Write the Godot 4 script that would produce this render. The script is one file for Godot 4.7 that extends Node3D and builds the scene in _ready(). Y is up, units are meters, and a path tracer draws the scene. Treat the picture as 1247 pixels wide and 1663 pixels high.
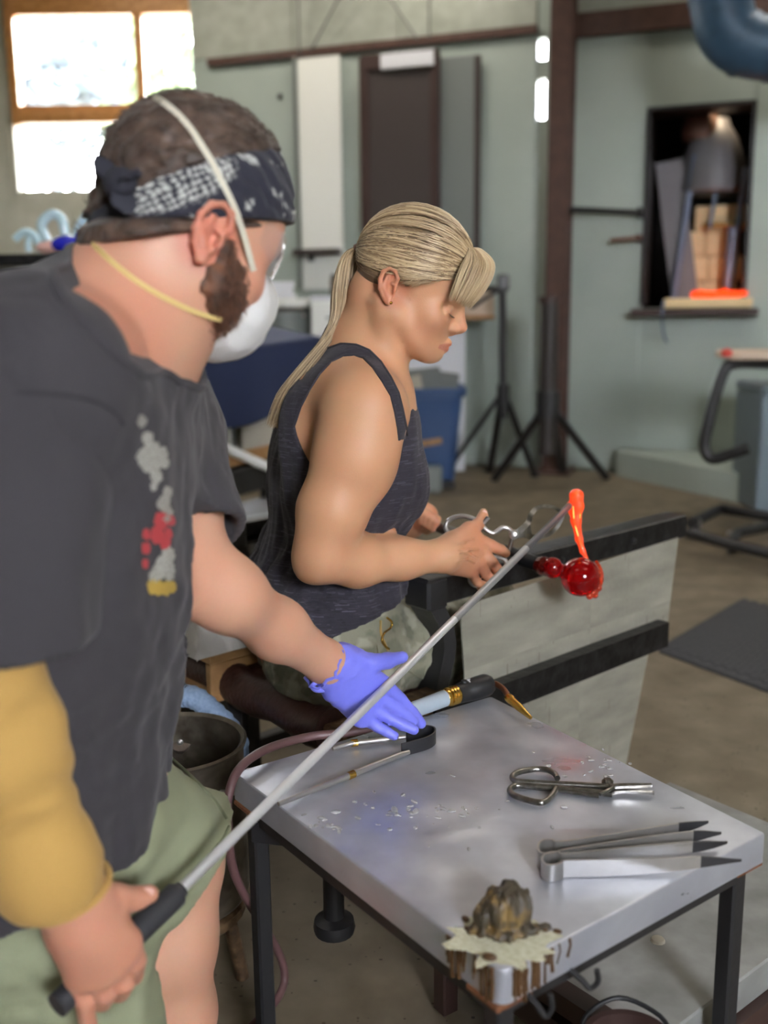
extends Node3D

# ---------------------------------------------------------------- camera numbers
const F := 1660.0
var cam_pos := Vector3(0, 1.12, 0)
var cam_basis := Basis.from_euler(Vector3(deg_to_rad(-11.6), 0, deg_to_rad(-0.7)))
var M := {}
var noise_a := FastNoiseLite.new()
var noise_b := FastNoiseLite.new()
var rng := RandomNumberGenerator.new()
var used := {}


func ray(x: float, y: float) -> Vector3:
	return cam_basis * Vector3((x - 623.5) / F, (831.5 - y) / F, -1.0)


# a point of the place from where it is seen and how far away it is (along -z)
func at(x: float, y: float, d: float) -> Vector3:
	var r := ray(x, y)
	return cam_pos + r * (d / -r.z)


# a point from where it is seen and its height above the floor
func on(x: float, y: float, h: float) -> Vector3:
	var r := ray(x, y)
	return cam_pos + r * ((h - cam_pos.y) / r.y)


# a point on an upright or slanted plane
func on_plane(x: float, y: float, p: Vector3, n: Vector3) -> Vector3:
	var r := ray(x, y)
	return cam_pos + r * ((p - cam_pos).dot(n) / r.dot(n))


# ---------------------------------------------------------------- mesh builder (faces given counter-clockwise from outside)
class MB:
	var v := PackedVector3Array()
	var uv := PackedVector2Array()
	var col := PackedColorArray()
	var idx := PackedInt32Array()
	var color := Color.WHITE

	func vert(p: Vector3, u := Vector2.ZERO) -> int:
		v.append(p)
		uv.append(u)
		col.append(color)
		return v.size() - 1

	func tri(a: int, b: int, c: int) -> void:
		idx.append(a)
		idx.append(b)
		idx.append(c)

	func quad(a: int, b: int, c: int, d: int) -> void:
		tri(a, b, c)
		tri(a, c, d)

	func face(pts: Array) -> void:
		var f := []
		for p in pts:
			f.append(vert(p))
		for i in range(1, pts.size() - 1):
			tri(f[0], f[i], f[i + 1])

	# swept tube; radii: one number or one per point; flat squashes along the second frame axis
	func tube(pts: Array, radii, sides := 10, caps := true, flat := 1.0, up := Vector3.ZERO, closed := false) -> void:
		var n := pts.size()
		var first := v.size()
		var t0: Vector3 = (pts[1] - pts[0]).normalized()
		var nn := up
		if nn == Vector3.ZERO:
			nn = t0.cross(Vector3.UP)
			if nn.length() < 0.1:
				nn = t0.cross(Vector3.RIGHT)
		for i in n:
			var t: Vector3
			if closed:
				t = (pts[(i + 1) % n] - pts[(i - 1 + n) % n]).normalized()
			else:
				t = (pts[mini(i + 1, n - 1)] - pts[maxi(i - 1, 0)]).normalized()
			nn = (nn - t * nn.dot(t)).normalized()
			var bb := t.cross(nn)
			var r: float = radii[i] if radii is Array or radii is PackedFloat32Array else radii
			for j in sides:
				var a := TAU * j / sides
				vert(pts[i] + nn * (cos(a) * r) + bb * (sin(a) * r * flat), Vector2(float(j) / sides, float(i) / n))
		var loops := n if closed else n - 1
		for i in loops:
			for j in sides:
				var k := (j + 1) % sides
				var i2 := (i + 1) % n
				quad(first + i * sides + j, first + i * sides + k, first + i2 * sides + k, first + i2 * sides + j)
		if caps and not closed:
			for e in 2:
				var ring := first + (n - 1) * sides * e
				var c := vert(pts[(n - 1) * e])
				for j in sides:
					var k := (j + 1) % sides
					if e == 1:
						tri(c, ring + j, ring + k)
					else:
						tri(c, ring + k, ring + j)

	# a bar of rectangular section along a path: w along the side axis, h along up
	func strap(pts: Array, w, h: float, up: Vector3, closed := false) -> void:
		var n := pts.size()
		var first := v.size()
		for i in n:
			var t: Vector3 = (pts[(i + 1) % n] - pts[(i - 1 + n) % n]).normalized() if closed else (pts[mini(i + 1, n - 1)] - pts[maxi(i - 1, 0)]).normalized()
			var s := t.cross(up).normalized()
			var u := s.cross(t)
			var ww: float = w[i] if w is Array else w
			for q in [[1, -1], [1, 1], [-1, 1], [-1, -1]]:
				vert(pts[i] + s * (ww * 0.5 * q[0]) + u * (h * 0.5 * q[1]), Vector2(0, float(i) / n))
		var loops := n if closed else n - 1
		for i in loops:
			var a := first + i * 4
			var b := first + ((i + 1) % n) * 4
			for j in 4:
				var k := (j + 1) % 4
				quad(a + j, b + j, b + k, a + k) if false else quad(a + j, a + k, b + k, b + j)
		if not closed:
			var z := first + (n - 1) * 4
			quad(first + 3, first + 2, first + 1, first)
			quad(z, z + 1, z + 2, z + 3)

	# profile: (radius, height) pairs running upwards on the outside
	func lathe(profile: Array, segs := 32, xf := Transform3D()) -> void:
		var first := v.size()
		var n := profile.size()
		for i in n:
			for j in segs:
				var a := TAU * j / segs
				var p: Vector2 = profile[i]
				vert(xf * Vector3(cos(a) * p.x, p.y, sin(a) * p.x), Vector2(float(j) / segs, p.y))
		for i in n - 1:
			for j in segs:
				var k := (j + 1) % segs
				quad(first + i * segs + j, first + (i + 1) * segs + j, first + (i + 1) * segs + k, first + i * segs + k)

	# box with chamfered edges
	func box(size: Vector3, xf := Transform3D(), bev := 0.003) -> void:
		var h := size * 0.5
		bev = minf(bev, minf(h.x, minf(h.y, h.z)) * 0.9)
		var g := {}
		for sx in [-1, 1]:
			for sy in [-1, 1]:
				for sz in [-1, 1]:
					var s := Vector3(sx, sy, sz)
					for ax in 3:
						var q := h - Vector3.ONE * bev
						q[ax] = h[ax]
						g[[sx, sy, sz, ax]] = vert(xf * (q * s), Vector2(sx * 0.5 + 0.5, 0.5 - sy * 0.5))
		for ax in 3:
			var b := (ax + 1) % 3
			var c := (ax + 2) % 3
			for s in [-1, 1]:
				var k := []
				for q in [[-1, -1], [1, -1], [1, 1], [-1, 1]]:
					var key := [0, 0, 0, ax]
					key[ax] = s
					key[b] = q[0]
					key[c] = q[1]
					k.append(g[key])
				if s == 1:
					quad(k[0], k[1], k[2], k[3])
				else:
					quad(k[3], k[2], k[1], k[0])
		# edges: between faces a and b, along c
		for c in 3:
			var a := (c + 1) % 3
			var b := (c + 2) % 3
			for sa in [-1, 1]:
				for sb in [-1, 1]:
					var k := []
					for q in [[a, -1], [a, 1], [b, 1], [b, -1]]:
						var key := [0, 0, 0, q[0]]
						key[a] = sa
						key[b] = sb
						key[c] = q[1]
						k.append(g[key])
					if sa * sb == 1:
						quad(k[3], k[2], k[1], k[0])
					else:
						quad(k[0], k[1], k[2], k[3])
		for sx in [-1, 1]:
			for sy in [-1, 1]:
				for sz in [-1, 1]:
					var k := [g[[sx, sy, sz, 0]], g[[sx, sy, sz, 1]], g[[sx, sy, sz, 2]]]
					if sx * sy * sz == 1:
						tri(k[0], k[1], k[2])
					else:
						tri(k[2], k[1], k[0])

	# upright slab over a plan outline given as world points (any order), between two heights
	func slab(pts: Array, y0: float, y1: float, bev := 0.0) -> void:
		var area := 0.0
		var n := pts.size()
		var c := Vector3.ZERO
		for i in n:
			var p: Vector3 = pts[i]
			var q: Vector3 = pts[(i + 1) % n]
			area += p.x * q.z - q.x * p.z
			c += p / n
		var o := pts.duplicate()
		if area > 0:
			o.reverse()
		var rings := [[y0, 0.0], [y1 - bev, 0.0], [y1, bev]] if bev > 0 else [[y0, 0.0], [y1, 0.0]]
		var base := v.size()
		for r in rings:
			for p in o:
				var d: Vector3 = p - c
				d.y = 0
				var q: Vector3 = p - d.normalized() * (r[1] * 1.4)
				vert(Vector3(q.x, r[0], q.z), Vector2(q.x, q.z))
		for i in rings.size() - 1:
			for j in n:
				var k := (j + 1) % n
				quad(base + i * n + j, base + i * n + k, base + (i + 1) * n + k, base + (i + 1) * n + j)
		var top := base + (rings.size() - 1) * n
		for j in range(1, n - 1):
			tri(top, top + j, top + j + 1)
			tri(base, base + j + 1, base + j)

	# outline in the plane of xf (x, y), thick along its z
	func prism(poly: PackedVector2Array, depth: float, xf := Transform3D()) -> void:
		if Geometry2D.is_polygon_clockwise(poly):
			poly.reverse()
		var n := poly.size()
		var a := v.size()
		for s in [0.5, -0.5]:
			for p in poly:
				vert(xf * Vector3(p.x, p.y, depth * s), p)
		var t := Geometry2D.triangulate_polygon(poly)
		for i in range(0, t.size(), 3):
			var p0 := poly[t[i]]
			var p1 := poly[t[i + 1]]
			var p2 := poly[t[i + 2]]
			var ccw := (p1 - p0).cross(p2 - p0) > 0
			if ccw:
				tri(a + t[i], a + t[i + 1], a + t[i + 2])
				tri(a + n + t[i], a + n + t[i + 2], a + n + t[i + 1])
			else:
				tri(a + t[i], a + t[i + 2], a + t[i + 1])
				tri(a + n + t[i], a + n + t[i + 1], a + n + t[i + 2])
		for i in n:
			var k := (i + 1) % n
			quad(a + n + i, a + n + k, a + k, a + i)

	func ball(c: Vector3, r: Vector3, segs := 16, rings := 10, basis := Basis()) -> void:
		var first := v.size()
		for i in rings + 1:
			var f := PI * i / rings
			for j in segs:
				var a := TAU * j / segs
				vert(c + basis * (Vector3(sin(f) * cos(a), -cos(f), sin(f) * sin(a)) * r))
		for i in rings:
			for j in segs:
				var k := (j + 1) % segs
				quad(first + i * segs + j, first + (i + 1) * segs + j, first + (i + 1) * segs + k, first + i * segs + k)

	# rows of points as a surface
	func sheet(rows: Array, wrap := false) -> void:
		var first := v.size()
		var n: int = rows[0].size()
		for i in rows.size():
			for j in n:
				vert(rows[i][j], Vector2(float(j) / (n - 1), float(i) / (rows.size() - 1)))
		for i in rows.size() - 1:
			for j in (n if wrap else n - 1):
				var k := (j + 1) % n
				quad(first + i * n + j, first + i * n + k, first + (i + 1) * n + k, first + (i + 1) * n + j)

	# both sides of a thin surface, so that cloth has thickness
	func thick_sheet(rows: Array, t: float) -> void:
		var n: int = rows[0].size()
		var m := rows.size()
		var back := []
		for i in m:
			var r := []
			for j in n:
				var du: Vector3 = rows[i][mini(j + 1, n - 1)] - rows[i][maxi(j - 1, 0)]
				var dv: Vector3 = rows[mini(i + 1, m - 1)][j] - rows[maxi(i - 1, 0)][j]
				r.append(rows[i][j] - du.cross(dv).normalized() * t)
			back.append(r)
		sheet(rows)
		var flip := []
		for r in back:
			var q: Array = r.duplicate()
			q.reverse()
			flip.append(q)
		sheet(flip)
		var edge := [[], []]
		for j in n:
			edge[0].append(rows[0][j])
			edge[1].append(back[0][j])
		sheet([edge[1], edge[0]])
		edge = [[], []]
		for j in n:
			edge[0].append(rows[m - 1][j])
			edge[1].append(back[m - 1][j])
		sheet([edge[0], edge[1]])
		edge = [[], []]
		for i in m:
			edge[0].append(rows[i][0])
			edge[1].append(back[i][0])
		sheet([edge[0], edge[1]])
		edge = [[], []]
		for i in m:
			edge[0].append(rows[i][n - 1])
			edge[1].append(back[i][n - 1])
		sheet([edge[1], edge[0]])

	# normals averaged where faces meet at less than this angle
	func commit(angle := 40.0) -> ArrayMesh:
		var n := idx.size() / 3
		var fnn := PackedVector3Array()
		fnn.resize(n)
		var groups := {}
		var vid := []
		vid.resize(v.size())
		for i in v.size():
			var key := Vector3i((v[i] * 50000.0).round())
			if not groups.has(key):
				groups[key] = []
			vid[i] = groups[key]
		for i in n:
			var a := v[idx[i * 3]]
			fnn[i] = (v[idx[i * 3 + 1]] - a).cross(v[idx[i * 3 + 2]] - a)
			for e in 3:
				vid[idx[i * 3 + e]].append(i)
		var limit := cos(deg_to_rad(angle))
		var pv := PackedVector3Array()
		var pn := PackedVector3Array()
		var pu := PackedVector2Array()
		var pc := PackedColorArray()
		for i in n:
			var f := fnn[i].normalized()
			if f == Vector3.ZERO:
				continue
			for e in [0, 2, 1]:
				var k := idx[i * 3 + e]
				var s := Vector3.ZERO
				for g in vid[k]:
					var w: Vector3 = fnn[g]
					if w.normalized().dot(f) > limit:
						s += w
				pv.append(v[k])
				pn.append(s.normalized())
				pu.append(uv[k])
				pc.append(col[k])
		return MB.pack(pv, pn, pu, pc, null)

	# shared vertices, one normal each
	func commit_smooth() -> ArrayMesh:
		var pn := PackedVector3Array()
		pn.resize(v.size())
		for i in range(0, idx.size(), 3):
			var a := v[idx[i]]
			var f := (v[idx[i + 1]] - a).cross(v[idx[i + 2]] - a)
			for e in 3:
				pn[idx[i + e]] += f
		for i in pn.size():
			pn[i] = pn[i].normalized()
		var ii := PackedInt32Array()
		ii.resize(idx.size())
		for i in range(0, idx.size(), 3):
			ii[i] = idx[i]
			ii[i + 1] = idx[i + 2]
			ii[i + 2] = idx[i + 1]
		return MB.pack(v, pn, uv, col, ii)

	static func pack(pv, pn, pu, pc, ii) -> ArrayMesh:
		var arr := []
		arr.resize(Mesh.ARRAY_MAX)
		arr[Mesh.ARRAY_VERTEX] = pv
		arr[Mesh.ARRAY_NORMAL] = pn
		if pu != null:
			arr[Mesh.ARRAY_TEX_UV] = pu
		arr[Mesh.ARRAY_COLOR] = pc
		if ii != null:
			arr[Mesh.ARRAY_INDEX] = ii
		var m := ArrayMesh.new()
		m.add_surface_from_arrays(Mesh.PRIMITIVE_TRIANGLES, arr)
		return m


# ---------------------------------------------------------------- smooth bodies: a field of tapered bones, meshed as surface nets
class Field:
	# each shape: [kind, a, b, ra, rb, k, extra...]
	var kind := PackedInt32Array()      # 0 bone, 1 ellipsoid, +10 carve
	var pa := PackedVector3Array()
	var pb := PackedVector3Array()      # bone: b - a
	var ra := PackedFloat32Array()
	var rb := PackedFloat32Array()
	var kk := PackedFloat32Array()
	var inv := PackedFloat32Array()
	var bas := []                       # ellipsoid: inverse rotation; bone: flattening axis * (f - 1) or null
	var rad := PackedVector3Array()
	var clips := {}                     # shape -> [[point, normal], ...]
	var cuts := []                      # planes that cut all of it
	var ends := []                      # planes that cut near one spot: [point, normal, centre, reach]
	var warp: Callable
	var h := 0.008
	var big := 0.0

	func bone(a: Vector3, b: Vector3, r0: float, r1: float, k := 0.02, axis := Vector3.ZERO, f := 1.0) -> int:
		kind.append(0)
		pa.append(a)
		pb.append(b - a)
		ra.append(r0)
		rb.append(r1)
		kk.append(k)
		inv.append(1.0 / maxf((b - a).length_squared(), 1e-9))
		bas.append(axis)
		rad.append(Vector3(f - 1.0, 0, 0))
		big = maxf(big, k)
		return kind.size() - 1

	func chain(pts: Array, radii: Array, k := 0.02, axis := Vector3.ZERO, f := 1.0) -> void:
		for i in pts.size() - 1:
			bone(pts[i], pts[i + 1], radii[i], radii[i + 1], k, axis, f)

	func ell(c: Vector3, r: Vector3, k := 0.02, basis := Basis()) -> int:
		kind.append(1)
		pa.append(c)
		pb.append(Vector3.ZERO)
		ra.append(minf(r.x, minf(r.y, r.z)))
		rb.append(maxf(r.x, maxf(r.y, r.z)))
		kk.append(k)
		inv.append(0.0)
		bas.append(basis.transposed())
		rad.append(r)
		big = maxf(big, k)
		return kind.size() - 1

	func carve(n: int) -> void:
		kind[n] += 10

	# taken out last, with a sharp edge
	func hollow(n: int) -> void:
		kind[n] += 20

	func cut_end(p: Vector3, normal: Vector3, c: Vector3, reach: float) -> void:
		ends.append([p, normal.normalized(), c, reach * reach])

	func clip(n: int, p: Vector3, normal: Vector3) -> void:
		if not clips.has(n):
			clips[n] = []
		clips[n].append([p, normal.normalized()])

	func one(i: int, p: Vector3) -> float:
		var d: float
		var q := p - pa[i]
		if kind[i] % 10 == 0:
			var b := pb[i]
			var t := clampf(q.dot(b) * inv[i], 0.0, 1.0)
			var e := q - b * t
			var f := rad[i].x
			if f != 0.0:
				var ax: Vector3 = bas[i]
				e += ax * (e.dot(ax) * f)
			d = e.length() - lerpf(ra[i], rb[i], t)
		else:
			var l: Vector3 = bas[i] * q
			var r := rad[i]
			var s := l / r
			var k0 := s.length()
			var k1 := (s / r).length()
			d = k0 * (k0 - 1.0) / maxf(k1, 1e-6) if k0 > 1e-4 else -ra[i]
		if clips.has(i):
			for c in clips[i]:
				d = maxf(d, (p - c[0]).dot(c[1]))
		return d

	func value(p: Vector3, list: PackedInt32Array) -> float:
		var m := 1.0
		var late := false
		for i in list:
			if kind[i] >= 20:
				late = true
				continue
			var d := one(i, p)
			var k := kk[i]
			if kind[i] < 10:
				var g := maxf(k - absf(m - d), 0.0)
				m = minf(m, d) - g * g * 0.25 / k
			else:
				d = -d
				var g := maxf(k - absf(m - d), 0.0)
				m = maxf(m, d) + g * g * 0.25 / k
		if warp.is_valid():
			m += warp.call(p)
		if late:
			for i in list:
				if kind[i] >= 20:
					m = maxf(m, -one(i, p))
		for c in cuts:
			m = maxf(m, (p - c[0]).dot(c[1]))
		for c in ends:
			if p.distance_squared_to(c[2]) < c[3]:
				m = maxf(m, (p - c[0]).dot(c[1]))
		return m

	func full(p: Vector3) -> float:
		return value(p, PackedInt32Array(range(kind.size())))

	var lists := {}

	func list_at(cx: int, cy: int, cz: int) -> PackedInt32Array:
		var key := Vector3i(cx >> 3, cy >> 3, cz >> 3)
		if not lists.has(key):
			var c := (Vector3(key) * 8.0 + Vector3.ONE * 4.0) * h
			var reach := h * 7.2 + big + h * 2.0
			var l := PackedInt32Array()
			for i in kind.size():
				if one(i, c) < reach * (1.0 + absf(rad[i].x if kind[i] % 10 == 0 else 0.0)) + (0.03 if kind[i] % 10 == 1 else 0.0):
					l.append(i)
			lists[key] = l
		return lists[key]

	var corner := {}

	func cv(x: int, y: int, z: int) -> float:
		var key := (x + 2048) | ((y + 2048) << 12) | ((z + 2048) << 24)
		var got = corner.get(key)
		if got != null:
			return got
		var d := value(Vector3(x, y, z) * h, list_at(x, y, z))
		corner[key] = d
		return d

	# paint: point, normal -> colour
	func mesh(paint = null) -> ArrayMesh:
		var a := build([], paint)
		return MB.pack(a[0], a[1], null, a[2], a[3])

	func build(zones: Array, paint) -> Array:
		if zones.is_empty():
			return finish([net([])], paint)
		return zoned(zones, paint)

	# several grids of one field in one mesh: zones are [centre, radius, cell], finest first; the rest has the cell h
	func zoned(zones: Array, paint = null) -> Array:
		var all := []
		var h0 := h
		for i in zones.size() + 1:
			h = zones[i][2] if i < zones.size() else h0
			all.append(net(zones, i))
		h = h0
		return finish(all, paint)

	func finish(all: Array, paint) -> Array:
		var pv := PackedVector3Array()
		var pn := PackedVector3Array()
		var ii := PackedInt32Array()
		for g in all:
			var off := pv.size()
			pv.append_array(g[0])
			pn.append_array(g[1])
			for k in g[2]:
				ii.append(k + off)
		var pc := PackedColorArray()
		pc.resize(pv.size())
		for i in pv.size():
			pc[i] = paint.call(pv[i], pn[i]) if paint else Color.WHITE
		if pv.is_empty():
			printerr("empty field")
		return [pv, pn, pc, ii]

	func net(zones: Array, mine := 0) -> Array:
		lists = {}
		corner = {}
		var stack := []
		var seen := {}
		for i in kind.size():
			if kind[i] >= 10:
				continue
			for s in 3:
				var start := pa[i] + pb[i] * (s * 0.5)
				for dir in [Vector3(1, 0, 0), Vector3(-1, 0, 0), Vector3(0, 1, 0), Vector3(0, -1, 0), Vector3(0, 0, 1), Vector3(0, 0, -1)]:
					var c := Vector3i((start / h).floor())
					var step := Vector3i(dir)
					var was := cv(c.x, c.y, c.z)
					if was > 0:
						continue
					for n in 80:
						var e := c + step
						var now := cv(e.x, e.y, e.z)
						if now > 0:
							stack.append(Vector3i(mini(c.x, e.x), mini(c.y, e.y), mini(c.z, e.z)))
							break
						c = e
		var ids := {}
		var pv := PackedVector3Array()
		var pn := PackedVector3Array()
		while stack.size():
			var c: Vector3i = stack.pop_back()
			var key := (c.x + 2048) | ((c.y + 2048) << 12) | ((c.z + 2048) << 24)
			if seen.has(key):
				continue
			seen[key] = true
			if zones.size():
				var mid := (Vector3(c) + Vector3.ONE * 0.5) * h
				var ok := true
				for j in mini(mine, zones.size()):
					if mid.distance_to(zones[j][0]) < zones[j][1] - h * 2.0:
						ok = false
						break
				if ok and mine < zones.size() and mid.distance_to(zones[mine][0]) > zones[mine][1] + h * 1.5:
					ok = false
				if not ok:
					continue
			var a0 := cv(c.x, c.y, c.z)
			var a1 := cv(c.x + 1, c.y, c.z)
			var a2 := cv(c.x, c.y + 1, c.z)
			var a3 := cv(c.x + 1, c.y + 1, c.z)
			var a4 := cv(c.x, c.y, c.z + 1)
			var a5 := cv(c.x + 1, c.y, c.z + 1)
			var a6 := cv(c.x, c.y + 1, c.z + 1)
			var a7 := cv(c.x + 1, c.y + 1, c.z + 1)
			var inside := int(a0 < 0) + int(a1 < 0) + int(a2 < 0) + int(a3 < 0) + int(a4 < 0) + int(a5 < 0) + int(a6 < 0) + int(a7 < 0)
			if inside == 0 or inside == 8:
				continue
			var s := Vector3.ZERO
			var n := 0
			if (a0 < 0) != (a1 < 0): s += Vector3(a0 / (a0 - a1), 0, 0); n += 1
			if (a2 < 0) != (a3 < 0): s += Vector3(a2 / (a2 - a3), 1, 0); n += 1
			if (a4 < 0) != (a5 < 0): s += Vector3(a4 / (a4 - a5), 0, 1); n += 1
			if (a6 < 0) != (a7 < 0): s += Vector3(a6 / (a6 - a7), 1, 1); n += 1
			if (a0 < 0) != (a2 < 0): s += Vector3(0, a0 / (a0 - a2), 0); n += 1
			if (a1 < 0) != (a3 < 0): s += Vector3(1, a1 / (a1 - a3), 0); n += 1
			if (a4 < 0) != (a6 < 0): s += Vector3(0, a4 / (a4 - a6), 1); n += 1
			if (a5 < 0) != (a7 < 0): s += Vector3(1, a5 / (a5 - a7), 1); n += 1
			if (a0 < 0) != (a4 < 0): s += Vector3(0, 0, a0 / (a0 - a4)); n += 1
			if (a1 < 0) != (a5 < 0): s += Vector3(1, 0, a1 / (a1 - a5)); n += 1
			if (a2 < 0) != (a6 < 0): s += Vector3(0, 1, a2 / (a2 - a6)); n += 1
			if (a3 < 0) != (a7 < 0): s += Vector3(1, 1, a3 / (a3 - a7)); n += 1
			s /= n
			ids[key] = pv.size()
			pv.append((Vector3(c) + s) * h)
			pn.append(Vector3(a1 + a3 + a5 + a7 - a0 - a2 - a4 - a6, a2 + a3 + a6 + a7 - a0 - a1 - a4 - a5, a4 + a5 + a6 + a7 - a0 - a1 - a2 - a3).normalized())
			for d in [Vector3i(1, 0, 0), Vector3i(-1, 0, 0), Vector3i(0, 1, 0), Vector3i(0, -1, 0), Vector3i(0, 0, 1), Vector3i(0, 0, -1)]:
				stack.append(c + d)
		var ii := PackedInt32Array()
		var X := 1
		var Y := 1 << 12
		var Z := 1 << 24
		for key: int in ids:
			var a: float = corner[key]
			for e in 3:
				var d: int = [X, Y, Z][e]
				var b: float = corner[key + d]
				if (a < 0) == (b < 0):
					continue
				var u: int = [Y, Z, X][e]
				var w: int = [Z, X, Y][e]
				var q0: int = ids.get(key, -1)
				var q1: int = ids.get(key - u, -1)
				var q2: int = ids.get(key - u - w, -1)
				var q3: int = ids.get(key - w, -1)
				if q1 < 0 or q2 < 0 or q3 < 0:
					continue
				# inside first: the outside lies along +e
				if a < 0:
					ii.append_array([q0, q2, q1, q0, q3, q2])
				else:
					ii.append_array([q0, q1, q2, q0, q2, q3])
		# ii is counter-clockwise from outside up to here turned clockwise for the engine
		for i in range(0, ii.size(), 3):
			var a := pv[ii[i]]
			var f := (pv[ii[i + 1]] - a).cross(pv[ii[i + 2]] - a)
			if f.dot(pn[ii[i]] + pn[ii[i + 1]] + pn[ii[i + 2]]) > 0:
				var t := ii[i + 1]
				ii[i + 1] = ii[i + 2]
				ii[i + 2] = t
		lists = {}
		corner = {}
		return [pv, pn, ii]

	# first hit along a ray, or the far end
	func hit(o: Vector3, d: Vector3, far: float) -> Vector3:
		var t := 0.0
		for i in 60:
			var x := full(o + d * t)
			if x < 0.0004:
				break
			t += x * 0.8
			if t > far:
				break
		return o + d * t


# ---------------------------------------------------------------- bodies are meshed together at the end, several at a time
var jobs := []


func later(o: Node3D, called: String, f: Field, m: Material, paint = null, zones := []) -> MeshInstance3D:
	var p := obj(called, null, m, o)
	p.transform = o.transform.affine_inverse()
	jobs.append([f, zones, paint, p, null])
	return p


func one_job(i: int) -> void:
	var j: Array = jobs[i]
	var f: Field = j[0]
	j[4] = f.build(j[1], j[2])


func finish_jobs() -> void:
	var id := WorkerThreadPool.add_group_task(one_job, jobs.size(), -1, true)
	WorkerThreadPool.wait_for_group_task_completion(id)
	for j in jobs:
		var a: Array = j[4]
		j[3].mesh = MB.pack(a[0], a[1], null, a[2], a[3])


# ---------------------------------------------------------------- naming
func numbered(called: String) -> String:
	if not used.has(called):
		used[called] = 0
		return called
	used[called] += 1
	return "%s_%03d" % [called, used[called]]


func obj(called: String, mesh: Mesh, material: Material, parent: Node = null) -> MeshInstance3D:
	var o := MeshInstance3D.new()
	o.mesh = mesh
	o.material_override = material
	if parent == null:
		o.name = numbered(called)
		add_child(o)
	else:
		var n := 0
		var nm := called
		while parent.has_node(nm):
			n += 1
			nm = "%s_%03d" % [called, n]
		o.name = nm
		parent.add_child(o)
	return o


func tag(o: Node, label: String, category: String, group := "") -> Node:
	o.set_meta("label", label)
	o.set_meta("category", category)
	if group:
		o.set_meta("group", group)
	return o


func thing(called: String, label: String, category: String, where := Vector3.ZERO, group := "") -> Node3D:
	var o := Node3D.new()
	o.name = numbered(called)
	o.position = where
	add_child(o)
	tag(o, label, category, group)
	return o


func struct(called: String, mesh: Mesh, material: Material) -> MeshInstance3D:
	var o := obj(called, mesh, material)
	o.set_meta("kind", "structure")
	return o


func shape(f: Callable, angle := 40.0) -> ArrayMesh:
	var m := MB.new()
	f.call(m)
	return m.commit(angle)


func boxm(size: Vector3, xf := Transform3D(), bev := 0.003) -> ArrayMesh:
	var m := MB.new()
	m.box(size, xf, bev)
	return m.commit(30)


func tubem(pts: Array, r, sides := 12, caps := true, flat := 1.0, up := Vector3.ZERO, closed := false) -> ArrayMesh:
	var m := MB.new()
	m.tube(pts, r, sides, caps, flat, up, closed)
	return m.commit(50)


func lathem(profile: Array, segs := 32, xf := Transform3D(), angle := 40.0) -> ArrayMesh:
	var m := MB.new()
	m.lathe(profile, segs, xf)
	return m.commit(angle)


# a frame whose y runs along dir
func along(p: Vector3, dir: Vector3, side := Vector3.ZERO) -> Transform3D:
	var y := dir.normalized()
	var x := side if side != Vector3.ZERO else (Vector3.UP if absf(y.y) < 0.9 else Vector3.RIGHT)
	x = (x - y * x.dot(y)).normalized()
	return Transform3D(Basis(x, y, x.cross(y)), p)


func curve(pts: Array, steps := 6, closed := false) -> Array:
	var out := []
	var n := pts.size()
	var last := n if closed else n - 1
	for i in last:
		var p0: Vector3 = pts[(i - 1 + n) % n] if closed else pts[maxi(i - 1, 0)]
		var p1: Vector3 = pts[i]
		var p2: Vector3 = pts[(i + 1) % n]
		var p3: Vector3 = pts[(i + 2) % n] if closed else pts[mini(i + 2, n - 1)]
		for s in steps:
			out.append(p1.cubic_interpolate(p2, p0, p3, float(s) / steps))
	if not closed:
		out.append(pts[n - 1])
	return out


# ---------------------------------------------------------------- materials
func grey_noise(freq: float, lo: float, hi: float, seed_: int, size := 512, kind := FastNoiseLite.TYPE_SIMPLEX_SMOOTH, oct := 4) -> NoiseTexture2D:
	var n := FastNoiseLite.new()
	n.noise_type = kind
	n.frequency = freq
	n.seed = seed_
	n.fractal_octaves = oct
	var g := Gradient.new()
	g.set_color(0, Color(lo, lo, lo))
	g.set_color(1, Color(hi, hi, hi))
	var t := NoiseTexture2D.new()
	t.width = size
	t.height = size
	t.seamless = true
	t.noise = n
	t.color_ramp = g
	return t


func two_tone(freq: float, a: Color, b: Color, seed_: int, size := 512, oct := 4, kind := FastNoiseLite.TYPE_SIMPLEX_SMOOTH) -> NoiseTexture2D:
	var t := grey_noise(freq, 0, 1, seed_, size, kind, oct)
	var g := Gradient.new()
	g.set_color(0, a)
	g.set_color(1, b)
	t.color_ramp = g
	return t


func mat(called: String, c: Color, rough := 0.6, metal := 0.0, bump: Texture2D = null, bump_cm := 0.1, scale := 1.0, tex: Texture2D = null, world := false) -> StandardMaterial3D:
	var m := StandardMaterial3D.new()
	m.resource_name = called
	m.albedo_color = c
	m.roughness = rough
	m.metallic = metal
	m.uv1_triplanar = true
	m.uv1_world_triplanar = world
	m.uv1_scale = Vector3.ONE * scale
	if tex:
		m.albedo_texture = tex
	if bump:
		m.heightmap_enabled = true
		m.heightmap_texture = bump
		m.heightmap_scale = bump_cm
	M[called] = m
	return m


func rgb8(r: float, g: float, b: float) -> Color:
	return Color(r / 255.0, g / 255.0, b / 255.0)


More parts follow.
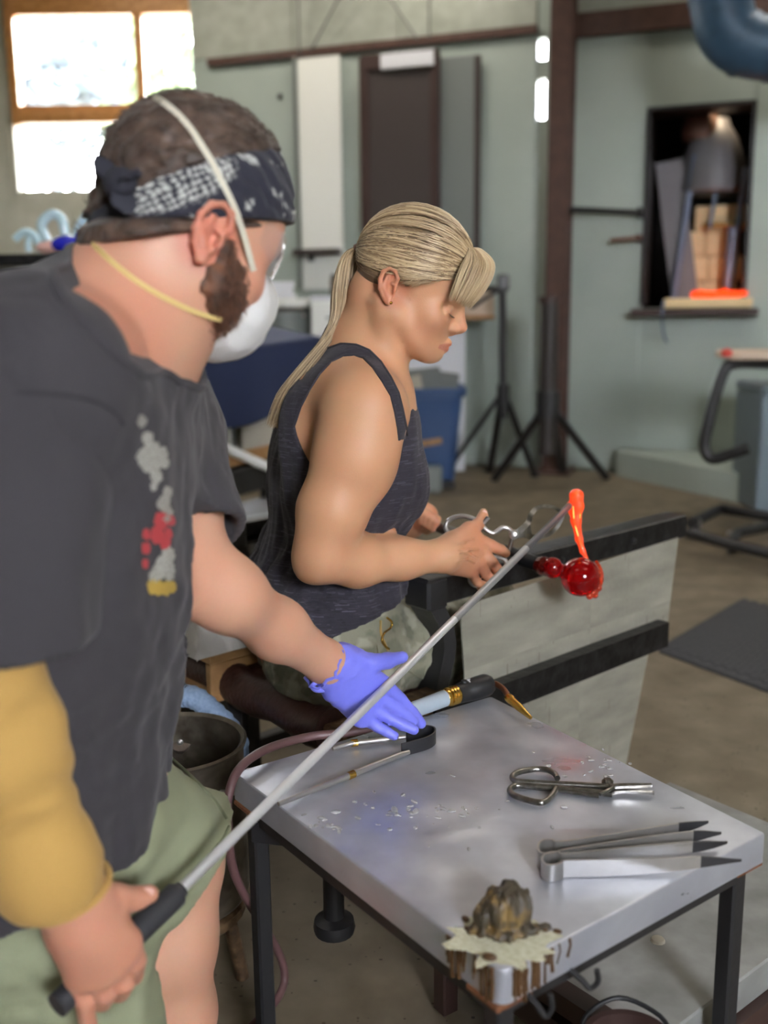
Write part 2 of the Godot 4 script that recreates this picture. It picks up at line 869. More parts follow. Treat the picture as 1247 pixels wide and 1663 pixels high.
# smudged sheet steel with long brushed streaks, and wax stains near one corner
func steel_roughness(size: int, seed_: int, lo: float, hi: float, across: float, along_: float) -> ImageTexture:
	var n := FastNoiseLite.new()
	n.seed = seed_
	n.frequency = 0.01
	n.fractal_octaves = 5
	var n2 := FastNoiseLite.new()
	n2.seed = seed_ + 5
	n2.frequency = 0.02
	n2.fractal_octaves = 3
	var data := PackedByteArray()
	data.resize(size * size)
	for y in size:
		for x in size:
			var a := n.get_noise_2d(x * across, y * along_) * 0.6 + n2.get_noise_2d(x * 0.5, y * 0.5) * 0.6
			data[y * size + x] = int(clampf(lerpf(lo, hi, clampf(a + 0.5, 0, 1)), 0, 1) * 255)
	return ImageTexture.create_from_image(Image.create_from_data(size, size, false, Image.FORMAT_L8, data))


func make_materials() -> void:
	var fine := grey_noise(0.05, 0, 1, 3)
	var coarse := grey_noise(0.012, 0, 1, 4)
	var weave := grey_noise(0.25, 0, 1, 5, 512, FastNoiseLite.TYPE_VALUE, 2)
	M["fine"] = fine
	M["weave"] = weave
	M["coarse"] = coarse
	# setting
	var wall := mat("wall_steel", rgb8(172, 182, 176), 0.36, 0.0, coarse, 0.12, 0.4, two_tone(0.006, rgb8(232, 236, 232), rgb8(255, 255, 253), 21), true)
	wall.metallic_specular = 0.6
	mat("wall_upper", rgb8(168, 172, 163), 0.55, 0.0, coarse, 0.3, 0.7, two_tone(0.02, rgb8(215, 218, 210), Color.WHITE, 22), true)
	mat("wall_cream", rgb8(196, 195, 180), 0.7, 0.0, fine, 0.1, 0.6, two_tone(0.01, rgb8(225, 225, 218), Color.WHITE, 23), true)
	mat("concrete", Color(0.52, 0.485, 0.425), 0.62, 0.0, fine, 0.18, 0.55, two_tone(0.009, rgb8(186, 176, 160), rgb8(255, 250, 240), 24, 1024, 6), true)
	M.concrete.detail_enabled = true
	M.concrete.detail_albedo = speckle(31)
	M.concrete.detail_blend_mode = BaseMaterial3D.BLEND_MODE_MUL
	M.concrete.uv2_triplanar = true
	M.concrete.uv2_world_triplanar = true
	M.concrete.uv2_scale = Vector3.ONE * 0.8
	mat("ceiling", rgb8(205, 205, 200), 0.8)
	mat("brown_steel", rgb8(84, 58, 48), 0.5, 0.0, fine, 0.08, 1.0, two_tone(0.02, rgb8(190, 180, 175), Color.WHITE, 25), true)
	mat("window_wood", rgb8(205, 150, 88), 0.45, 0.0, null, 0, 1.5, two_tone(0.02, rgb8(200, 185, 165), Color.WHITE, 26))
	mat("added_lamp_body", rgb8(235, 235, 235), 0.5)
	# metals
	mat("black_steel", rgb8(62, 62, 64), 0.38, 0.75, fine, 0.05, 2.0, two_tone(0.02, rgb8(150, 150, 150), Color.WHITE, 27))
	mat("black_paint", rgb8(34, 34, 36), 0.45, 0.0, fine, 0.04, 2.0)
	mat("stainless", rgb8(206, 204, 202), 0.34, 0.88, null, 0.0, 3.0, two_tone(0.01, rgb8(215, 213, 210), Color.WHITE, 28))
	mat("tool_steel", rgb8(172, 170, 166), 0.28, 1.0, fine, 0.02, 4.0, two_tone(0.03, rgb8(150, 146, 140), Color.WHITE, 29))
	mat("burnt_steel", rgb8(84, 84, 88), 0.38, 0.9, fine, 0.02, 4.0)
	mat("rod_steel", rgb8(226, 226, 228), 0.42, 0.65, fine, 0.01, 4.0)
	mat("galvanised", rgb8(182, 183, 178), 0.46, 0.35, null, 0.06, 1.4, two_tone(0.012, rgb8(196, 195, 188), Color.WHITE, 30, 512, 5))
	mat("galvanised_side", rgb8(186, 184, 174), 0.42, 0.35, fine, 0.05, 1.0, drips(41))
	M.galvanised_side.uv1_scale = Vector3.ONE * 2.2
	mat("brass", rgb8(222, 180, 92), 0.25, 1.0, fine, 0.02, 4.0)
	mat("copper", rgb8(176, 120, 92), 0.35, 1.0, fine, 0.03, 4.0)
	mat("duct_blue", rgb8(62, 94, 122), 0.5, 0.1, coarse, 0.1, 1.0, two_tone(0.02, rgb8(200, 205, 210), Color.WHITE, 33))
	# plastics, cloth, wood
	mat("black_plastic", rgb8(30, 30, 32), 0.4)
	mat("grip_rubber", rgb8(48, 48, 52), 0.55, 0.0, fine, 0.05, 5.0)
	mat("white_plastic", rgb8(232, 234, 234), 0.5)
	mat("hose", rgb8(98, 70, 70), 0.42)
	mat("grey_hose", rgb8(160, 172, 184), 0.3)
	mat("leather", rgb8(72, 44, 40), 0.42, 0.0, fine, 0.12, 3.0, two_tone(0.02, rgb8(180, 170, 165), Color.WHITE, 34))
	mat("blue_cloth", rgb8(25, 37, 72), 0.9, 0.0, weave, 0.05, 3.0)
	M.blue_cloth.rim_enabled = true
	M.blue_cloth.rim = 0.3
	mat("grey_cloth", rgb8(186, 181, 174), 0.9, 0.0, weave, 0.06, 4.0)
	mat("denim_cloth", rgb8(148, 168, 196), 0.9, 0.0, fine, 0.15, 6.0, two_tone(0.04, rgb8(190, 200, 210), Color.WHITE, 35))
	mat("wood", rgb8(178, 140, 96), 0.6, 0.0, fine, 0.05, 2.0, two_tone(0.02, rgb8(200, 185, 165), Color.WHITE, 36))
	mat("scorched_wood", rgb8(140, 112, 80), 0.65, 0.0, fine, 0.1, 3.0, two_tone(0.025, rgb8(80, 66, 52), Color.WHITE, 37))
	mat("dark_void", rgb8(22, 20, 20), 0.9)
	mat("mat_rubber", rgb8(58, 58, 62), 0.7, 0.0, weave, 0.3, 1.2, null, true)
	mat("white_face_and_sheen", rgb8(236, 238, 232), 0.35)  # white table and drawer faces, also the painted wall reflection
	mat("dark_door", rgb8(62, 54, 52), 0.5, 0.0, coarse, 0.1, 0.6)
	mat("grey_sheet", rgb8(118, 124, 122), 0.4, 0.0, coarse, 0.1, 0.6)
	mat("bin_blue", rgb8(46, 74, 118), 0.5)
	mat("white_cabinet", rgb8(214, 216, 222), 0.5)
	mat("firebrick", rgb8(232, 206, 160), 0.8, 0.0, fine, 0.2, 2.0)
	mat("pot_steel", rgb8(150, 142, 130), 0.38, 0.8, coarse, 0.1, 2.0, two_tone(0.02, rgb8(150, 142, 132), Color.WHITE, 38))
	mat("water", rgb8(70, 62, 52), 0.12)
	mat("tan_top", rgb8(196, 176, 156), 0.55)
	mat("grey_box", rgb8(108, 112, 110), 0.7)
	mat("card", rgb8(176, 168, 152), 0.8)
	mat("brown_dark", rgb8(58, 40, 36), 0.5)
	mat("grey_wire", rgb8(110, 112, 110), 0.5, 0.4)
	mat("hood_grey", rgb8(120, 118, 122), 0.5, 0.3, coarse, 0.1, 2.0)
	mat("copper_dark", rgb8(112, 82, 70), 0.5, 0.3, fine, 0.1, 2.0)
	mat("blue_steel", rgb8(112, 124, 146), 0.45, 0.4)
	mat("brass_dull", rgb8(176, 146, 88), 0.4, 0.6)
	mat("black_warm", rgb8(44, 38, 36), 0.5, 0.0, fine, 0.04, 2.0)
	mat("jar_brown", rgb8(92, 74, 58), 0.35)
	mat("red_plastic", rgb8(206, 74, 60), 0.4)
	mat("rubber_grey", rgb8(72, 72, 74), 0.55)
	mat("case_blue", rgb8(118, 132, 142), 0.4, 0.2, coarse, 0.1, 1.0)
	mat("pale_glass", rgb8(208, 214, 214), 0.15)
	mat("pale_blue_glass", rgb8(196, 226, 236), 0.12)
	mat("cobalt", rgb8(36, 40, 190), 0.15)
	mat("pink_glass", rgb8(226, 180, 170), 0.2)
	mat("heather", rgb8(92, 88, 97), 0.9, 0.0, weave, 0.03, 6.0, heather_tex(51))
	M.heather.uv1_scale = Vector3(1.6, 1.6, 1.6)
	M.heather.rim_enabled = true
	M.heather.rim = 0.35
	mat("heather_dark", rgb8(50, 47, 54), 0.9)
	mat("bra_grey", rgb8(112, 112, 120), 0.85, 0.0, weave, 0.02, 6.0)
	mat("seam_khaki", rgb8(120, 118, 98), 0.85)
	mat("rod_grey", rgb8(168, 168, 170), 0.42, 0.7)
	mat("rod_dark", rgb8(104, 104, 108), 0.45, 0.6)
	mat("nail", rgb8(214, 168, 152), 0.3)
	mat("bandana_plain", rgb8(40, 40, 50), 0.85)
	mat("mask_white", rgb8(206, 204, 202), 0.85, 0.0, fine, 0.04, 9.0)
	mat("elastic", rgb8(206, 200, 182), 0.7)
	mat("elastic_yellow", rgb8(214, 190, 124), 0.7)
	mat("temple_grey", rgb8(150, 150, 154), 0.3)
	mat("tee_charcoal", rgb8(56, 53, 57), 0.92, 0.0, weave, 0.02, 6.0)
	M.tee_charcoal.rim_enabled = true
	M.tee_charcoal.rim = 0.4
	mat("tee_dark", rgb8(46, 44, 48), 0.92)
	mat("print_white", rgb8(200, 198, 190), 0.85, 0.0, null, 0, 1.0)
	M.print_white.albedo_texture = two_tone(0.04, rgb8(130, 126, 124), Color.WHITE, 66)
	M.print_white.uv1_scale = Vector3.ONE * 14.0
	mat("print_red", rgb8(176, 62, 66), 0.85)
	mat("print_gold", rgb8(176, 146, 66), 0.85)
	mat("sleeve_yellow", rgb8(184, 146, 82), 0.92, 0.0, weave, 0.015, 5.0)
	M.sleeve_yellow.rim_enabled = true
	M.sleeve_yellow.rim = 0.3
	mat("shorts_olive", rgb8(140, 144, 116), 0.9, 0.0, weave, 0.03, 6.0)
	mat("shorts_seam", rgb8(104, 108, 84), 0.9)
	mat("glove_blue", rgb8(118, 122, 228), 0.45, 0.0, fine, 0.015, 8.0)
	var lc := StandardMaterial3D.new()
	lc.resource_name = "lens_clear"
	lc.albedo_color = Color(0.86, 0.88, 0.92, 0.07)
	lc.transparency = BaseMaterial3D.TRANSPARENCY_ALPHA
	lc.roughness = 0.06
	M["lens_clear"] = lc
	for i in 3:
		mat("leaf_%d" % i, [rgb8(72, 84, 90), rgb8(66, 76, 98), rgb8(92, 112, 70)][i], 0.6)
	mat("yard", rgb8(190, 188, 176), 0.9)
	mat("wax_brown", rgb8(82, 58, 34), 0.35, 0.0, fine, 0.1, 8.0)
	mat("wax_pale", rgb8(222, 222, 204), 0.4, 0.0, fine, 0.05, 8.0, two_tone(0.03, rgb8(215, 212, 190), Color.WHITE, 44))
	mat("wax_lump", Color.WHITE, 0.5)
	M.wax_lump.vertex_color_use_as_albedo = true
	mat("rust_paint", rgb8(112, 70, 44), 0.6, 0.0, fine, 0.1, 8.0)
	mat("wet_wood", rgb8(92, 80, 70), 0.35, 0.0, fine, 0.1, 5.0)
	mat("pipe_steel", rgb8(110, 106, 104), 0.35, 0.9)
	mat("platform_sheet", rgb8(158, 158, 156), 0.5, 0.15, null, 0.06, 1.4, two_tone(0.012, rgb8(190, 190, 188), Color.WHITE, 45, 512, 5), true)
	var tt := mat("table_top", rgb8(210, 213, 221), 0.42, 0.62, null, 0.02, 1.0, two_tone(0.008, rgb8(205, 206, 212), Color.WHITE, 46, 512, 5), true)
	tt.roughness = 1.0
	tt.roughness_texture = steel_roughness(512, 8, 0.27, 0.5, 0.35, 1.4)
	tt.uv1_scale = Vector3.ONE * 1.7
	var cg := StandardMaterial3D.new()
	cg.resource_name = "chip_glass"
	cg.albedo_color = Color(1, 1, 1, 0.35)
	cg.transparency = BaseMaterial3D.TRANSPARENCY_ALPHA
	cg.roughness = 0.1
	cg.refraction_enabled = true
	cg.refraction_scale = 0.05
	M["chip_glass"] = cg
	var hg := StandardMaterial3D.new()
	hg.resource_name = "hot_glass_glow"
	hg.albedo_color = Color(1.0, 0.42, 0.18, 0.4)
	hg.refraction_enabled = true
	hg.refraction_scale = 0.05
	hg.roughness = 0.06
	hg.emission_enabled = true
	hg.emission = Color(1.0, 0.24, 0.07)
	hg.emission_energy_multiplier = 0.42
	hg.clearcoat_enabled = true
	M["hot_glass"] = hg
	var hc := StandardMaterial3D.new()  # glowing yellow for the painted highlights on the gob
	hc.resource_name = "highlight_glow"
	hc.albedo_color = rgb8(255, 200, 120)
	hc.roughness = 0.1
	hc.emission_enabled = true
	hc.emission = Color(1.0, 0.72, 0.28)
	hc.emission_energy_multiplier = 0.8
	M["highlight_glass"] = hc
	for q in [["thread_glass", Color(1.0, 0.88, 0.80, 0.85)], ["bit_glass", Color(1.0, 0.36, 0.2, 0.3)], ["red_glass", Color(0.72, 0.02, 0.05, 0.3)], ["neck_glass", Color(0.35, 0.08, 0.06, 0.5)]]:
		var rg := StandardMaterial3D.new()
		rg.resource_name = q[0]
		rg.albedo_color = q[1]
		rg.roughness = 0.02
		rg.refraction_enabled = true
		rg.refraction_scale = 0.05
		M[q[0]] = rg
	var em := StandardMaterial3D.new()
	em.resource_name = "ember"
	em.albedo_color = rgb8(190, 60, 20)
	em.emission_enabled = true
	em.emission = Color(1.0, 0.28, 0.06)
	em.emission_energy_multiplier = 1.3
	M["ember"] = em
	var g := StandardMaterial3D.new()
	g.resource_name = "pane"
	g.albedo_color = Color(1, 1, 1, 0.06)
	g.transparency = BaseMaterial3D.TRANSPARENCY_ALPHA
	g.roughness = 0.05
	M["pane"] = g
	var e := StandardMaterial3D.new()  # glow of the added ceiling panels and furnace bulb
	e.resource_name = "added_lamp_glow"
	e.emission_enabled = true
	e.emission = Color(1, 0.97, 0.93)
	e.emission_energy_multiplier = 2.5
	M["added_lamp_glow"] = e


# small dark and light specks on a white ground
func speckle(seed_: int) -> ImageTexture:
	var r := RandomNumberGenerator.new()
	r.seed = seed_
	var im := Image.create(1024, 1024, false, Image.FORMAT_RGBA8)
	im.fill(Color(1, 1, 1, 1))
	for i in 1100:
		var s := r.randi_range(1, 3)
		var c := r.randf_range(0.35, 0.85)
		im.fill_rect(Rect2i(r.randi_range(0, 1015), r.randi_range(0, 1015), s, r.randi_range(1, 3)), Color(c, c * 0.97, c * 0.92, 1))
	return ImageTexture.create_from_image(im)


# thin rust runs and grime on pale sheet steel
func drips(seed_: int) -> ImageTexture:
	var r := RandomNumberGenerator.new()
	r.seed = seed_
	var n := FastNoiseLite.new()
	n.seed = seed_
	n.frequency = 0.006
	n.fractal_octaves = 5
	var im := Image.create(512, 512, false, Image.FORMAT_RGB8)
	for y in 512:
		for x in 512:
			var c := 0.86 + 0.14 * n.get_noise_2d(x * 0.6, y * 2.0)
			im.set_pixel(x, y, Color(c, c * 0.995, c * 0.97))
	for i in 26:
		var x := r.randi_range(0, 505)
		var y := r.randi_range(0, 400)
		im.fill_rect(Rect2i(x, y, r.randi_range(1, 2), r.randi_range(4, 40)), Color(0.66, 0.63, 0.58))
	return ImageTexture.create_from_image(im)


# dark jersey with pale slubs running across it
func heather_tex(seed_: int) -> ImageTexture:
	var r := RandomNumberGenerator.new()
	r.seed = seed_
	var n := FastNoiseLite.new()
	n.seed = seed_
	n.frequency = 0.02
	var im := Image.create(1024, 1024, false, Image.FORMAT_RGB8)
	im.fill(Color(0.5, 0.49, 0.53))
	for i in 7000:
		var w := r.randi_range(6, 40)
		var c := r.randf_range(0.6, 1.0) if r.randf() < 0.35 else r.randf_range(0.36, 0.5)
		im.fill_rect(Rect2i(r.randi_range(0, 1023 - w), r.randi_range(0, 1022), w, r.randi_range(1, 3)), Color(c, c * 0.98, c * 1.04 if c < 0.95 else 1.0))
	return ImageTexture.create_from_image(im)


# ---------------------------------------------------------------- the room
const WALL_P := Vector3(1.547, 0, -6.718)
var wall_d := Vector3(0.9386, 0, 0.3450)      # along the back wall, to the right
var wall_n := Vector3(-0.3450, 0, 0.9386)     # out of it, into the room


# a point on the back wall (out = distance in front of it)
func wl(x: float, y: float, out := 0.0) -> Vector3:
	return on_plane(x, y, WALL_P + wall_n * out, wall_n)


# position along the back wall
func ws(p: Vector3) -> float:
	return (p - WALL_P).dot(wall_d)


# frame at distance s along the wall and height y: x along, y up, z out
func wf(s: float, y: float, out := 0.0) -> Transform3D:
	return Transform3D(Basis(wall_d, Vector3.UP, wall_n), WALL_P + wall_d * s + Vector3.UP * y + wall_n * out)


# box on the back wall between two pixels, thick, its face standing out
func wall_box(x0: float, y0: float, x1: float, y1: float, thick: float, out: float, bev := 0.004) -> ArrayMesh:
	var a := wl(x0, y0, out)
	var b := wl(x1, y1, out)
	var s := (ws(a) + ws(b)) * 0.5
	var xf := wf(s, (a.y + b.y) * 0.5, out - thick * 0.5)
	return boxm(Vector3(absf(ws(b) - ws(a)), absf(a.y - b.y), thick), xf, bev)


func wall_part(m: MB, s0: float, s1: float, y0: float, y1: float, thick := 0.1, out := 0.0, bev := 0.002) -> void:
	m.box(Vector3(s1 - s0, y1 - y0, thick), wf((s0 + s1) * 0.5, (y0 + y1) * 0.5, out - thick * 0.5), bev)


func make_lights() -> void:
	var cam := Camera3D.new()
	cam.name = "camera"
	cam.position = cam_pos
	cam.basis = cam_basis
	cam.fov = 53.21
	cam.near = 0.05
	var lens := CameraAttributesPhysical.new()
	lens.frustum_focal_length = 23.96
	lens.frustum_focus_distance = 1.5
	lens.exposure_aperture = 1.8
	lens.frustum_near = 0.05
	lens.frustum_far = 200.0
	cam.attributes = lens
	add_child(cam)
	cam.current = true
	var env := Environment.new()
	var sky := Sky.new()
	var sm := ProceduralSkyMaterial.new()
	sm.sky_top_color = rgb8(238, 242, 250)
	sm.sky_horizon_color = rgb8(250, 252, 255)
	sm.ground_horizon_color = rgb8(170, 175, 165)
	sm.ground_bottom_color = rgb8(140, 142, 132)
	sm.sky_energy_multiplier = 7.0
	sm.ground_energy_multiplier = 2.0
	sky.sky_material = sm
	env.background_mode = Environment.BG_SKY
	env.sky = sky
	env.tonemap_mode = Environment.TONE_MAPPER_LINEAR
	env.tonemap_exposure = 0.92
	env.sdfgi_enabled = true
	env.ssao_enabled = true
	env.ssil_enabled = true
	var we := WorldEnvironment.new()
	we.name = "environment"
	we.environment = env
	add_child(we)
	# unseen ceiling lamps, added to light the room and grade the back wall
	for p in ADDED_LAMPS:
		var a := AreaLight3D.new()
		a.name = numbered("added_ceiling_lamp_glow")
		a.area_size = Vector2(1.15, 0.28)
		a.light_energy = p[3]
		a.light_color = Color(1.0, 0.96, 0.9)
		a.area_range = 20.0
		a.shadow_enabled = true
		a.rotation = Vector3(-PI / 2, 0, 0)
		a.position = Vector3(p[0], p[1] - 0.045, p[2])
		add_child(a)


const ADDED_LAMPS := [[-1.2, 3.6, -0.2, 0.12, "left of the pair behind the helper"], [1.6, 3.6, -0.4, 0.25, "right of the pair behind the helper"], [-1.4, 3.6, -3.2, 0.7, "above the blue covered cart"], [1.7, 3.6, -3.0, 2.0, "above the black floor mat"], [2.6, 3.6, -5.75, 1.9, "in front of the furnace opening"], [0.1, 3.6, -6.6, 1.8, "near the boards on the back wall"], [-1.5, 3.6, -6.9, 1.6, "in the corner by the wooden window"]]
const CEIL := 3.95


func make_setting() -> void:
	var s_left := ws(wl(330, 500))
	var s_post := ws(wl(897, 500))
	struct("floor", boxm(Vector3(13, 0.2, 14), Transform3D(Basis(), Vector3(0.5, -0.1, -3.2)), 0.01), M.concrete)
	struct("ceiling", boxm(Vector3(13, 0.2, 14), Transform3D(Basis(), Vector3(0.5, CEIL + 0.1, -3.2)), 0.01), M.ceiling)
	# back wall, left of the post: lower sheets, upper band
	var s_end := ws(WALL_P + wall_d * 4.2)
	var trim_y := wl(885, 42).y
	var gap0 := ws(wl(873, 130))
	var gap1 := ws(wl(886, 130))
	var m := MB.new()
	wall_part(m, s_left, gap0, 0, CEIL)
	var slots := [wl(880, 193).y, wl(880, 128).y, wl(880, 97).y, wl(880, 62).y]
	wall_part(m, gap0, gap1, 0, slots[0])
	wall_part(m, gap0, gap1, slots[1], slots[2])
	wall_part(m, gap0, gap1, slots[3], CEIL)
	var o0 := ws(wl(1046, 330))
	var o1 := ws(wl(1220, 330))
	var oy0 := wl(1130, 500).y
	var oy1 := wl(1130, 170).y
	wall_part(m, gap1, o0, 0, CEIL)
	wall_part(m, o1, s_end, 0, CEIL)
	wall_part(m, o0, o1, 0, oy0)
	wall_part(m, o0, o1, oy1, CEIL)
	var wb := struct("wall_back", m.commit(30), M.wall_steel)
	# sheet panels proud of it, with open joints
	var edges := [s_left + 0.01, ws(wl(483, 300)), ws(wl(650, 300)), gap0 - 0.005]
	for i in 3:
		var pm := MB.new()
		wall_part(pm, edges[i] + 0.002, edges[i + 1] - 0.002, 0.01, trim_y - 0.06, 0.012, 0.012, 0.003)
		obj("panel", pm.commit(30), M.wall_steel, wb)
		pm = MB.new()
		wall_part(pm, edges[i] + 0.002, edges[i + 1] - 0.002, trim_y + 0.01, CEIL - 0.01, 0.012, 0.012, 0.003)
		obj("upper_panel", pm.commit(30), M.wall_upper, wb)
	for q in [[gap1 + 0.12, o0 + 0.0], [o1, s_end - 0.02]]:
		var pm := MB.new()
		wall_part(pm, q[0], q[1], 0.01, trim_y - 0.06, 0.012, 0.012, 0.003)
		obj("panel", pm.commit(30), M.wall_steel, wb)
	var pu := MB.new()
	wall_part(pu, gap1 + 0.12, s_end - 0.02, trim_y + 0.01, CEIL - 0.01, 0.012, 0.012, 0.003)
	obj("upper_panel", pu.commit(30), M.wall_upper, wb)
	# brown flashing and post
	m = MB.new()
	var la := wl(340, 95)
	m.box(Vector3(gap0 - ws(la), 0.05, 0.035), wf((gap0 + ws(la)) * 0.5, trim_y - 0.022, 0.03), 0.004)
	struct("trim_1", m.commit(30), M.brown_steel)
	m = MB.new()
	m.box(Vector3(s_end - gap1 - 0.1, 0.14, 0.05), wf((s_end + gap1 + 0.1) * 0.5, trim_y - 0.03, 0.04), 0.005)
	struct("trim_2", m.commit(30), M.brown_steel)
	var post := thing("steel_post", "tall brown steel post of the back wall with bright slots on its left", "post", Vector3(wl(900, 745, 0.16).x, 0, wl(900, 745, 0.16).z))
	post.basis = Basis(wall_d, Vector3.UP, wall_n)
	var sec := PackedVector2Array()
	for p in [[-0.07, -0.1], [0.07, -0.1], [0.07, -0.08], [0.012, -0.08], [0.012, 0.06], [0.07, 0.06], [0.07, 0.08], [-0.07, 0.08], [-0.07, 0.06], [-0.012, 0.06], [-0.012, -0.08], [-0.07, -0.08]]:
		sec.append(Vector2(p[0] * 0.95, p[1]))
	m = MB.new()
	m.prism(sec, CEIL - 0.03, Transform3D(Basis(Vector3.RIGHT, Vector3(0, 0, 1), Vector3(0, -1, 0)), Vector3(0, CEIL * 0.5, 0)))
	obj("beam", m.commit(30), M.brown_steel, post)
	obj("base_plate", boxm(Vector3(0.24, 0.02, 0.26), Transform3D(Basis(), Vector3(0, 0.011, 0)), 0.004), M.brown_steel, post)
	# the other walls
	var wz := -7.95
	var a := at(5, -30, -wz)
	var b := at(470, 203, -wz)
	var lo := at(22, 310, -wz)
	var lo2 := at(22, 207, -wz)
	var top: float = at(30, -60, -wz).y
	m = MB.new()
	var wx1 := 0.6
	var parts := [[-5.6, a.x, 0.0, CEIL], [b.x, wx1, 0.0, CEIL], [a.x, b.x, 0.0, lo.y], [a.x, b.x, top, CEIL], [a.x, lo.x, lo.y, lo2.y]]
	for q in parts:
		m.box(Vector3(q[1] - q[0], q[3] - q[2], 0.16), Transform3D(Basis(), Vector3((q[0] + q[1]) * 0.5, (q[2] + q[3]) * 0.5, wz - 0.08)), 0.002)
	struct("wall_window", m.commit(30), M.wall_cream)
	make_window(wz, a, b, top, lo, lo2)
	make_trees(wz)
	struct("wall_left", boxm(Vector3(0.16, CEIL, 14), Transform3D(Basis(), Vector3(-5.6, CEIL * 0.5, -3.2)), 0.01), M.wall_cream)
	struct("wall_right", boxm(Vector3(0.16, CEIL, 14), Transform3D(Basis(), Vector3(5.2, CEIL * 0.5, -3.2)), 0.01), M.wall_cream)
	# unseen wall behind the camera, its unglazed window added for highlights
	m = MB.new()
	for q in [[-5.6, 1.2, 0.0, CEIL], [2.6, 5.2, 0.0, CEIL], [1.2, 2.6, 3.1, CEIL], [1.2, 2.6, 0.0, 1.9]]:
		m.box(Vector3(q[1] - q[0], q[3] - q[2], 0.16), Transform3D(Basis(), Vector3((q[0] + q[1]) * 0.5, (q[2] + q[3]) * 0.5, 3.6)), 0.002)
	struct("wall_front", m.commit(30), M.wall_cream)
	for p in ADDED_LAMPS:
		var l := thing("added_ceiling_lamp", "added unseen ceiling lamp, long, white and glowing, " + str(p[4]), "lamp", Vector3(p[0], p[1], p[2]), "added ceiling lamps")
		obj("housing", boxm(Vector3(1.25, 0.06, 0.36), Transform3D(Basis(), Vector3(0, 0.0, 0)), 0.01), M.added_lamp_body, l)
		obj("added_lamp_panel", boxm(Vector3(1.17, 0.008, 0.3), Transform3D(Basis(), Vector3(0, -0.035, 0)), 0.002), M.added_lamp_glow, l)
		for s in [-0.5, 0.5]:
			obj("hanger", tubem([Vector3(s, 0.03, 0), Vector3(s, CEIL - p[1], 0)], 0.006, 6), M.black_paint, l)


# pale shrubs in the open beyond the window
func make_trees(wz: float) -> void:
	var r := RandomNumberGenerator.new()
	r.seed = 40
	var spots := [["broad grey green shrub outside the wooden window, left pane", at(70, 150, 13.0), 1.1, 0], ["tall bluish shrub outside the wooden window, by the mullion", at(185, 120, 14.0), 0.9, 1], ["fresh green shrub outside the wooden window, right pane", at(290, 150, 12.5), 1.0, 2]]
	for k in spots:
		var c: Vector3 = k[1]
		var t := thing("shrub", k[0], "shrub", Vector3(c.x, 0, c.z), "shrubs outside the window")
		var lm := MB.new()
		for i in 900:
			var d: Vector3 = Vector3(r.randfn(0, 0.4), r.randfn(0, 0.45), r.randfn(0, 0.35)) * float(k[2])
			var q: Vector3 = Vector3(0, c.y, 0) + d
			var a := Vector3(r.randf_range(-1, 1), r.randf_range(-1, 1), r.randf_range(-1, 1)).normalized()
			var b := a.cross(Vector3(r.randf_range(-1, 1), 0.3, r.randf_range(-1, 1))).normalized()
			var s := r.randf_range(0.08, 0.16)
			lm.face([q - a * s, q + b * s * 0.5, q + a * s, q - b * s * 0.5])
		var lo := obj("leaves", lm.commit(10), M["leaf_%d" % k[3]], t)
		lo.set_meta("kind", "stuff")
		obj("stem", tubem([Vector3.ZERO, Vector3(0.05, c.y * 0.6, 0), Vector3(0, c.y, 0)], [0.08, 0.06, 0.03], 8), M.brown_dark, t)
	struct("trim_3", boxm(Vector3(30, 0.1, 20), Transform3D(Basis(), Vector3(-4, -0.06, -21)), 0.01), M.yard)


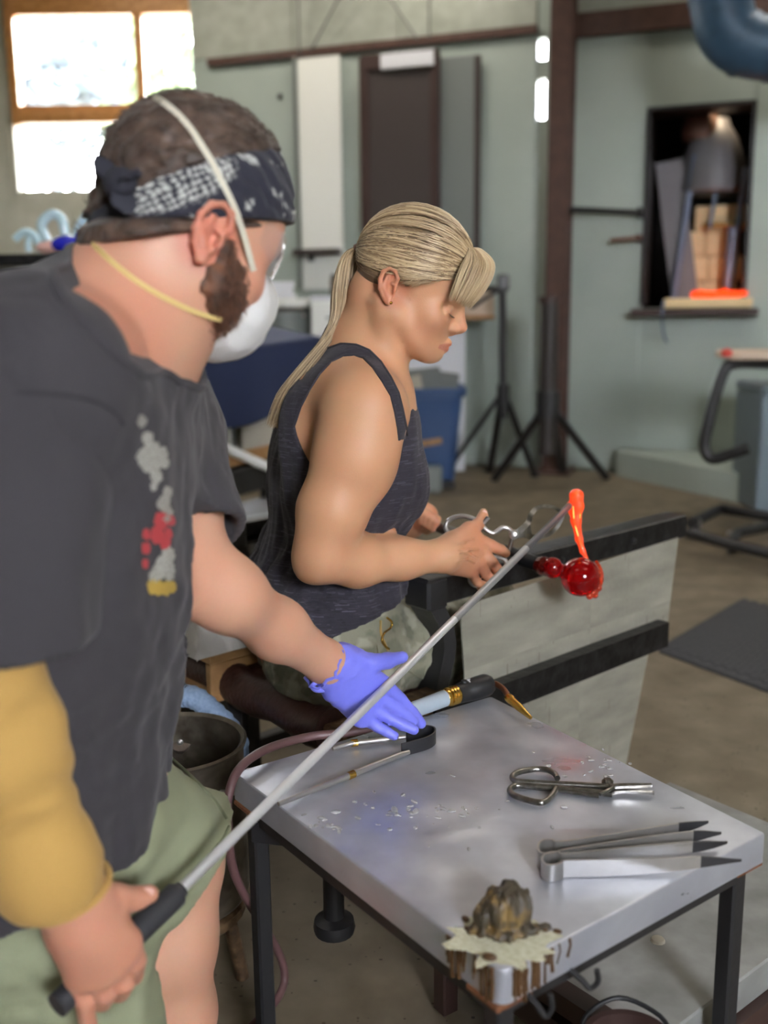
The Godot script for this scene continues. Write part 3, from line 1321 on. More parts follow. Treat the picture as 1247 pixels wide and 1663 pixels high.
func make_window(wz: float, a: Vector3, b: Vector3, top: float, lo: Vector3, lo2: Vector3) -> void:
	var w := Node3D.new()
	w.name = "window_1"
	w.set_meta("kind", "structure")
	w.position = Vector3((a.x + b.x) * 0.5, (lo2.y + top) * 0.5, wz)
	add_child(w)
	var d := -wz
	var wxf := func(x0: float, x1: float, y0: float, y1: float, z: float, t: float) -> ArrayMesh:
		return boxm(Vector3(x1 - x0, y1 - y0, t), Transform3D(Basis(), Vector3((x0 + x1) * 0.5, (y0 + y1) * 0.5, z) - w.position), 0.006)
	var x_in := at(30, 100, d).x
	var x_mul0 := at(221, 100, d).x
	var x_mul1 := at(236, 100, d).x
	var y_sash := at(100, 172, d).y
	var y_sill0 := at(100, 203, d).y
	var y_sill1 := at(100, 184, d).y
	var y_top := at(100, 27, d).y
	var y_bot := at(100, 204, d).y
	obj("window_frame", wxf.call(a.x, x_in, y_bot, top, wz + 0.0, 0.12), M.window_wood, w)
	obj("window_frame", wxf.call(x_in, b.x - 0.06, y_top, top, wz + 0.0, 0.12), M.window_wood, w)
	obj("window_frame", wxf.call(b.x - 0.06, b.x, y_bot, top, wz + 0.0, 0.12), M.window_wood, w)
	obj("mullion", wxf.call(x_mul0, x_mul1, y_sill1, y_top, wz, 0.1), M.window_wood, w)
	obj("sash_rail", wxf.call(x_in, b.x - 0.06, y_sill1, y_sash, wz, 0.09), M.window_wood, w)
	obj("window_sill", wxf.call(x_in, b.x - 0.06, y_sill0, y_sill1 - 0.004, wz + 0.02, 0.16), M.window_wood, w)
	obj("pane", wxf.call(x_in, x_mul0, y_sash, y_top, wz, 0.006), M.pane, w)
	obj("pane", wxf.call(x_mul1, b.x - 0.06, y_sash, y_top, wz, 0.006), M.pane, w)
	# below it a row of clear panes without a wooden frame
	var w2 := Node3D.new()
	w2.name = "window_2"
	w2.set_meta("kind", "structure")
	w2.position = w.position
	add_child(w2)
	var xm := at(115, 250, d).x
	obj("pane", wxf.call(lo.x, xm - 0.008, lo.y, lo2.y, wz - 0.04, 0.006), M.pane, w2)
	obj("pane", wxf.call(xm + 0.008, b.x, lo.y, lo2.y, wz - 0.04, 0.006), M.pane, w2)
	obj("glazing_bar", wxf.call(xm - 0.008, xm + 0.008, lo.y, lo2.y, wz - 0.04, 0.02), M.white_plastic, w2)


func _ready() -> void:
	make_lights()
	make_materials()
	make_setting()
	make_all()


# ---------------------------------------------------------------- far side of the workshop
func make_back() -> void:
	# boards against the wall; the white one is a painted window reflection
	var b := thing("white_face_and_sheen", "tall white panel painted as a window reflection on the steel wall left of the dark door panel", "board", wl(520, 480))
	tag_part(b, "board", wall_box(482, 96, 558, 470, 0.02, 0.07), M.white_face_and_sheen)
	tag_part(b, "edge_strip", wall_box(478, 92, 484, 470, 0.03, 0.075), M.grey_sheet)
	var dd := thing("door_panel", "tall dark brown door panel standing against the steel wall", "door panel", wl(645, 480))
	tag_part(dd, "leaf", wall_box(590, 100, 705, 520, 0.05, 0.12), M.dark_door)
	tag_part(dd, "stile", wall_box(582, 96, 602, 520, 0.07, 0.135), M.brown_dark)
	tag_part(dd, "stile", wall_box(698, 88, 711, 520, 0.07, 0.135), M.brown_dark)
	tag_part(dd, "top_rail", wall_box(584, 90, 709, 104, 0.07, 0.137), M.brown_dark)
	tag_part(dd, "top_strip", wall_box(617, 88, 704, 105, 0.02, 0.152), M.white_cabinet)
	var gs := thing("steel_sheet", "grey steel sheet leaning on the wall right of the dark door panel", "metal sheet", wl(742, 480))
	tag_part(gs, "sheet", wall_box(711, 94, 776, 520, 0.012, 0.06), M.grey_sheet)
	tag_part(gs, "fold", wall_box(770, 90, 778, 520, 0.02, 0.07), M.dark_door)
	# wires from above to the flashing
	var anchors := [[548, 0, 505, 82], [634, 0, 678, 64], [484, 0, 486, 90], [697, 0, 697, 62]]
	for i in 4:
		var q: Array = anchors[i]
		var p0 := wl(q[0], q[1], 0.1)
		var p1 := wl(q[2], q[3], 0.05)
		var top := p0 + (p0 - p1) * ((CEIL - p0.y) / (p0.y - p1.y))
		var w := obj("wire", tubem([p1, p0, top], 0.006, 6), M.grey_wire)
		tag(w, ["slanting wire above the white sheen panel, left of the pair", "slanting wire above the dark door panel", "upright wire left of the slanting pair", "upright wire right of the slanting pair"][i], "wire", "wires hung above the boards")
	var hole := obj("wall_bolt", lathem([Vector2(0, 0), Vector2(0.018, 0), Vector2(0.02, 0.006), Vector2(0.014, 0.014), Vector2(0, 0.016)], 12, along(wl(455, 157, 0.013), wall_n)), M.black_paint)
	tag(hole, "small dark bolt head alone on the pale steel wall above the helper", "bolt")
	make_glory_hole()
	make_duct()
	# low sheet apron at the foot of the wall
	var s0 := on(1000, 772, 0)
	var s1 := on(1270, 832, 0)
	var ap := PackedVector3Array([s0, s1, WALL_P + wall_d * 2.0 + wall_n * 0.04, WALL_P + wall_d * 0.02 + wall_n * 0.04])
	var m := MB.new()
	m.slab(Array(ap), 0.0, 0.16, 0.004)
	var apron := obj("sheet_apron", m.commit(30), M.wall_steel)
	tag(apron, "low grey sheet metal apron along the foot of the right wall", "apron")
	make_cabinet()
	make_stands()
	make_blue_cart()
	make_counter()
	make_left_bench()
	make_pipe_stand()
	# rubber mat with raised bars
	var q := [on(1205, 980, 0), on(1390, 1022, 0), on(1290, 1142, 0), on(1070, 1060, 0)]
	var rm := thing("floor_mat", "black ribbed rubber mat on the concrete beyond the bench", "mat", (q[0] + q[2]) * 0.5)
	var mm := MB.new()
	var ql := []
	for p in q:
		ql.append(p - rm.position)
	mm.slab(ql, 0.001, 0.012, 0.004)
	obj("mat_base", mm.commit(30), M.mat_rubber, rm)
	var rib := MB.new()
	for i in 22:
		for j in 11:
			var u0 := (i + 0.2) / 22.0
			var v0 := (j + 0.25 + 0.25 * (i % 2)) / 11.5
			var c: Vector3 = ql[0].lerp(ql[1], u0).lerp(ql[3].lerp(ql[2], u0), v0)
			var ax: Vector3 = (ql[3] - ql[0]).normalized()
			rib.box(Vector3(0.022, 0.005, 0.07), Transform3D(Basis(ax.cross(Vector3.UP).normalized(), Vector3.UP, ax), c + Vector3.UP * 0.0125), 0.002)
	var rb := obj("rib", rib.commit(30), M.mat_rubber, rm)
	rb.set_meta("kind", "stuff")


# a part whose mesh was made in the place's own axes
func tag_part(o: Node3D, called: String, mesh: Mesh, m: Material) -> MeshInstance3D:
	var p := obj(called, mesh, m, o)
	p.transform = o.transform.affine_inverse()
	return p


func make_glory_hole() -> void:
	var o0 := ws(wl(1046, 330))
	var o1 := ws(wl(1220, 330))
	var y0 := wl(1130, 500).y
	var y1 := wl(1130, 170).y
	var mid := (o0 + o1) * 0.5
	var w := o1 - o0
	var f := thing("furnace", "glass furnace seen through the tall opening in the right wall, glowing at its mouth", "furnace", WALL_P + wall_d * mid - wall_n * 0.45)
	f.basis = Basis(wall_d, Vector3.UP, wall_n)
	var m := MB.new()
	# housing behind the opening: back, sides, top, bottom
	for q in [[0, 0, -0.62, w + 0.5, CEIL - 0.6, 0.05, 1], [-w * 0.5 - 0.22, 0, -0.13, 0.05, CEIL - 0.6, 1.0, 1], [w * 0.5 + 0.22, 0, -0.13, 0.05, CEIL - 0.6, 1.0, 1]]:
		m.box(Vector3(q[3], q[4], q[5]), Transform3D(Basis(), Vector3(q[0], (CEIL - 0.6) * 0.5, q[2])), 0.004)
	m.box(Vector3(w + 0.5, 0.05, 1.02), Transform3D(Basis(), Vector3(0, CEIL - 0.58, -0.13)), 0.004)
	obj("housing", m.commit(30), M.dark_void, f)
	m = MB.new()
	# opening's jambs, a dark steel lining
	for q in [[-w * 0.5 + 0.012, (y0 + y1) * 0.5, 0.024, y1 - y0], [w * 0.5 - 0.012, (y0 + y1) * 0.5, 0.024, y1 - y0]]:
		m.box(Vector3(q[2], q[3] - 0.05, 0.3), Transform3D(Basis(), Vector3(q[0], q[1], 0.34)), 0.004)
	m.box(Vector3(w, 0.024, 0.3), Transform3D(Basis(), Vector3(0, y1 - 0.013, 0.34)), 0.004)
	obj("lining", m.commit(30), M.black_paint, f)
	# firebrick block in courses
	var by := y0 - 0.15
	for r in 5:
		for c in 3:
			var bx := 0.02 + c * 0.105 + (0.0 if r % 2 == 0 else -0.03)
			var bm := boxm(Vector3(0.1, 0.155, 0.22), Transform3D(Basis(), Vector3(bx, by + 0.08 + r * 0.16, -0.02 - 0.01 * ((r + c) % 2))), 0.008)
			obj("firebrick", bm, M.firebrick, f)
	# hood above, a bellied grey sheet with a brown round cap
	obj("hood", lathem([Vector2(0.2, 0), Vector2(0.22, 0.02), Vector2(0.2, 0.2), Vector2(0.15, 0.34), Vector2(0.1, 0.42), Vector2(0.09, 0.46)], 24, Transform3D(Basis(), Vector3(0.06, y0 + 0.72, 0.05))), M.hood_grey, f)
	obj("hood_cap", lathem([Vector2(0.0, 0), Vector2(0.11, 0), Vector2(0.12, 0.06), Vector2(0.1, 0.16), Vector2(0.05, 0.22), Vector2(0, 0.235)], 24, Transform3D(Basis(), Vector3(-0.02, y0 + 1.05, 0.1))), M.copper_dark, f)
	# leaning steel sheets and bars in front of the bricks
	var m2 := MB.new()
	m2.box(Vector3(0.17, 0.95, 0.01), Transform3D(Basis(Vector3(0, 0, 1), 0.16), Vector3(-0.13, y0 + 0.46, 0.16)), 0.003)
	obj("door_sheet", m2.commit(30), M.hood_grey, f)
	obj("bar", tubem([Vector3(-0.14, y0 + 0.0, 0.22), Vector3(-0.04, y0 + 0.95, 0.2)], 0.022, 10), M.blue_steel, f)
	obj("bar", tubem([Vector3(0.2, y0 + 0.02, 0.2), Vector3(0.27, y0 + 0.86, 0.2)], 0.02, 10), M.blue_steel, f)
	obj("bar", tubem([Vector3(0.07, y0 + 0.5, 0.2), Vector3(0.1, y0 + 0.75, 0.2)], 0.012, 8), M.blue_steel, f)
	obj("counterweight", tubem([Vector3(0.2, y0 + 0.12, 0.24), Vector3(0.22, y0 + 0.5, 0.24)], [0.03, 0.042], 12), M.blue_steel, f)
	obj("cross_bar", tubem([Vector3(0.02, y0 + 0.52, 0.12), Vector3(0.32, y0 + 0.52, 0.12)], 0.018, 8), M.brass_dull, f)
	# sill with hot glass on it
	obj("sill", boxm(Vector3(0.52, 0.06, 0.34), Transform3D(Basis(), Vector3(0.1, y0 + 0.03, 0.47)), 0.01), M.firebrick, f)
	obj("sill_bracket", boxm(Vector3(w + 0.12, 0.045, 0.36), Transform3D(Basis(), Vector3(0.02, y0 - 0.025, 0.46)), 0.006), M.brown_dark, f)
	var r := RandomNumberGenerator.new()
	r.seed = 7
	for i in 9:
		var em := MB.new()
		em.ball(Vector3(0.02 + i * 0.035, y0 + 0.075 + r.randf() * 0.012, 0.48 + r.randf_range(-0.05, 0.06)), Vector3(0.03, 0.018 + r.randf() * 0.012, 0.04), 10, 7)
		obj("ember", em.commit(60), M.ember, f)
	var l := OmniLight3D.new()
	l.name = "ember_glow"
	l.light_color = Color(1.0, 0.45, 0.15)
	l.light_energy = 0.03
	l.light_size = 0.05
	l.omni_range = 15
	l.omni_attenuation = 2
	l.shadow_enabled = true
	l.position = Vector3(0.16, y0 + 0.16, 0.5)
	f.add_child(l)
	var l2 := SpotLight3D.new()  # hidden spot added to light the firebrick
	l2.name = "added_furnace_lamp"
	l2.light_color = Color(1.0, 0.9, 0.74)
	l2.light_energy = 0.22
	l2.light_size = 0.06
	l2.spot_angle = 60
	l2.spot_range = 15
	l2.spot_attenuation = 2
	l2.shadow_enabled = true
	l2.position = Vector3(0.16, y1 + 0.1, 0.2)
	l2.rotation = Vector3(deg_to_rad(-78), 0, 0)
	f.add_child(l2)
	obj("added_lamp_bulb", lathem([Vector2(0, -0.03), Vector2(0.028, -0.015), Vector2(0.03, 0.01), Vector2(0.02, 0.03), Vector2(0, 0.032)], 16, Transform3D(Basis(), Vector3(0.16, y1 + 0.14, 0.2))), M.added_lamp_glow, f)  # bulb belonging to the added spot
	# bars beside the opening
	var rod := thing("hanging_bar", "thick black bar reaching left from the furnace opening", "bar", wl(1038, 345, 0.1))
	tag_part(rod, "bar", tubem([wl(926, 340, 0.12), wl(1046, 346, 0.12)], 0.019, 12), M.black_paint)
	tag_part(rod, "bracket", boxm(Vector3(0.03, 0.06, 0.12), wf(ws(wl(1040, 346, 0.06)), wl(1040, 346, 0.06).y, 0.07), 0.004), M.black_paint)
	var rod2 := thing("short_bar", "short rusty bar below the thick black bar on the right wall", "bar", wl(1030, 388, 0.1))
	tag_part(rod2, "bar", tubem([wl(990, 391, 0.12), wl(1042, 386, 0.12)], 0.014, 10), M.copper_dark)
	tag_part(rod2, "bracket", boxm(Vector3(0.03, 0.04, 0.12), wf(ws(wl(1038, 387, 0.06)), wl(1038, 387, 0.06).y, 0.07), 0.004), M.black_paint)
	var hook := obj("sill_hook", tubem(curve([wl(1078, 488, 0.2), wl(1075, 515, 0.21), wl(1078, 545, 0.16), wl(1084, 556, 0.1)], 5), 0.008, 8), M.blue_steel)
	tag(hook, "thin bluish hook hanging below the furnace sill", "hook")


func make_duct() -> void:
	var d := 5.6
	var r := 0.155
	var pts := curve([at(1168, -260, d), at(1170, -60, d), at(1172, 10, d), at(1186, 56, d), at(1225, 76, d - 0.02), at(1300, 80, d - 0.05), at(1480, 82, d - 0.1)], 6)
	var t := thing("duct_elbow", "fat blue steel duct elbow in the top right corner under the ceiling", "duct", pts[0])
	tag_part(t, "duct", tubem(pts, r, 28), M.duct_blue)
	var c: Vector3 = pts[8]
	for i in [10, 22, 27]:
		var dir: Vector3 = (pts[i + 1] - pts[i - 1]).normalized()
		tag_part(t, "collar", tubem([pts[i] - dir * 0.02, pts[i] + dir * 0.02], r + 0.008, 28), M.duct_blue)


func make_cabinet() -> void:
	var d := 6.75
	var t := thing("white_cabinet", "white cabinet with a tan worktop against the wall behind the woman's face", "cabinet", on_depth(690, d))
	var a := at(622, 520, d)
	var b := at(755, 520, d)
	var top := a.y
	m_box(t, "side_panel", Vector3(b.x - a.x, top - 0.03, 0.02), Vector3((a.x + b.x) * 0.5, (top - 0.03) * 0.5 + 0.01, -d), M.white_cabinet, 0.004)
	m_box(t, "body", Vector3(b.x - a.x - 0.02, top - 0.06, 0.3), Vector3((a.x + b.x) * 0.5, (top - 0.06) * 0.5 + 0.02, -d - 0.165), M.white_cabinet, 0.004)
	var a2 := at(680, 520, d - 0.1)
	var b2 := at(802, 520, d - 0.1)
	var w := thing("worktop", "tan worktop slab behind the woman's nose, on the white cabinet", "worktop", Vector3(a2.x, top, -d))
	m_box(w, "top", Vector3(b2.x - a2.x + 0.3, 0.17, 0.34), Vector3((a2.x + b2.x) * 0.5 - 0.15, top + 0.085, -d - 0.06), M.tan_top, 0.008)
	m_box(w, "front_edge", Vector3(b2.x - a2.x + 0.31, 0.03, 0.02), Vector3((a2.x + b2.x) * 0.5 - 0.15, top + 0.012, -d + 0.115), M.wood, 0.004)
	m_box(w, "black_rim", Vector3(b2.x - a2.x + 0.1, 0.035, 0.3), Vector3((a2.x + b2.x) * 0.5, top + 0.19, -d - 0.1), M.black_paint, 0.004)
	# bin with boxes in it
	d = 6.25
	var bin := thing("blue_bin", "blue plastic bin of scrap standing in front of the white cabinet", "bin", on_depth(695, d))
	var c := at(696, 640, d)
	var hy := c.y
	var m := MB.new()
	var q := []
	for s in [[0.0, 0.13, 0.15], [0.02, 0.135, 0.155], [hy - 0.06, 0.175, 0.2], [hy - 0.055, 0.205, 0.225], [hy - 0.01, 0.208, 0.228], [hy, 0.2, 0.22], [hy - 0.02, 0.185, 0.205], [0.12, 0.13, 0.15], [0.12, 0.0, 0.0]]:
		var row := []
		for k in 24:
			var ang := TAU * k / 24
			var sx := signf(cos(ang)) * pow(absf(cos(ang)), 0.4)
			var sz := signf(sin(ang)) * pow(absf(sin(ang)), 0.4)
			row.append(Vector3(sx * s[2], s[0] + 0.05, sz * s[1]))
		row.reverse()
		q.append(row)
	m.sheet(q, true)
	var body := obj("tub", m.commit(35), M.bin_blue, bin)
	body.position = Vector3(c.x - bin.position.x, 0, 0)
	m_box(bin, "dolly", Vector3(0.3, 0.05, 0.28), Vector3(c.x, 0.026, -d), M.black_plastic, 0.01)
	var things := [["grey_box", "dark grey box sticking out of the blue bin, tallest in it", Vector3(0.2, 0.26, 0.06), -0.02, 0.0, 0.1, M.grey_box], ["grey_box", "smaller grey box at the right inside the blue bin", Vector3(0.12, 0.22, 0.06), 0.11, 0.03, -0.15, M.grey_box], ["card_sheet", "pale torn card leaning in the blue bin", Vector3(0.07, 0.2, 0.008), -0.07, 0.09, 0.2, M.card]]
	for k in things:
		var g := obj(k[0], boxm(k[2], Transform3D(Basis(Vector3(0, 0, 1), k[5]), Vector3.ZERO), 0.004), k[6])
		g.position = Vector3(c.x + k[3], hy + 0.0 + k[2].y * 0.1, -d + k[4])
		tag(g, k[1], "box" if k[0] == "grey_box" else "card")
	var st := obj("wood_stick", boxm(Vector3(0.2, 0.035, 0.03), Transform3D(Basis(Vector3(0, 0, 1), 0.14), at(690, 720, d - 0.24)), 0.004), M.wood)
	tag(st, "short stick of bare wood across the front of the blue bin", "stick")
	var pr := at(690, 738, d - 0.23)
	var box2 := obj("tool_box", boxm(Vector3(0.2, 0.16, 0.1), Transform3D(Basis(), Vector3(pr.x, 0.2, -d + 0.24)), 0.015), M.grey_sheet)
	box2.position.y = -0.118
	tag(box2, "small dark box on the floor before the blue bin, under the stick", "box")


# where a thing at a pixel column and a depth stands on the floor
func on_depth(x: float, d: float) -> Vector3:
	var p := at(x, 700, d)
	return Vector3(p.x, 0, -d)


func m_box(o: Node3D, called: String, size: Vector3, centre: Vector3, m: Material, bev := 0.004, turn := 0.0) -> MeshInstance3D:
	return tag_part(o, called, boxm(size, Transform3D(Basis(Vector3.UP, turn), centre), bev), m)


func make_stands() -> void:
	var hub := at(817, 640, 6.3)
	var top := at(816, 462, 6.3)
	var foot := Vector3(hub.x, 0, hub.z)
	var t := thing("tripod_stand", "thin black tripod stand with a small head, left of the brown post", "stand", foot)
	tag_part(t, "pole", tubem([hub - Vector3(0, 0.15, 0), top], 0.024, 12), M.black_paint)
	tag_part(t, "head", boxm(Vector3(0.07, 0.1, 0.08), Transform3D(Basis(), top + Vector3(0.005, 0.01, 0)), 0.012), M.black_plastic)
	tag_part(t, "arm", tubem([top + Vector3(-0.02, -0.03, 0), at(765, 500, 6.25)], 0.012, 8), M.black_paint)
	for q in [on(722, 772, 0.012), on(868, 772, 0.012), on(795, 764, 0.012)]:
		tag_part(t, "leg", tubem([hub + Vector3(0, 0.02, 0), q], 0.025, 10, true, 0.6), M.black_paint)
		tag_part(t, "rubber_foot", lathem([Vector2(0, -0.01), Vector2(0.03, -0.01), Vector2(0.03, 0.015), Vector2(0, 0.03)], 12, Transform3D(Basis(), q)), M.black_plastic)
	tag_part(t, "hub", tubem([hub - Vector3(0, 0.05, 0), hub + Vector3(0, 0.06, 0)], 0.04, 12), M.black_plastic)
	hub = at(890, 655, 5.95)
	top = at(893, 484, 5.95)
	var t2 := thing("yoke_stand", "thick black tripod stand standing right in front of the brown post", "stand", Vector3(hub.x, 0, hub.z))
	tag_part(t2, "pole", tubem([hub - Vector3(0, 0.3, 0), hub + Vector3(0, 0.05, 0), top], 0.05, 14), M.black_warm)
	tag_part(t2, "collar", tubem([top - Vector3(0, 0.03, 0), top + Vector3(0, 0.01, 0)], 0.062, 14), M.brown_dark)
	for q in [on(803, 778, 0.012), on(984, 775, 0.012), on(914, 768, 0.012)]:
		tag_part(t2, "leg", tubem([hub + Vector3(0, 0.0, 0), q], 0.032, 10, true, 0.6), M.black_paint)
	tag_part(t2, "hub", tubem([hub - Vector3(0, 0.08, 0), hub + Vector3(0, 0.07, 0)], 0.065, 14), M.black_paint)


func make_blue_cart() -> void:
	var fl := at(236, 586, 3.4)
	var fr := at(520, 546, 4.4)
	var br := at(422, 524, 5.2)
	var bl := at(150, 556, 4.3)
	var t := thing("cart", "black steel cart under a dark blue cloth, crowded with cans, behind the pair", "cart", Vector3(fl.x, 0, fl.z))
	var cl := thing("blue_cloth", "dark blue cloth draped over the cart behind the helper's chin", "cloth", Vector3(fl.x, fl.y, fl.z))
	var rows := []
	var corners := [bl, fl, fr, br]
	var drops := [0.26, 0.26, 0.3, 0.3]
	# perimeter of the cloth: top edge rounded over, then down with soft folds
	var per := []
	var dr := []
	for i in 4:
		for k in 24:
			per.append(corners[i].lerp(corners[(i + 1) % 4], k / 24.0))
			dr.append(lerpf(drops[i], drops[(i + 1) % 4], k / 24.0))
	var c: Vector3 = (fl + fr + br + bl) * 0.25
	for s in [[0.0, -0.12, 0.004], [0.0, -0.02, 0.004], [-0.004, 0.0, 0.0], [-0.02, 0.01, 0.0], [-0.5, 0.02, 0.3], [-1.0, 0.025, 1.0]]:
		var row := []
		for i in per.size():
			var p: Vector3 = per[i]
			var out: Vector3 = p - c
			out.y = 0
			out = out.normalized()
			var down: float = s[0] * dr[i] if s[0] <= -0.5 else s[0]
			var wave := sin(i * 0.9) * 0.008 + sin(i * 0.37 + 1.0) * 0.014
			var q: Vector3 = p + out * (s[1] + (wave * s[2] if s[0] < -0.1 else 0.0)) + Vector3.UP * (down + (0.012 * sin(i * 0.5) * s[2] if s[0] < -0.6 else 0.0))
			row.append(q)
		row.reverse()
		rows.append(row)
	rows.reverse()
	for r in rows:
		r.reverse()
	var m := MB.new()
	m.sheet(rows, true)
	var last: Array = rows[rows.size() - 1]
	var mid := m.vert(c)
	var base := (rows.size() - 1) * per.size()
	for i in per.size():
		m.tri(mid, base + i, base + (i + 1) % per.size())
	tag_part(cl, "drape", m.commit(50), M.blue_cloth)
	# deck, frame
	var deck := MB.new()
	var dn := [fl, fr, br, bl]
	var ins := []
	for p in dn:
		ins.append(p.lerp(c, 0.04))
	for lv in [[0.5, 0.53], [0.12, 0.15]]:
		var dm := MB.new()
		dm.slab(ins, lv[0], lv[1], 0.003)
		tag_part(t, "deck", dm.commit(30), M.black_warm)
	var up := MB.new()
	up.slab(ins, 0.86, 0.89, 0.003)
	tag_part(t, "top", up.commit(30), M.black_warm)
	for p in ins:
		tag_part(t, "leg", boxm(Vector3(0.035, 0.88, 0.035), Transform3D(Basis(), Vector3(p.x, 0.44, p.z).lerp(Vector3(c.x, 0.44, c.z), 0.02)), 0.004), M.black_paint)
	# front rail of wood and a dark drawer front under it
	var dirx := (fr - fl)
	dirx.y = 0
	dirx = dirx.normalized()
	var nrm := dirx.cross(Vector3.UP)
	if nrm.z < 0:
		nrm = -nrm
	var bs := Basis(dirx, Vector3.UP, nrm)
	var mid_f := (fl + fr) * 0.5
	var ln := Vector2(fr.x - fl.x, fr.z - fl.z).length()
	tag_part(t, "wood_rail", boxm(Vector3(ln, 0.05, 0.03), Transform3D(bs, Vector3(mid_f.x, 0.545, mid_f.z) + nrm * 0.0), 0.006), M.wood)
	tag_part(t, "drawer_front", boxm(Vector3(ln, 0.1, 0.03), Transform3D(bs, Vector3(mid_f.x, 0.455, mid_f.z) + nrm * 0.002), 0.006), M.black_paint)
	# cans and boxes on the deck
	var y := 0.53
	var kit := [["tin_can", "brass coloured can on the cart, next to the helper's sleeve", 312, 4.0, 0.055, 0.13, M.brass_dull], ["tin_can", "plain steel can on the cart, right of the brass one", 352, 3.9, 0.058, 0.16, M.galvanised], ["tin_can", "dull grey can at the back of the cart's deck", 386, 4.35, 0.07, 0.14, M.grey_box], ["glass_jar", "squat pale jar at the back left of the cart", 292, 4.4, 0.06, 0.12, M.pale_glass]]
	for k in kit:
		var p := at(k[2], 700, k[3])
		var can := thing(k[0], k[1], "can" if k[0] == "tin_can" else "jar", Vector3(p.x, y + 0.001, p.z))
		var rr: float = k[4]
		var hh: float = k[5]
		obj("body", lathem([Vector2(0, 0), Vector2(rr, 0), Vector2(rr + 0.002, 0.006), Vector2(rr, 0.012), Vector2(rr, hh - 0.01), Vector2(rr + 0.003, hh - 0.004), Vector2(rr, hh), Vector2(rr - 0.004, hh - 0.004), Vector2(rr - 0.004, 0.02), Vector2(0, 0.02)], 24), k[6], can)
		obj("handle", tubem(curve([Vector3(-rr, hh - 0.02, 0), Vector3(-rr * 0.7, hh + 0.03, 0.02), Vector3(0, hh + 0.05, 0.03), Vector3(rr * 0.7, hh + 0.03, 0.02), Vector3(rr, hh - 0.02, 0)], 4), 0.002, 6), M.stainless, can)
	var bx := thing("paper_box", "tan paper box on the cart beside the woman's back", "box", Vector3(at(418, 700, 4.25).x, y + 0.001, -4.25))
	obj("carton", boxm(Vector3(0.16, 0.22, 0.14), Transform3D(Basis(Vector3.UP, 0.3), Vector3(0, 0.11, 0)), 0.004), M.card, bx)
	obj("flap", boxm(Vector3(0.15, 0.004, 0.09), Transform3D(Basis(Vector3.UP, 0.3) * Basis(Vector3.RIGHT, -0.5), Vector3(0.02, 0.24, 0.07)), 0.001), M.card, bx)
	var bowl := thing("glass_bowl", "shallow pale bowl lying on top of the things on the cart", "bowl", Vector3(at(332, 700, 4.6).x, y + 0.001, -4.6))
	obj("bowl", lathem([Vector2(0, 0.18), Vector2(0.06, 0.18), Vector2(0.13, 0.215), Vector2(0.135, 0.225), Vector2(0.125, 0.222), Vector2(0.05, 0.19), Vector2(0, 0.19)], 28), M.pale_glass, bowl)
	obj("stand", lathem([Vector2(0, 0), Vector2(0.06, 0), Vector2(0.06, 0.006), Vector2(0.012, 0.02), Vector2(0.012, 0.17), Vector2(0.05, 0.182), Vector2(0, 0.182)], 20), M.grey_box, bowl)
	var p0 := at(352, 722, 3.7)
	var p1 := at(452, 766, 3.85)
	var tb := thing("paper_tube", "white paper tube lying slantwise over the cans on the cart", "tube", p1)
	tag_part(tb, "tube", tubem([p0, p1], 0.019, 14), M.white_plastic)
	tag_part(tb, "end_ring", tubem([p0, p0.lerp(p1, 0.03)], 0.021, 14), M.white_cabinet)
	# black bucket on the floor before the cart
	var bp := at(381, 870, 3.55)
	var bu := thing("black_bucket", "black round bucket behind the helper's forearm", "bucket", Vector3(bp.x, 0, bp.z))
	var rim: float = at(381, 846, 3.55).y
	obj("bucket", lathem([Vector2(0, 0), Vector2(0.052, 0), Vector2(0.055, 0.01), Vector2(0.062, rim - 0.012), Vector2(0.065, rim - 0.01), Vector2(0.065, rim), Vector2(0.061, rim), Vector2(0.056, 0.2), Vector2(0, 0.2)], 32), M.black_plastic, bu)
	obj("rim", lathem([Vector2(0.062, rim), Vector2(0.066, rim), Vector2(0.066, rim + 0.006), Vector2(0.062, rim + 0.006), Vector2(0.062, rim)], 32), M.grey_box, bu)


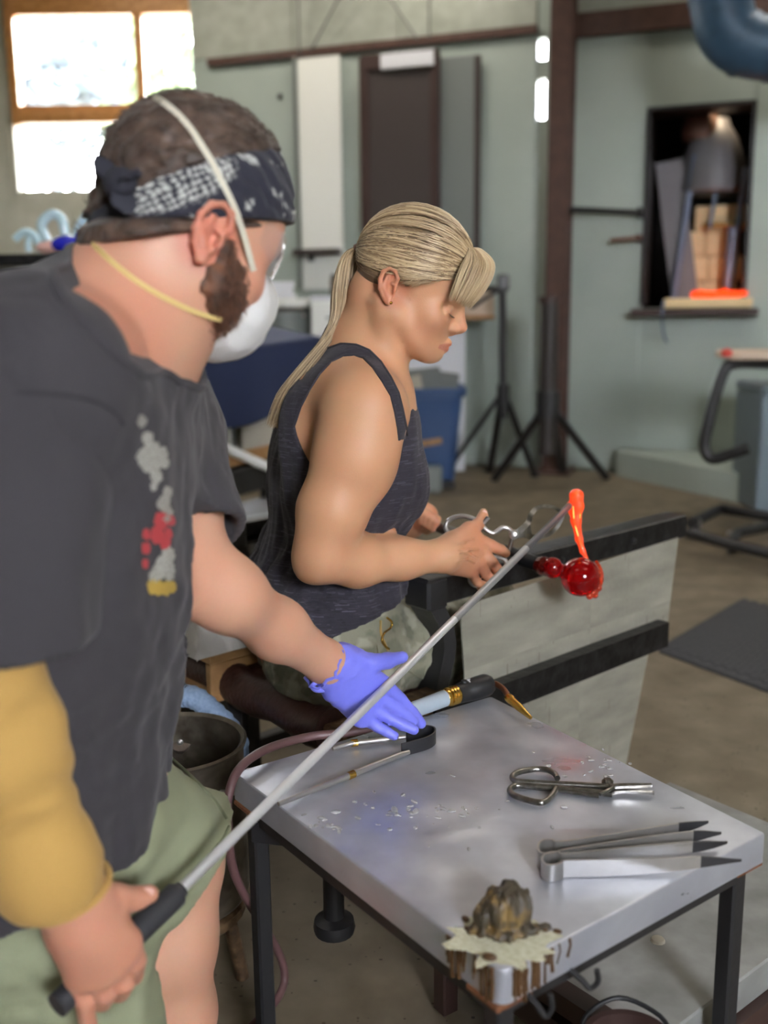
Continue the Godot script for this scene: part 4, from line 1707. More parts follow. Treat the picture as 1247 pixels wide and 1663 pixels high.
func make_counter() -> void:
	var d := 6.3
	var a := at(400, 500, d)
	var b := at(500, 492, d)
	var t := thing("white_table", "white topped table beyond the helper's mask", "table", on_depth(455, d))
	var y := a.y
	m_box(t, "top", Vector3(0.56, 0.05, 0.5), Vector3(b.x - 0.27, y + 0.026, -d - 0.2), M.white_face_and_sheen, 0.008)
	m_box(t, "apron", Vector3(0.5, 0.06, 0.02), Vector3(b.x - 0.27, y - 0.03, -d + 0.02), M.tan_top, 0.004)
	for s in [[-0.5, 0.0], [-0.04, 0.0], [-0.5, -0.4], [-0.04, -0.4]]:
		m_box(t, "leg", Vector3(0.04, y - 0.01, 0.04), Vector3(b.x + s[0], (y - 0.01) * 0.5, -d + s[1]), M.grey_sheet, 0.004)
	var wp := thing("paper_stack", "pile of white paper on the white table by the mask", "paper", Vector3(b.x - 0.25, y + 0.05, -d))
	for i in 3:
		m_box(wp, "sheet_bundle", Vector3(0.4 - 0.05 * i, 0.035, 0.3), Vector3(b.x - 0.3 + 0.02 * i, y + 0.064 + 0.036 * i, -d - 0.2), M.white_cabinet, 0.004, 0.1 * i)
	var g := thing("grey_bin", "dark grey bin under the white table", "bin", Vector3(at(462, 540, d - 0.1).x, 0, -d - 0.1))
	var gh: float = at(462, 506, d).y
	obj("tub", lathem([Vector2(0, 0), Vector2(0.13, 0), Vector2(0.17, gh - 0.02), Vector2(0.18, gh - 0.015), Vector2(0.18, gh), Vector2(0.165, gh), Vector2(0.12, 0.05), Vector2(0, 0.05)], 24), M.grey_sheet, g)
	obj("lid", lathem([Vector2(0.182, gh + 0.001), Vector2(0.182, gh + 0.014), Vector2(0.1, gh + 0.03), Vector2(0, gh + 0.032)], 24), M.dark_door, g)
	var c := thing("drawer_chest", "pale chest of drawers behind the woman's ponytail", "chest", on_depth(535, d - 0.3))
	var cx: float = at(540, 540, d - 0.3).x
	var cy: float = at(540, 480, d - 0.3).y
	m_box(c, "carcass", Vector3(0.26, cy, 0.4), Vector3(cx, cy * 0.5 + 0.001, -d - 0.0), M.white_cabinet, 0.006)
	for i in 5:
		var dw := m_box(c, "drawer", Vector3(0.25, cy * 0.17, 0.02), Vector3(cx, cy * (0.13 + 0.19 * i), -d + 0.205), M.white_face_and_sheen, 0.006)
		var hd := obj("handle", boxm(Vector3(0.08, 0.012, 0.012), Transform3D(Basis(), Vector3(cx, cy * (0.13 + 0.19 * i), -d + 0.222)), 0.003), M.grey_sheet, dw)
	var j := thing("brown_jar", "small brown jar standing on the pale chest of drawers", "jar", Vector3(cx + 0.01, cy + 0.002, -d - 0.05))
	obj("jar", lathem([Vector2(0, 0), Vector2(0.034, 0), Vector2(0.036, 0.01), Vector2(0.036, 0.095), Vector2(0.028, 0.105), Vector2(0, 0.105)], 20), M.jar_brown, j)
	obj("lid", lathem([Vector2(0, 0.105), Vector2(0.031, 0.105), Vector2(0.031, 0.125), Vector2(0, 0.127)], 20), M.black_plastic, j)
	# a dark bar shelf on the wall behind
	var sh := thing("wall_shelf", "dim little shelf on the wall above the white table", "shelf", wl(500, 410, 0.1))
	tag_part(sh, "board", wall_box(474, 405, 545, 413, 0.16, 0.18), M.dark_door)
	tag_part(sh, "bracket", wall_box(500, 412, 504, 424, 0.12, 0.14), M.black_paint)


func make_left_bench() -> void:
	var d := 4.6
	var a := at(-60, 408, d)
	var b := at(150, 412, d)
	var t := thing("black_bench", "black steel bench by the window wall, behind the helper's shoulder", "bench", Vector3(a.x, 0, -d))
	m_box(t, "top", Vector3(b.x - a.x, 0.05, 0.5), Vector3((a.x + b.x) * 0.5, b.y - 0.025, -d - 0.2), M.black_steel, 0.008)
	m_box(t, "front_panel", Vector3(b.x - a.x - 0.02, b.y - 0.16, 0.03), Vector3((a.x + b.x) * 0.5, (b.y - 0.16) * 0.5 + 0.1, -d), M.black_paint, 0.006)
	for s in [0.04, b.x - a.x - 0.04]:
		m_box(t, "leg", Vector3(0.05, b.y - 0.05, 0.05), Vector3(a.x + s, (b.y - 0.05) * 0.5, -d - 0.06), M.black_paint, 0.006)
	var y: float = b.y
	var arcs := [["glass_curl", "pale blue glass curl, tallest, arching to the right of the others", [[85, 412], [68, 372], [83, 353], [100, 360], [108, 392], [112, 408]], 0.022], ["glass_curl", "small pale blue glass curl, leftmost on the black bench", [[24, 388], [38, 376], [52, 378], [62, 392], [66, 408]], 0.017], ["glass_curl", "thin pale blue glass hoop between the two larger curls", [[47, 408], [46, 392], [50, 380]], 0.015], ["glass_curl", "pale blue glass curl half hidden by the helper's neck", [[128, 405], [124, 378], [136, 352], [150, 350]], 0.017]]
	for k in arcs:
		var pts := []
		for q in k[2]:
			pts.append(at(q[0], q[1], d - 0.0))
		var cv := curve(pts, 6)
		var base: Vector3 = pts[pts.size() - 1] if pts[pts.size() - 1].y < pts[0].y else pts[0]
		var g := obj(k[0], tubem(cv, k[3], 14), M.pale_blue_glass)
		tag(g, k[1], "glass piece", "blue glass curls on the black bench")
		var lowest := 10.0
		for p in cv:
			lowest = minf(lowest, p.y)
		g.position.y = y - lowest + k[3] * 0.6
	var f := MB.new()
	f.ball(Vector3.ZERO, Vector3(0.075, 0.04, 0.06), 18, 10)
	f.ball(Vector3(0.08, 0.012, 0.0), Vector3(0.06, 0.045, 0.05), 18, 10)
	var bl := obj("cobalt_lump", f.commit(60), M.cobalt)
	bl.position = at(112, 404, d - 0.03)
	bl.position.y = y + 0.038
	tag(bl, "deep blue glass lump lying on the black bench by the curls", "glass piece")
	var pk := MB.new()
	pk.ball(Vector3.ZERO, Vector3(0.07, 0.03, 0.05), 18, 10)
	var pl := obj("pink_dish", pk.commit(60), M.pink_glass)
	pl.position = Vector3(at(66, 420, d - 0.16).x, y + 0.028, -d + 0.0)
	tag(pl, "small pink and yellow glass dish at the bench edge", "dish")


func make_pipe_stand() -> void:
	var d := 4.6
	var t := thing("pipe_stand", "black bent tube stand with a plate top at the right edge", "stand", on(1200, 880, 0))
	var pts := curve([at(1300, 592, d - 0.1), at(1240, 590, d), at(1190, 591, d), at(1172, 612, d), at(1150, 690, d), at(1144, 726, d), at(1156, 745, d - 0.02), at(1186, 738, d - 0.06), at(1214, 728, d - 0.1)], 6)
	tag_part(t, "bent_tube", tubem(pts, 0.026, 14), M.black_paint)
	var a := at(1176, 566, d)
	tag_part(t, "plate", boxm(Vector3(0.5, 0.035, 0.3), Transform3D(Basis(Vector3.UP, -0.1), Vector3(a.x + 0.25, at(1200, 576, d).y, -d)), 0.008), M.tan_top)
	tag_part(t, "red_knob", lathem([Vector2(0, -0.02), Vector2(0.022, -0.015), Vector2(0.024, 0.01), Vector2(0, 0.022)], 14, Transform3D(Basis(), at(1180, 573, d - 0.17))), M.red_plastic)
	var w := 0.032
	var bars := [[[1122, 850], [1170, 826], [1262, 842]], [[1118, 866], [1186, 884], [1262, 902]], [[1186, 884], [1196, 866], [1262, 852]]]
	for q in bars:
		var pp := []
		for k in q:
			pp.append(on(k[0], k[1], 0.085))
		tag_part(t, "base_bar", tubem(pp, w * 0.8, 8), M.black_paint)
	tag_part(t, "upright", tubem([on(1262, 872, 0.085), Vector3(on(1262, 872, 0.085).x, at(1262, 590, d).y, on(1262, 872, 0.085).z)], 0.026, 12), M.black_paint)
	for q in [[1187, 884], [1130, 862], [1262, 905]]:
		var c := on(q[0], q[1], 0.04)
		c.y = 0.036
		tag_part(t, "caster", tubem([c + Vector3(-0.012, 0, 0.0), c + Vector3(0.012, 0, 0.0)], 0.035, 18), M.rubber_grey)
		tag_part(t, "caster_fork", boxm(Vector3(0.04, 0.05, 0.03), Transform3D(Basis(), c + Vector3(0, 0.04, 0)), 0.006), M.stainless)
	var s := thing("steel_case", "bluish steel case at the right edge behind the bent tube stand", "case", on(1250, 800, 0))
	var e := on(1226, 832, 0)
	m_box(s, "body", Vector3(0.5, 0.62, 0.4), Vector3(e.x + 0.25, 0.312, e.z - 0.2), M.case_blue, 0.01)
	m_box(s, "lid", Vector3(0.51, 0.05, 0.41), Vector3(e.x + 0.25, 0.648, e.z - 0.2), M.case_blue, 0.01)


# ---------------------------------------------------------------- the gaffer's bench, and the table beside it
const U := Vector3(0.754, 0, -0.657)     # the way the rails run, away from the seat
const W := Vector3(-0.657, 0, -0.754)    # from the near rail to the far one
const RAIL := Vector3(0.078, 0.64, -1.726)
const SEAT := 0.452
const TOP := 0.47


# a point of the bench: along the rail, across it, height
func bp(u: float, w: float, y: float) -> Vector3:
	return Vector3(RAIL.x, y, RAIL.z) + U * u + W * w


# frame with x along the rail, y up, z towards the camera's side
func bf(u: float, w: float, y: float) -> Transform3D:
	return Transform3D(Basis(U, Vector3.UP, -W), bp(u, w, y))


# the near rail's upright plane as seen
func bpl(x: float, y: float, out := 0.0) -> Vector2:
	var p := on_plane(x, y, RAIL - W * out, W)
	return Vector2((p - RAIL).dot(U), p.y)


func make_bench() -> void:
	var t := thing("glass_bench", "glassblower's bench with black steel rails, galvanised side sheets and a leather seat", "bench", bp(0, 0, 0))
	t.basis = Basis(U, Vector3.UP, -W)
	for side in 2:
		var z := 0.0 if side == 0 else -0.70
		var ln := 0.80 if side == 0 else 0.52
		# rail: a channel with its web outwards and flanges on top and below
		var sec := PackedVector2Array([Vector2(0.0, 0), Vector2(0.0, -0.046), Vector2(-0.006, -0.05), Vector2(-0.06, -0.05), Vector2(-0.06, -0.043), Vector2(-0.012, -0.043), Vector2(-0.012, -0.007), Vector2(-0.06, -0.007), Vector2(-0.06, 0.0), Vector2(-0.05, 0.003), Vector2(-0.006, 0.003)])
		if side == 1:
			for i in sec.size():
				sec[i].x = -sec[i].x
		var m := MB.new()
		m.prism(sec, ln, Transform3D(Basis(Vector3(0, 0, 1), Vector3.UP, Vector3(-1, 0, 0)), Vector3(ln * 0.5, 0.64, z)))
		obj("rail", m.commit(30), M.black_steel, t)
		# bent flat bar that carries the rail's near end
		var arc := curve([Vector3(0.022, 0.638, z - 0.03 + side * 0.06), Vector3(0.016, 0.60, z - 0.03 + side * 0.06), Vector3(0.036, 0.565, z - 0.03 + side * 0.06), Vector3(0.052, 0.53, z - 0.03 + side * 0.06), Vector3(0.052, 0.49, z - 0.03 + side * 0.06), Vector3(0.036, 0.44, z - 0.03 + side * 0.06), Vector3(0.03, 0.41, z - 0.03 + side * 0.06)], 5)
		m = MB.new()
		m.strap(arc, 0.055, 0.03, Vector3(1, 0, 0))
		obj("rail_support", m.commit(40), M.black_paint, t)
		# end block of the rail
		m = MB.new()
		m.box(Vector3(0.05, 0.056, 0.066), Transform3D(Basis(), Vector3(0.02, 0.613, z - 0.03 + side * 0.06)), 0.005)
		obj("rail_end", m.commit(30), M.black_paint, t)
		# legs under both ends
		for u in [0.05, 0.44]:
			var y1 := 0.59 if u > 0.3 else 0.42
			obj("leg", boxm(Vector3(0.04, y1, 0.03), Transform3D(Basis(), Vector3(u, y1 * 0.5, z - 0.035 + side * 0.07)), 0.004), M.black_paint, t)
		obj("foot_bar", boxm(Vector3(0.4, 0.03, 0.03), Transform3D(Basis(), Vector3(0.25, 0.1, z - 0.035 + side * 0.07)), 0.004), M.black_paint, t)
	# galvanised sheets under the near rail
	var up := PackedVector2Array()
	for q in [[745, 985], [1099, 872], [1081, 1015], [753, 1125]]:
		up.append(bpl(q[0], q[1]))
	var m := MB.new()
	m.prism(up, 0.003, Transform3D(Basis(), Vector3(0, 0, 0.003)))
	obj("upper_sheet", m.commit(30), M.galvanised_side, t)
	var lo := PackedVector2Array()
	for q in [[800, 1130], [1054, 1050], [1017, 1236], [1008, 1262], [760, 1340]]:
		lo.append(bpl(q[0], q[1], -0.02))
	m = MB.new()
	m.prism(lo, 0.003, Transform3D(Basis(), Vector3(0, 0, -0.02)))
	obj("lower_sheet", m.commit(30), M.galvanised_side, t)
	# lower rail: its top catches the light
	var l0 := bpl(770, 1127, 0.03)
	var l1 := bpl(1084, 1010, 0.03)
	var l2 := bpl(1073, 1064, 0.03)
	var hgt := 0.056
	var sec2 := PackedVector2Array([Vector2(0.034, 0), Vector2(0.034, -hgt), Vector2(-0.02, -hgt), Vector2(-0.02, -hgt + 0.006), Vector2(0.026, -hgt + 0.006), Vector2(0.026, -0.006), Vector2(-0.02, -0.006), Vector2(-0.02, 0.0)])
	var dl := l1.x + 0.06
	var rail_dir := Vector3(l1.x - l0.x, l1.y - l0.y, 0).normalized()
	var c := Vector3((l0.x + l1.x) * 0.5, (l0.y + l1.y) * 0.5, 0)
	m = MB.new()
	var ll := Vector2(l1.x - l0.x, l1.y - l0.y).length() + 0.1
	m.prism(sec2, ll, Transform3D(Basis(Vector3(0, 0, 1), Vector3(0, 0, 1).cross(-rail_dir) * -1.0, -rail_dir), c - rail_dir * 0.05))
	obj("lower_rail", m.commit(30), M.black_steel, t)
	for u in [0.12, 0.36, 0.6]:
		obj("bolt", lathem([Vector2(0, 0), Vector2(0.007, 0), Vector2(0.007, 0.004), Vector2(0.004, 0.006), Vector2(0, 0.006)], 12, along(Vector3(u, 0.615, 0.0), Vector3(0, 0, 1))), M.black_paint, t)
	# seat: leather pad over planks, rear edge to the left
	var sx0 := -0.235
	var sx1 := 0.05
	m = MB.new()
	var pts := []
	for i in 9:
		pts.append(Vector3(sx0 + 0.03, SEAT - 0.035 - 0.006 * sin(i * 1.7), 0.0 - 0.02 - i * 0.052))
	m.tube(pts, 0.038, 18)
	obj("seat_roll", m.commit(50), M.leather, t)
	obj("seat_pad", boxm(Vector3(sx1 - sx0, 0.05, 0.62), Transform3D(Basis(), Vector3((sx0 + sx1) * 0.5 + 0.01, SEAT - 0.03, -0.36)), 0.014), M.leather, t)
	for i in 3:
		obj("seat_plank", boxm(Vector3(0.09, 0.035, 0.74), Transform3D(Basis(), Vector3(sx0 + 0.09 + i * 0.08, SEAT - 0.07, -0.36)), 0.004), M.scorched_wood, t)
	obj("end_plank", boxm(Vector3(0.26, 0.03, 0.06), Transform3D(Basis(), Vector3(sx0 + 0.14, SEAT - 0.035, -0.005)), 0.005), M.scorched_wood, t)
	obj("end_plate", boxm(Vector3(0.26, 0.06, 0.012), Transform3D(Basis(), Vector3(sx0 + 0.14, SEAT - 0.1, 0.02)), 0.003), M.black_paint, t)
	for q in [[sx0 + 0.03, -0.5], [sx0 + 0.03, -0.72], [0.0, -0.72]]:
		obj("seat_leg", boxm(Vector3(0.04, SEAT - 0.09, 0.04), Transform3D(Basis(), Vector3(q[0], (SEAT - 0.09) * 0.5, q[1] + 0.02)), 0.004), M.black_paint, t)
	obj("seat_beam", boxm(Vector3(0.03, 0.06, 0.76), Transform3D(Basis(), Vector3(sx0 + 0.2, SEAT - 0.115, -0.38)), 0.004), M.black_paint, t)


func make_table() -> void:
	var L := on(378, 1254, TOP)
	var Fc := on(814, 1580, TOP)
	var R := on(1243, 1352, TOP)
	var B := on(797, 1130, TOP)
	var c := (L + Fc + R + B) * 0.25
	var t := thing("steel_table", "low sheet steel topped table with wax runs down its front corner", "table", Vector3(c.x, 0, c.z))
	# top: a tray turned upside down, edges folded down and the corner a little rounded
	var out := []
	var cs := [L, Fc, R, B]
	var rr := [0.004, 0.016, 0.004, 0.006]
	for i in 4:
		var p: Vector3 = cs[i]
		var a: Vector3 = (cs[(i + 3) % 4] - p).normalized()
		var b: Vector3 = (cs[(i + 1) % 4] - p).normalized()
		for k in 7:
			var q := k / 6.0
			out.append(p + a * rr[i] * (1 - q) * (1 - q) + b * rr[i] * q * q)
	var m := MB.new()
	var n := out.size()
	var rings := [[-0.040, 0.0], [-0.0035, 0.0], [-0.0012, 0.0012], [0.0, 0.004]]
	for g in rings:
		for p in out:
			var d: Vector3 = p - c
			d.y = 0
			var q: Vector3 = p - d.normalized() * g[1] - t.position
			m.vert(Vector3(q.x, TOP + g[0], q.z), Vector2(q.x, q.z))
	for i in rings.size() - 1:
		for j in n:
			var k := (j + 1) % n
			m.quad(i * n + j, i * n + k, (i + 1) * n + k, (i + 1) * n + j)
	var mid := m.vert(Vector3(0, TOP, 0))
	for j in n:
		m.tri(mid, (rings.size() - 1) * n + j, (rings.size() - 1) * n + (j + 1) % n)
	var top := obj("table_top", m.commit(30), M.table_top, t)
	# wax that has run over the front corner
	var r := RandomNumberGenerator.new()
	r.seed = 12
	var e1 := (L - Fc).normalized()
	var e2 := (R - Fc).normalized()
	var runs := MB.new()
	var o1 := e1.cross(Vector3.UP) * (1.0 if e1.cross(Vector3.UP).dot(Fc - c) > 0 else -1.0)
	var o2 := e2.cross(Vector3.UP) * (1.0 if e2.cross(Vector3.UP).dot(Fc - c) > 0 else -1.0)
	for i in 40:
		var first := i < 20
		var e := e1 if first else e2
		var o := o1 if first else o2
		var u := 0.014 + pow(r.randf(), 1.4) * (0.07 if first else 0.085)
		var s: float = 0.0 if r.randf() < 0.6 else r.randf_range(0.0, 0.012)
		var len := r.randf_range(0.012, 0.044)
		var w := r.randf_range(0.0008, 0.0034)
		var p0 := Fc + e * u + o * 0.0004 - t.position
		p0.y = TOP - 0.002 - s
		runs.tube([p0, p0 - Vector3(0, len * 0.4, 0) + e * r.randf_range(-0.002, 0.002), p0 - Vector3(0, len, 0) + e * r.randf_range(-0.003, 0.003)], [w, w * 0.8, w * 0.9], 8, true, 1.0)
	var wx := obj("wax_run", runs.commit(60), M.wax_brown, t)
	wx.set_meta("kind", "stuff")
	# pale wax film on the steel
	var film := MB.new()
	var centre := on(815, 1532, TOP)
	var ang := 40
	var cc := film.vert(centre - t.position + Vector3.UP * 0.0012)
	var nz := FastNoiseLite.new()
	nz.seed = 5
	nz.frequency = 0.9
	var edge := []
	for i in ang:
		var a := TAU * i / ang
		var dir := Vector3(cos(a), 0, sin(a))
		var rad := 0.055 * (1.0 + 0.55 * nz.get_noise_2d(cos(a) * 2.0, sin(a) * 2.0))
		if dir.dot((Fc - c).normalized()) > 0.3:
			rad *= 0.75
		edge.append(film.vert(centre + dir * rad - t.position + Vector3.UP * 0.0004))
	for i in ang:
		film.tri(cc, edge[(i + 1) % ang], edge[i])
	obj("wax_film", film.commit(60), M.wax_pale, t)
	# frame of square tube and legs
	var ins := []
	for p in cs:
		var d: Vector3 = c - p
		d.y = 0
		ins.append(p + d.normalized() * 0.035 - t.position)
	for i in 4:
		var a: Vector3 = ins[i]
		var b: Vector3 = ins[(i + 1) % 4]
		var sm := MB.new()
		sm.strap([Vector3(a.x, TOP - 0.053, a.z), Vector3(b.x, TOP - 0.053, b.z)], 0.024, 0.026, Vector3.UP)
		obj("frame_bar", sm.commit(30), M.black_paint, t)
		var cor := PackedVector2Array()
		obj("leg", boxm(Vector3(0.024, TOP - 0.05, 0.024), Transform3D(Basis(Vector3.UP, 0.62), Vector3(a.x, (TOP - 0.05) * 0.5, a.z)), 0.003), M.black_paint, t)
		obj("corner_gusset", boxm(Vector3(0.05, 0.008, 0.05), Transform3D(Basis(Vector3.UP, 0.62), Vector3(a.x, TOP - 0.044, a.z)), 0.002), M.rust_paint, t)
	# lower bars and the swivel post under the top
	var bar := MB.new()
	bar.strap([Vector3(ins[0].x, 0.395, ins[0].z), Vector3(ins[0].x, 0.395, ins[0].z).lerp(Vector3(ins[2].x, 0.395, ins[2].z), 0.45)], 0.05, 0.03, Vector3.UP)
	obj("cross_bar", bar.commit(30), M.black_paint, t)
	var sp := on(543, 1512, 0.185) - t.position
	var b2 := MB.new()
	b2.strap([sp + Vector3(-0.02, 0.185, -0.03), sp + Vector3(0.09, 0.21, 0.02)], 0.05, 0.03, Vector3.UP)
	obj("swivel_arm", b2.commit(30), M.black_paint, t)
	obj("swivel_post", lathem([Vector2(0, 0.0), Vector2(0.03, 0.0), Vector2(0.032, 0.008), Vector2(0.03, 0.02), Vector2(0.016, 0.026), Vector2(0.015, 0.2), Vector2(0, 0.2)], 20, Transform3D(Basis(), sp)), M.black_paint, t)
	# hooks hung under the front edge
	for q in [[[855, 1612], [872, 1633], [886, 1650], [896, 1636], [893, 1614]], [[925, 1575], [945, 1592], [958, 1605], [971, 1594], [969, 1575]]]:
		var d: float = 0.92 if q[0][0] < 900 else 0.955
		var pts := []
		for k in q:
			pts.append(at(k[0], k[1], d) - t.position)
		obj("hook", tubem(curve(pts, 6), 0.0032, 10), M.black_paint, t)


func make_low_platform() -> void:
	var h := 0.2
	var A := on(1064, 1694, h)
	var Rr := on(1247, 1558, h)
	var Lf := on(900, 1588, h)
	var e1 := (Rr - A).normalized()
	var e2 := (Lf - A).normalized()
	var q := [A, A + e1 * 0.62, A + e1 * 0.62 + e2 * 0.42, A + e2 * 0.42]
	var t := thing("steel_platform", "low grey sheet steel platform on the floor beyond the right side of the table", "platform", Vector3(A.x, 0, A.z))
	var m := MB.new()
	var o := []
	for p in q:
		o.append(p - t.position)
	m.slab(o, h - 0.05, h, 0.003)
	obj("platform_top", m.commit(30), M.platform_sheet, t)
	for i in 4:
		var s := MB.new()
		var a: Vector3 = o[i]
		var b: Vector3 = o[(i + 1) % 4]
		s.strap([Vector3(a.x, h - 0.068, a.z), Vector3(b.x, h - 0.068, b.z)], 0.03, 0.034, Vector3.UP)
		obj("frame_bar", s.commit(30), M.brown_dark, t)
		obj("leg", boxm(Vector3(0.03, h - 0.06, 0.03), Transform3D(Basis(Vector3.UP, 0.6), Vector3(a.x, (h - 0.06) * 0.5, a.z).lerp(Vector3(o[(i + 2) % 4].x, (h - 0.06) * 0.5, o[(i + 2) % 4].z), 0.03)), 0.003), M.brown_dark, t)
	var s2 := MB.new()
	var ang0: Vector3 = o[0] + Vector3(-0.014, 0, 0.0)
	var ang1: Vector3 = o[3] + Vector3(-0.014, 0, 0.0)
	s2.strap([Vector3(ang0.x, h - 0.01, ang0.z), Vector3(ang1.x, h - 0.01, ang1.z)], 0.03, 0.03, Vector3.UP)
	obj("edge_angle", s2.commit(30), M.brown_dark, t)
	var ch := obj("plaster_chip", lathem([Vector2(0, 0.006), Vector2(0.009, 0.004), Vector2(0.011, 0.0), Vector2(0, 0)], 10, Transform3D(Basis(), on(1068, 1528, h))), M.card)
	tag(ch, "small pale chip lying on the low grey platform", "chip")
	# bucket in front of it
	var bc := on(1022, 1690, 0.27)
	var b := thing("dark_bucket", "dark brown bucket rim at the very bottom right, before the platform", "bucket", Vector3(bc.x, 0, bc.z))
	obj("tub", lathem([Vector2(0, 0), Vector2(0.036, 0), Vector2(0.04, 0.01), Vector2(0.052, 0.255), Vector2(0.056, 0.262), Vector2(0.055, 0.27), Vector2(0.049, 0.268), Vector2(0.044, 0.2), Vector2(0, 0.2)], 36), M.brown_dark, b)
	obj("bail", tubem(curve([Vector3(-0.055, 0.262, 0.0), Vector3(-0.045, 0.275, -0.035), Vector3(0.0, 0.284, -0.057), Vector3(0.045, 0.275, -0.035), Vector3(0.055, 0.262, 0.0)], 5), 0.003, 8), M.black_paint, b)


func make_pot() -> void:
	var h := 0.43
	var c := on(281, 1204, h)
	var t := thing("steel_pot", "stainless stock pot of dark water behind the helper's raised knee", "pot", Vector3(c.x, 0.15, c.z))
	var r := 0.112
	var y := h - 0.15
	obj("pot", lathem([Vector2(0, 0), Vector2(r - 0.02, 0), Vector2(r - 0.006, 0.008), Vector2(r, 0.02), Vector2(r, y - 0.006), Vector2(r + 0.005, y - 0.004), Vector2(r + 0.006, y), Vector2(r + 0.002, y + 0.003), Vector2(r - 0.004, y - 0.002), Vector2(r - 0.004, 0.02), Vector2(r - 0.02, 0.008), Vector2(0, 0.006)], 56), M.pot_steel, t)
	obj("water", lathem([Vector2(r - 0.005, y - 0.105), Vector2(0, y - 0.104)], 40), M.water, t)
	for a in [0.4, 3.6]:
		var d := Vector3(cos(a), 0, sin(a))
		var sd := Vector3(-sin(a), 0, cos(a))
		obj("handle", tubem(curve([d * r + sd * 0.04 + Vector3.UP * (y - 0.05), d * (r + 0.025) + sd * 0.036 + Vector3.UP * (y - 0.045), d * (r + 0.03) + Vector3.UP * (y - 0.043), d * (r + 0.025) - sd * 0.036 + Vector3.UP * (y - 0.045), d * r - sd * 0.04 + Vector3.UP * (y - 0.05)], 5), 0.005, 10), M.stainless, t)
	obj("rivet", lathem([Vector2(0, 0), Vector2(0.006, 0), Vector2(0.005, 0.003), Vector2(0, 0.005)], 12, along(Vector3(-0.012, y - 0.05, -r + 0.004), Vector3(0.1, 0, 1))), M.stainless, t)
	var st := thing("pot_stool", "small dark stool under the stock pot", "stool", Vector3(c.x, 0, c.z))
	obj("seat", lathem([Vector2(0, 0.125), Vector2(0.1, 0.125), Vector2(0.105, 0.13), Vector2(0.105, 0.145), Vector2(0.1, 0.149), Vector2(0, 0.149)], 28), M.scorched_wood, st)
	for a in 3:
		var d := Vector3(cos(a * TAU / 3), 0, sin(a * TAU / 3))
		obj("leg", tubem([d * 0.075 + Vector3.UP * 0.126, d * 0.095], 0.012, 10), M.scorched_wood, st)
	var wb := thing("wooden_block", "wet wooden shaping block standing in the pot of dark water", "block", on(292, 1222, 0.35))
	tag_part(wb, "block", tubem([on(295, 1240, 0.30), on(293, 1203, 0.382)], [0.02, 0.019], 14), M.wet_wood)
	tag_part(wb, "handle", tubem([on(296, 1244, 0.27), on(295, 1240, 0.30)], 0.012, 10), M.wet_wood)
	# paddle handle wrapped in cloth across the pot's far rim
	var p0 := at(225, 1078, 1.83)
	var p1 := at(306, 1130, 1.74)
	var pd := thing("wrapped_paddle", "dark tool handle wrapped in pale blue cloth on the pot's far rim", "tool", p1)
	tag_part(pd, "handle", tubem([p0, p1], 0.016, 14), M.black_plastic)
	var cl := curve([at(300, 1130, 1.745), at(318, 1134, 1.735), at(345, 1155, 1.72), at(372, 1180, 1.70), at(390, 1206, 1.69), at(393, 1232, 1.70)], 6)
	var rad := []
	for i in cl.size():
		rad.append(0.024 - 0.012 * pow(float(i) / cl.size(), 2.0) + 0.0015 * sin(i * 2.1))
	rad[0] = 0.016
	tag_part(pd, "cloth_wrap", tubem(cl, rad, 16, true, 0.8), M.denim_cloth)


